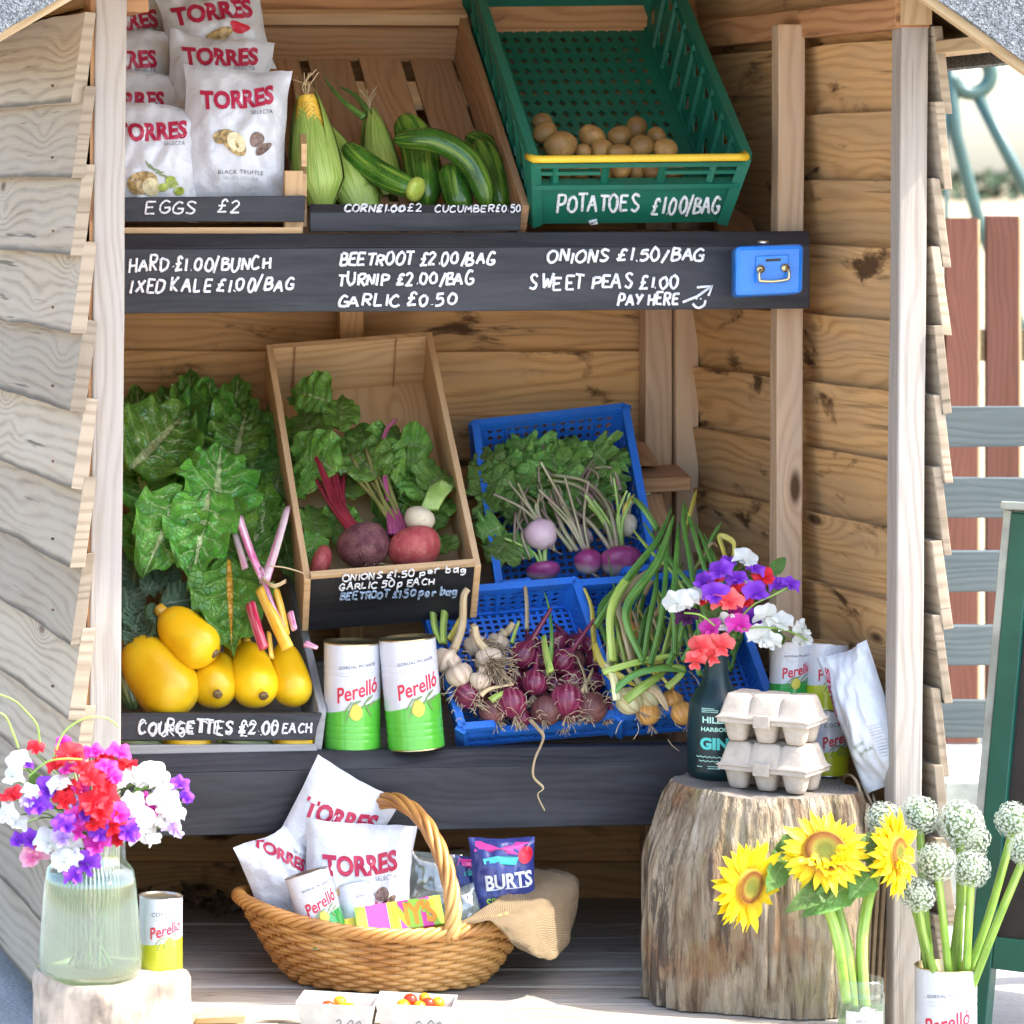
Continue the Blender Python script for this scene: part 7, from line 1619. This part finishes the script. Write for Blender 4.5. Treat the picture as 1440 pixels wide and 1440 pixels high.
# ================================================================== sunflowers in the jar
jc = V(((1211-CX)/F*5.0, 5.0, .081)); fr = Fr(jc, (1, 0, 0), (0, 1, 0), (0, 0, 1)); jr = .031
jar = thing('glass_jar', 'clear glass jar with a white label holding sunflowers in front of the stump', 'jar', jc)
m = MB(); lathe(m, [(jr*.9, 0), (jr, .004), (jr, .066), (jr*.97, .073), (jr*.92, .077), (jr*.95, .080), (jr*.95, .083), (jr*.93, .085), (jr*.95, .088), (jr*.93, .092), (jr*.90, .092)], fr, 48, cap1=False); m.build('glass', M['glass'], jar)
m = MB(); lathe(m, [(jr*.85, .003), (jr*.95, .006), (jr*.95, .056)], fr, 40); m.build('water', M['water'], jar)
m = MB(); jf = lambda a, b: fr(math.sin(a)*(jr+.0006), -math.cos(a)*(jr+.0006), b); vs = []
for i in range(13):
    for b in (.012, .052): vs.append(jf(-.95+i*1.75/12, b))
m.add(vs, [(2*i, 2*i+2, 2*i+3, 2*i+1) for i in range(12)]); put_shape(m, jf, ell(-.08, .053, .26, .007)); lb = m.build('label', M['punnet'], jar)
jf2 = lambda a, b: fr(math.sin(a)*(jr+.0012), -math.cos(a)*(jr+.0012), b); m = MB(); put_text(m, jf2, 'LECHOSO', -.08, .040, .8, 0, 0, sx=jr); put_text(m, jf2, 'CHICKPEAS', -.08, .034, .9, 0, 0, sx=jr); m.build('lettering', M['dark_ink'], lb)
def sunflower(label, hp, face, Rd, Rp, path, lv, back=False):
    t = thing('sunflower', label, 'sunflower', jc+V((0, 0, .09)), 'sunflowers in the jar'); c = P(*hp); f = V(face).normalized(); fr_ = frame_of(c, f, V((.1, 0, 1))); rd, rp = S(Rd, hp[2]), S(Rp, hp[2])
    m = MB(); lathe(m, [(1e-4, rd*.18), (rd*.3, rd*.17), (rd*.55, rd*.22), (rd*.8, rd*.25), (rd*.98, rd*.12), (rd*1.05, -rd*.1)], Fr(c, fr_.x, fr_.y, fr_.z), 40, cap0=False, cap1=False)
    for i in range(len(m.uv)): m.uv[i] = [(a, b) for a, b in m.uv[i]]
    # v must run with radius
    hs = {}
    m.uv = [[(0, min(1, ((m.v[j]-c)-f*(m.v[j]-c).dot(f)).length/rd)) for j in fc] for fc in m.f]
    for i in range(420):
        a = i*2.39996; q = (i/420)**.5; o = fr_(math.cos(a)*rd*q*.98, math.sin(a)*rd*q*.98, rd*(.17+.10*q*q)); s_ = rd*.035; n0 = len(m.v)
        m.v += [o+fr_.x*s_, o+fr_.y*s_, o-fr_.x*s_, o-fr_.y*s_, o+f*s_*2.0]
        for k in range(4): m.f.append([n0+k, n0+(k+1) % 4, n0+4]); m.uv.append([(0, q)]*3); m.mi.append(0); m.sm.append(False)
    m.build('disc', M['sun_disc'], t); m = MB()
    if back:
        for k in range(60):
            a = rnd(-2.6, .3); q = rnd(.35, 1.0); d = fr_.x*math.cos(a)+fr_.y*math.sin(a); o = c+d*rd*q+f*rd*.2; leaf(m, o, o+d*rd*rnd(.2, .5)+f*rd*rnd(.15, .35), rd*rnd(.2, .3), f, curl=rnd(-.1, .3), nu=5, nv=3)
    for ly in range(3):
        for k in range(21):
            a = 2*pi*(k+ly*.37)/21+rnd(-.14, .14); d = fr_.x*math.cos(a)+fr_.y*math.sin(a); o = c+d*rd*.9-f*rd*.05*ly; L = (rp-rd)*rnd(.75, 1.2)*(1-.08*ly)+rd*.1
            leaf(m, o, o+d*L+f*(L*rnd(-.1, .35)-ly*.15*L), L*rnd(.30, .46), f+d*rnd(-.3, .2), curl=rnd(-.1, .35), cup=.12, ruffle=.05, rf=2, blister=.03, nu=9, nv=5, shape=lambda t: math.sin(pi*min(1, (t*.82+.18)))**1.05, twist=rnd(-.4, .4))
    m.build('petals', M['sun_petal'], t); m = MB()
    for k in range(22):
        a = 2*pi*k/22+rnd(-.1, .1); d = fr_.x*math.cos(a)+fr_.y*math.sin(a); o = c+d*rd*.7-f*rd*.45; leaf(m, o, o+d*rd*1.0-f*rd*rnd(-.1, .4), rd*.42, f+d*.3, nu=6, nv=4, blister=.02, curl=.2)
    body(m, [c-f*rd*.62, c-f*rd*.12], lambda q: rd*(.35+.6*q), 18); m.build('bracts', M['small_leaf'], t)
    m = MB(); pts = [c-f*rd*.55]+[P(*q) for q in path]; q = smooth(pts, 7); tube(m, q, [S(lerp(7.5, 8.5, i/len(q)), 5.0) for i in range(len(q))], 10); m.build('stem', M['stem'], t)
    for b in lv:
        m = MB(); LP(m, b[0], b[1], b[2], curl=rnd(.15, .3), nu=18, nv=10, ruffle=.05, rf=3, shape=lambda t: (math.sin(pi*min(1, t**.6))**.8)); m.build('leaf', M['small_leaf'], t)
sunflower('sunflower hanging sideways with a dark golden disc, in front of the stump', (1053, 1246, 5.0), (.52, -.78, -.12), 26, 66, [(1085, 1215, 5.03), (1120, 1225, 5.03), (1160, 1270, 5.02), (1180, 1330, 5.0), (1192, 1410, 5.0)], [((1100, 1215, 5.02), (1082, 1252, 4.98), 34), ((1105, 1230, 5.04), (1098, 1180, 5.06), 44)])
sunflower('middle sunflower facing the viewer, its disc half covered by inner petals', (1160, 1198, 4.99), (-.12, -.8, .45), 31, 62, [(1168, 1230, 5.03), (1178, 1280, 5.02), (1192, 1340, 5.0), (1200, 1420, 5.0)], [((1165, 1245, 4.99), (1112, 1276, 4.95), 34), ((1200, 1240, 5.0), (1140, 1282, 4.95), 46), ((1130, 1180, 5.05), (1085, 1215, 5.05), 40)], True)
sunflower('sunflower turned away towards the bright post', (1262, 1200, 4.99), (.74, -.66, .10), 24, 62, [(1238, 1215, 5.02), (1222, 1260, 5.02), (1212, 1330, 5.0), (1216, 1420, 5.0)], [((1228, 1215, 5.0), (1222, 1165, 5.02), 40), ((1225, 1230, 4.98), (1195, 1262, 4.96), 40), ((1225, 1195, 5.03), (1248, 1235, 4.98), 30)], True)
# ================================================================== alliums in the tin
tc = V(((1330-CX)/F*5.1, 5.1, 0.0))
can('tin', 'large opened white tin used as a vase for white alliums beside the sandwich board', 0, 0, 5.1, 42, 172, M['can_green'], -.25, base=tc, top_open=True, rim='brass')
def allium(label, px, py, Y, r, foot, mid=None):
    r *= .97
    t = thing('allium', label, 'allium', tc+V((0, 0, .15)), 'white alliums in the opened tin'); c = P(px, py, Y); R_ = S(r, Y); m = MB(); n_ = 640
    for i in range(n_):
        z = 1-2*(i+.5)/n_; a = i*2.39996; d = V((math.cos(a)*(1-z*z)**.5, math.sin(a)*(1-z*z)**.5, z)); d = (d+V((rnd(-.1, .1), rnd(-.1, .1), rnd(-.1, .1)))).normalized(); q = R_*rnd(.84, 1.06); o = c+d*q; s_ = R_*rnd(.075, .105); x = d.orthogonal().normalized(); y = d.cross(x); a0 = rnd(0, 2)
        vs = [o-d*s_*.35]; fs = []
        for k in range(5):
            b = a0+2*pi*k/5; e1 = x*math.cos(b)+y*math.sin(b); e2 = x*math.cos(b+.42)+y*math.sin(b+.42); e0 = x*math.cos(b-.42)+y*math.sin(b-.42); n1 = len(vs)
            vs += [o+e0*s_*.55, o+e1*s_+d*s_*.15, o+e2*s_*.55]; fs += [(0, n1, n1+1, n1+2)]
        m.add(vs, fs, smooth=False)
    m.build('florets', M['floret'], t); m = MB()
    for i in range(150):
        z = 1-2*(i+.5)/150; a = i*2.39996; d = V((math.cos(a)*(1-z*z)**.5, math.sin(a)*(1-z*z)**.5, z)); tube(m, [c+d*R_*.1, c+d*R_*.86], R_*.014, 4, cap=False)
    body(m, [c-V((0, 0, R_*.66)), c+V((0, 0, R_*.66))], lambda q: R_*.68*max(0, 1-(2*q-1)**2)**.5, 14, .2, 150); m.build('core', M['allium_core'], t)
    m = MB(); f_ = P(*foot); tube(m, smooth([c-V((0, 0, R_*.3)), (P(*mid) if mid else c.lerp(f_, .5)), f_], 8), S(5.6, Y), 10); m.build('stem', M['stem'], t)
allium('allium head half hidden behind the sunflower turned to the post', 1243, 1153, 5.13, 26, (1308, 1390, 5.12), (1290, 1290, 5.12))
allium('allium head with a green patch in front of the post, upper row', 1293, 1146, 5.10, 28, (1312, 1390, 5.12), (1300, 1270, 5.1))
allium('biggest allium head standing highest in the middle', 1350, 1158, 5.08, 34, (1345, 1390, 5.1), (1350, 1270, 5.08))
allium('allium head tucked behind the biggest one', 1362, 1180, 5.14, 30, (1335, 1390, 5.12))
allium('bright allium with green buds below the biggest one, nearer the post', 1317, 1212, 5.05, 28, (1336, 1390, 5.08), (1326, 1290, 5.06))
allium('bright white allium below the biggest one, nearer the sandwich board', 1366, 1222, 5.05, 27, (1358, 1390, 5.08), (1362, 1300, 5.06))
allium('lowest allium in front of the bottom of the post', 1290, 1257, 5.05, 26, (1322, 1390, 5.08), (1300, 1320, 5.06))
allium('allium leaning out in front of the black panel, upper one', 1426, 1154, 5.06, 27, (1352, 1390, 5.1), (1390, 1290, 5.08))
allium('allium leaning farthest out over the sandwich board, cut by the photo edge', 1442, 1195, 5.02, 24, (1366, 1390, 5.08), (1405, 1290, 5.04))
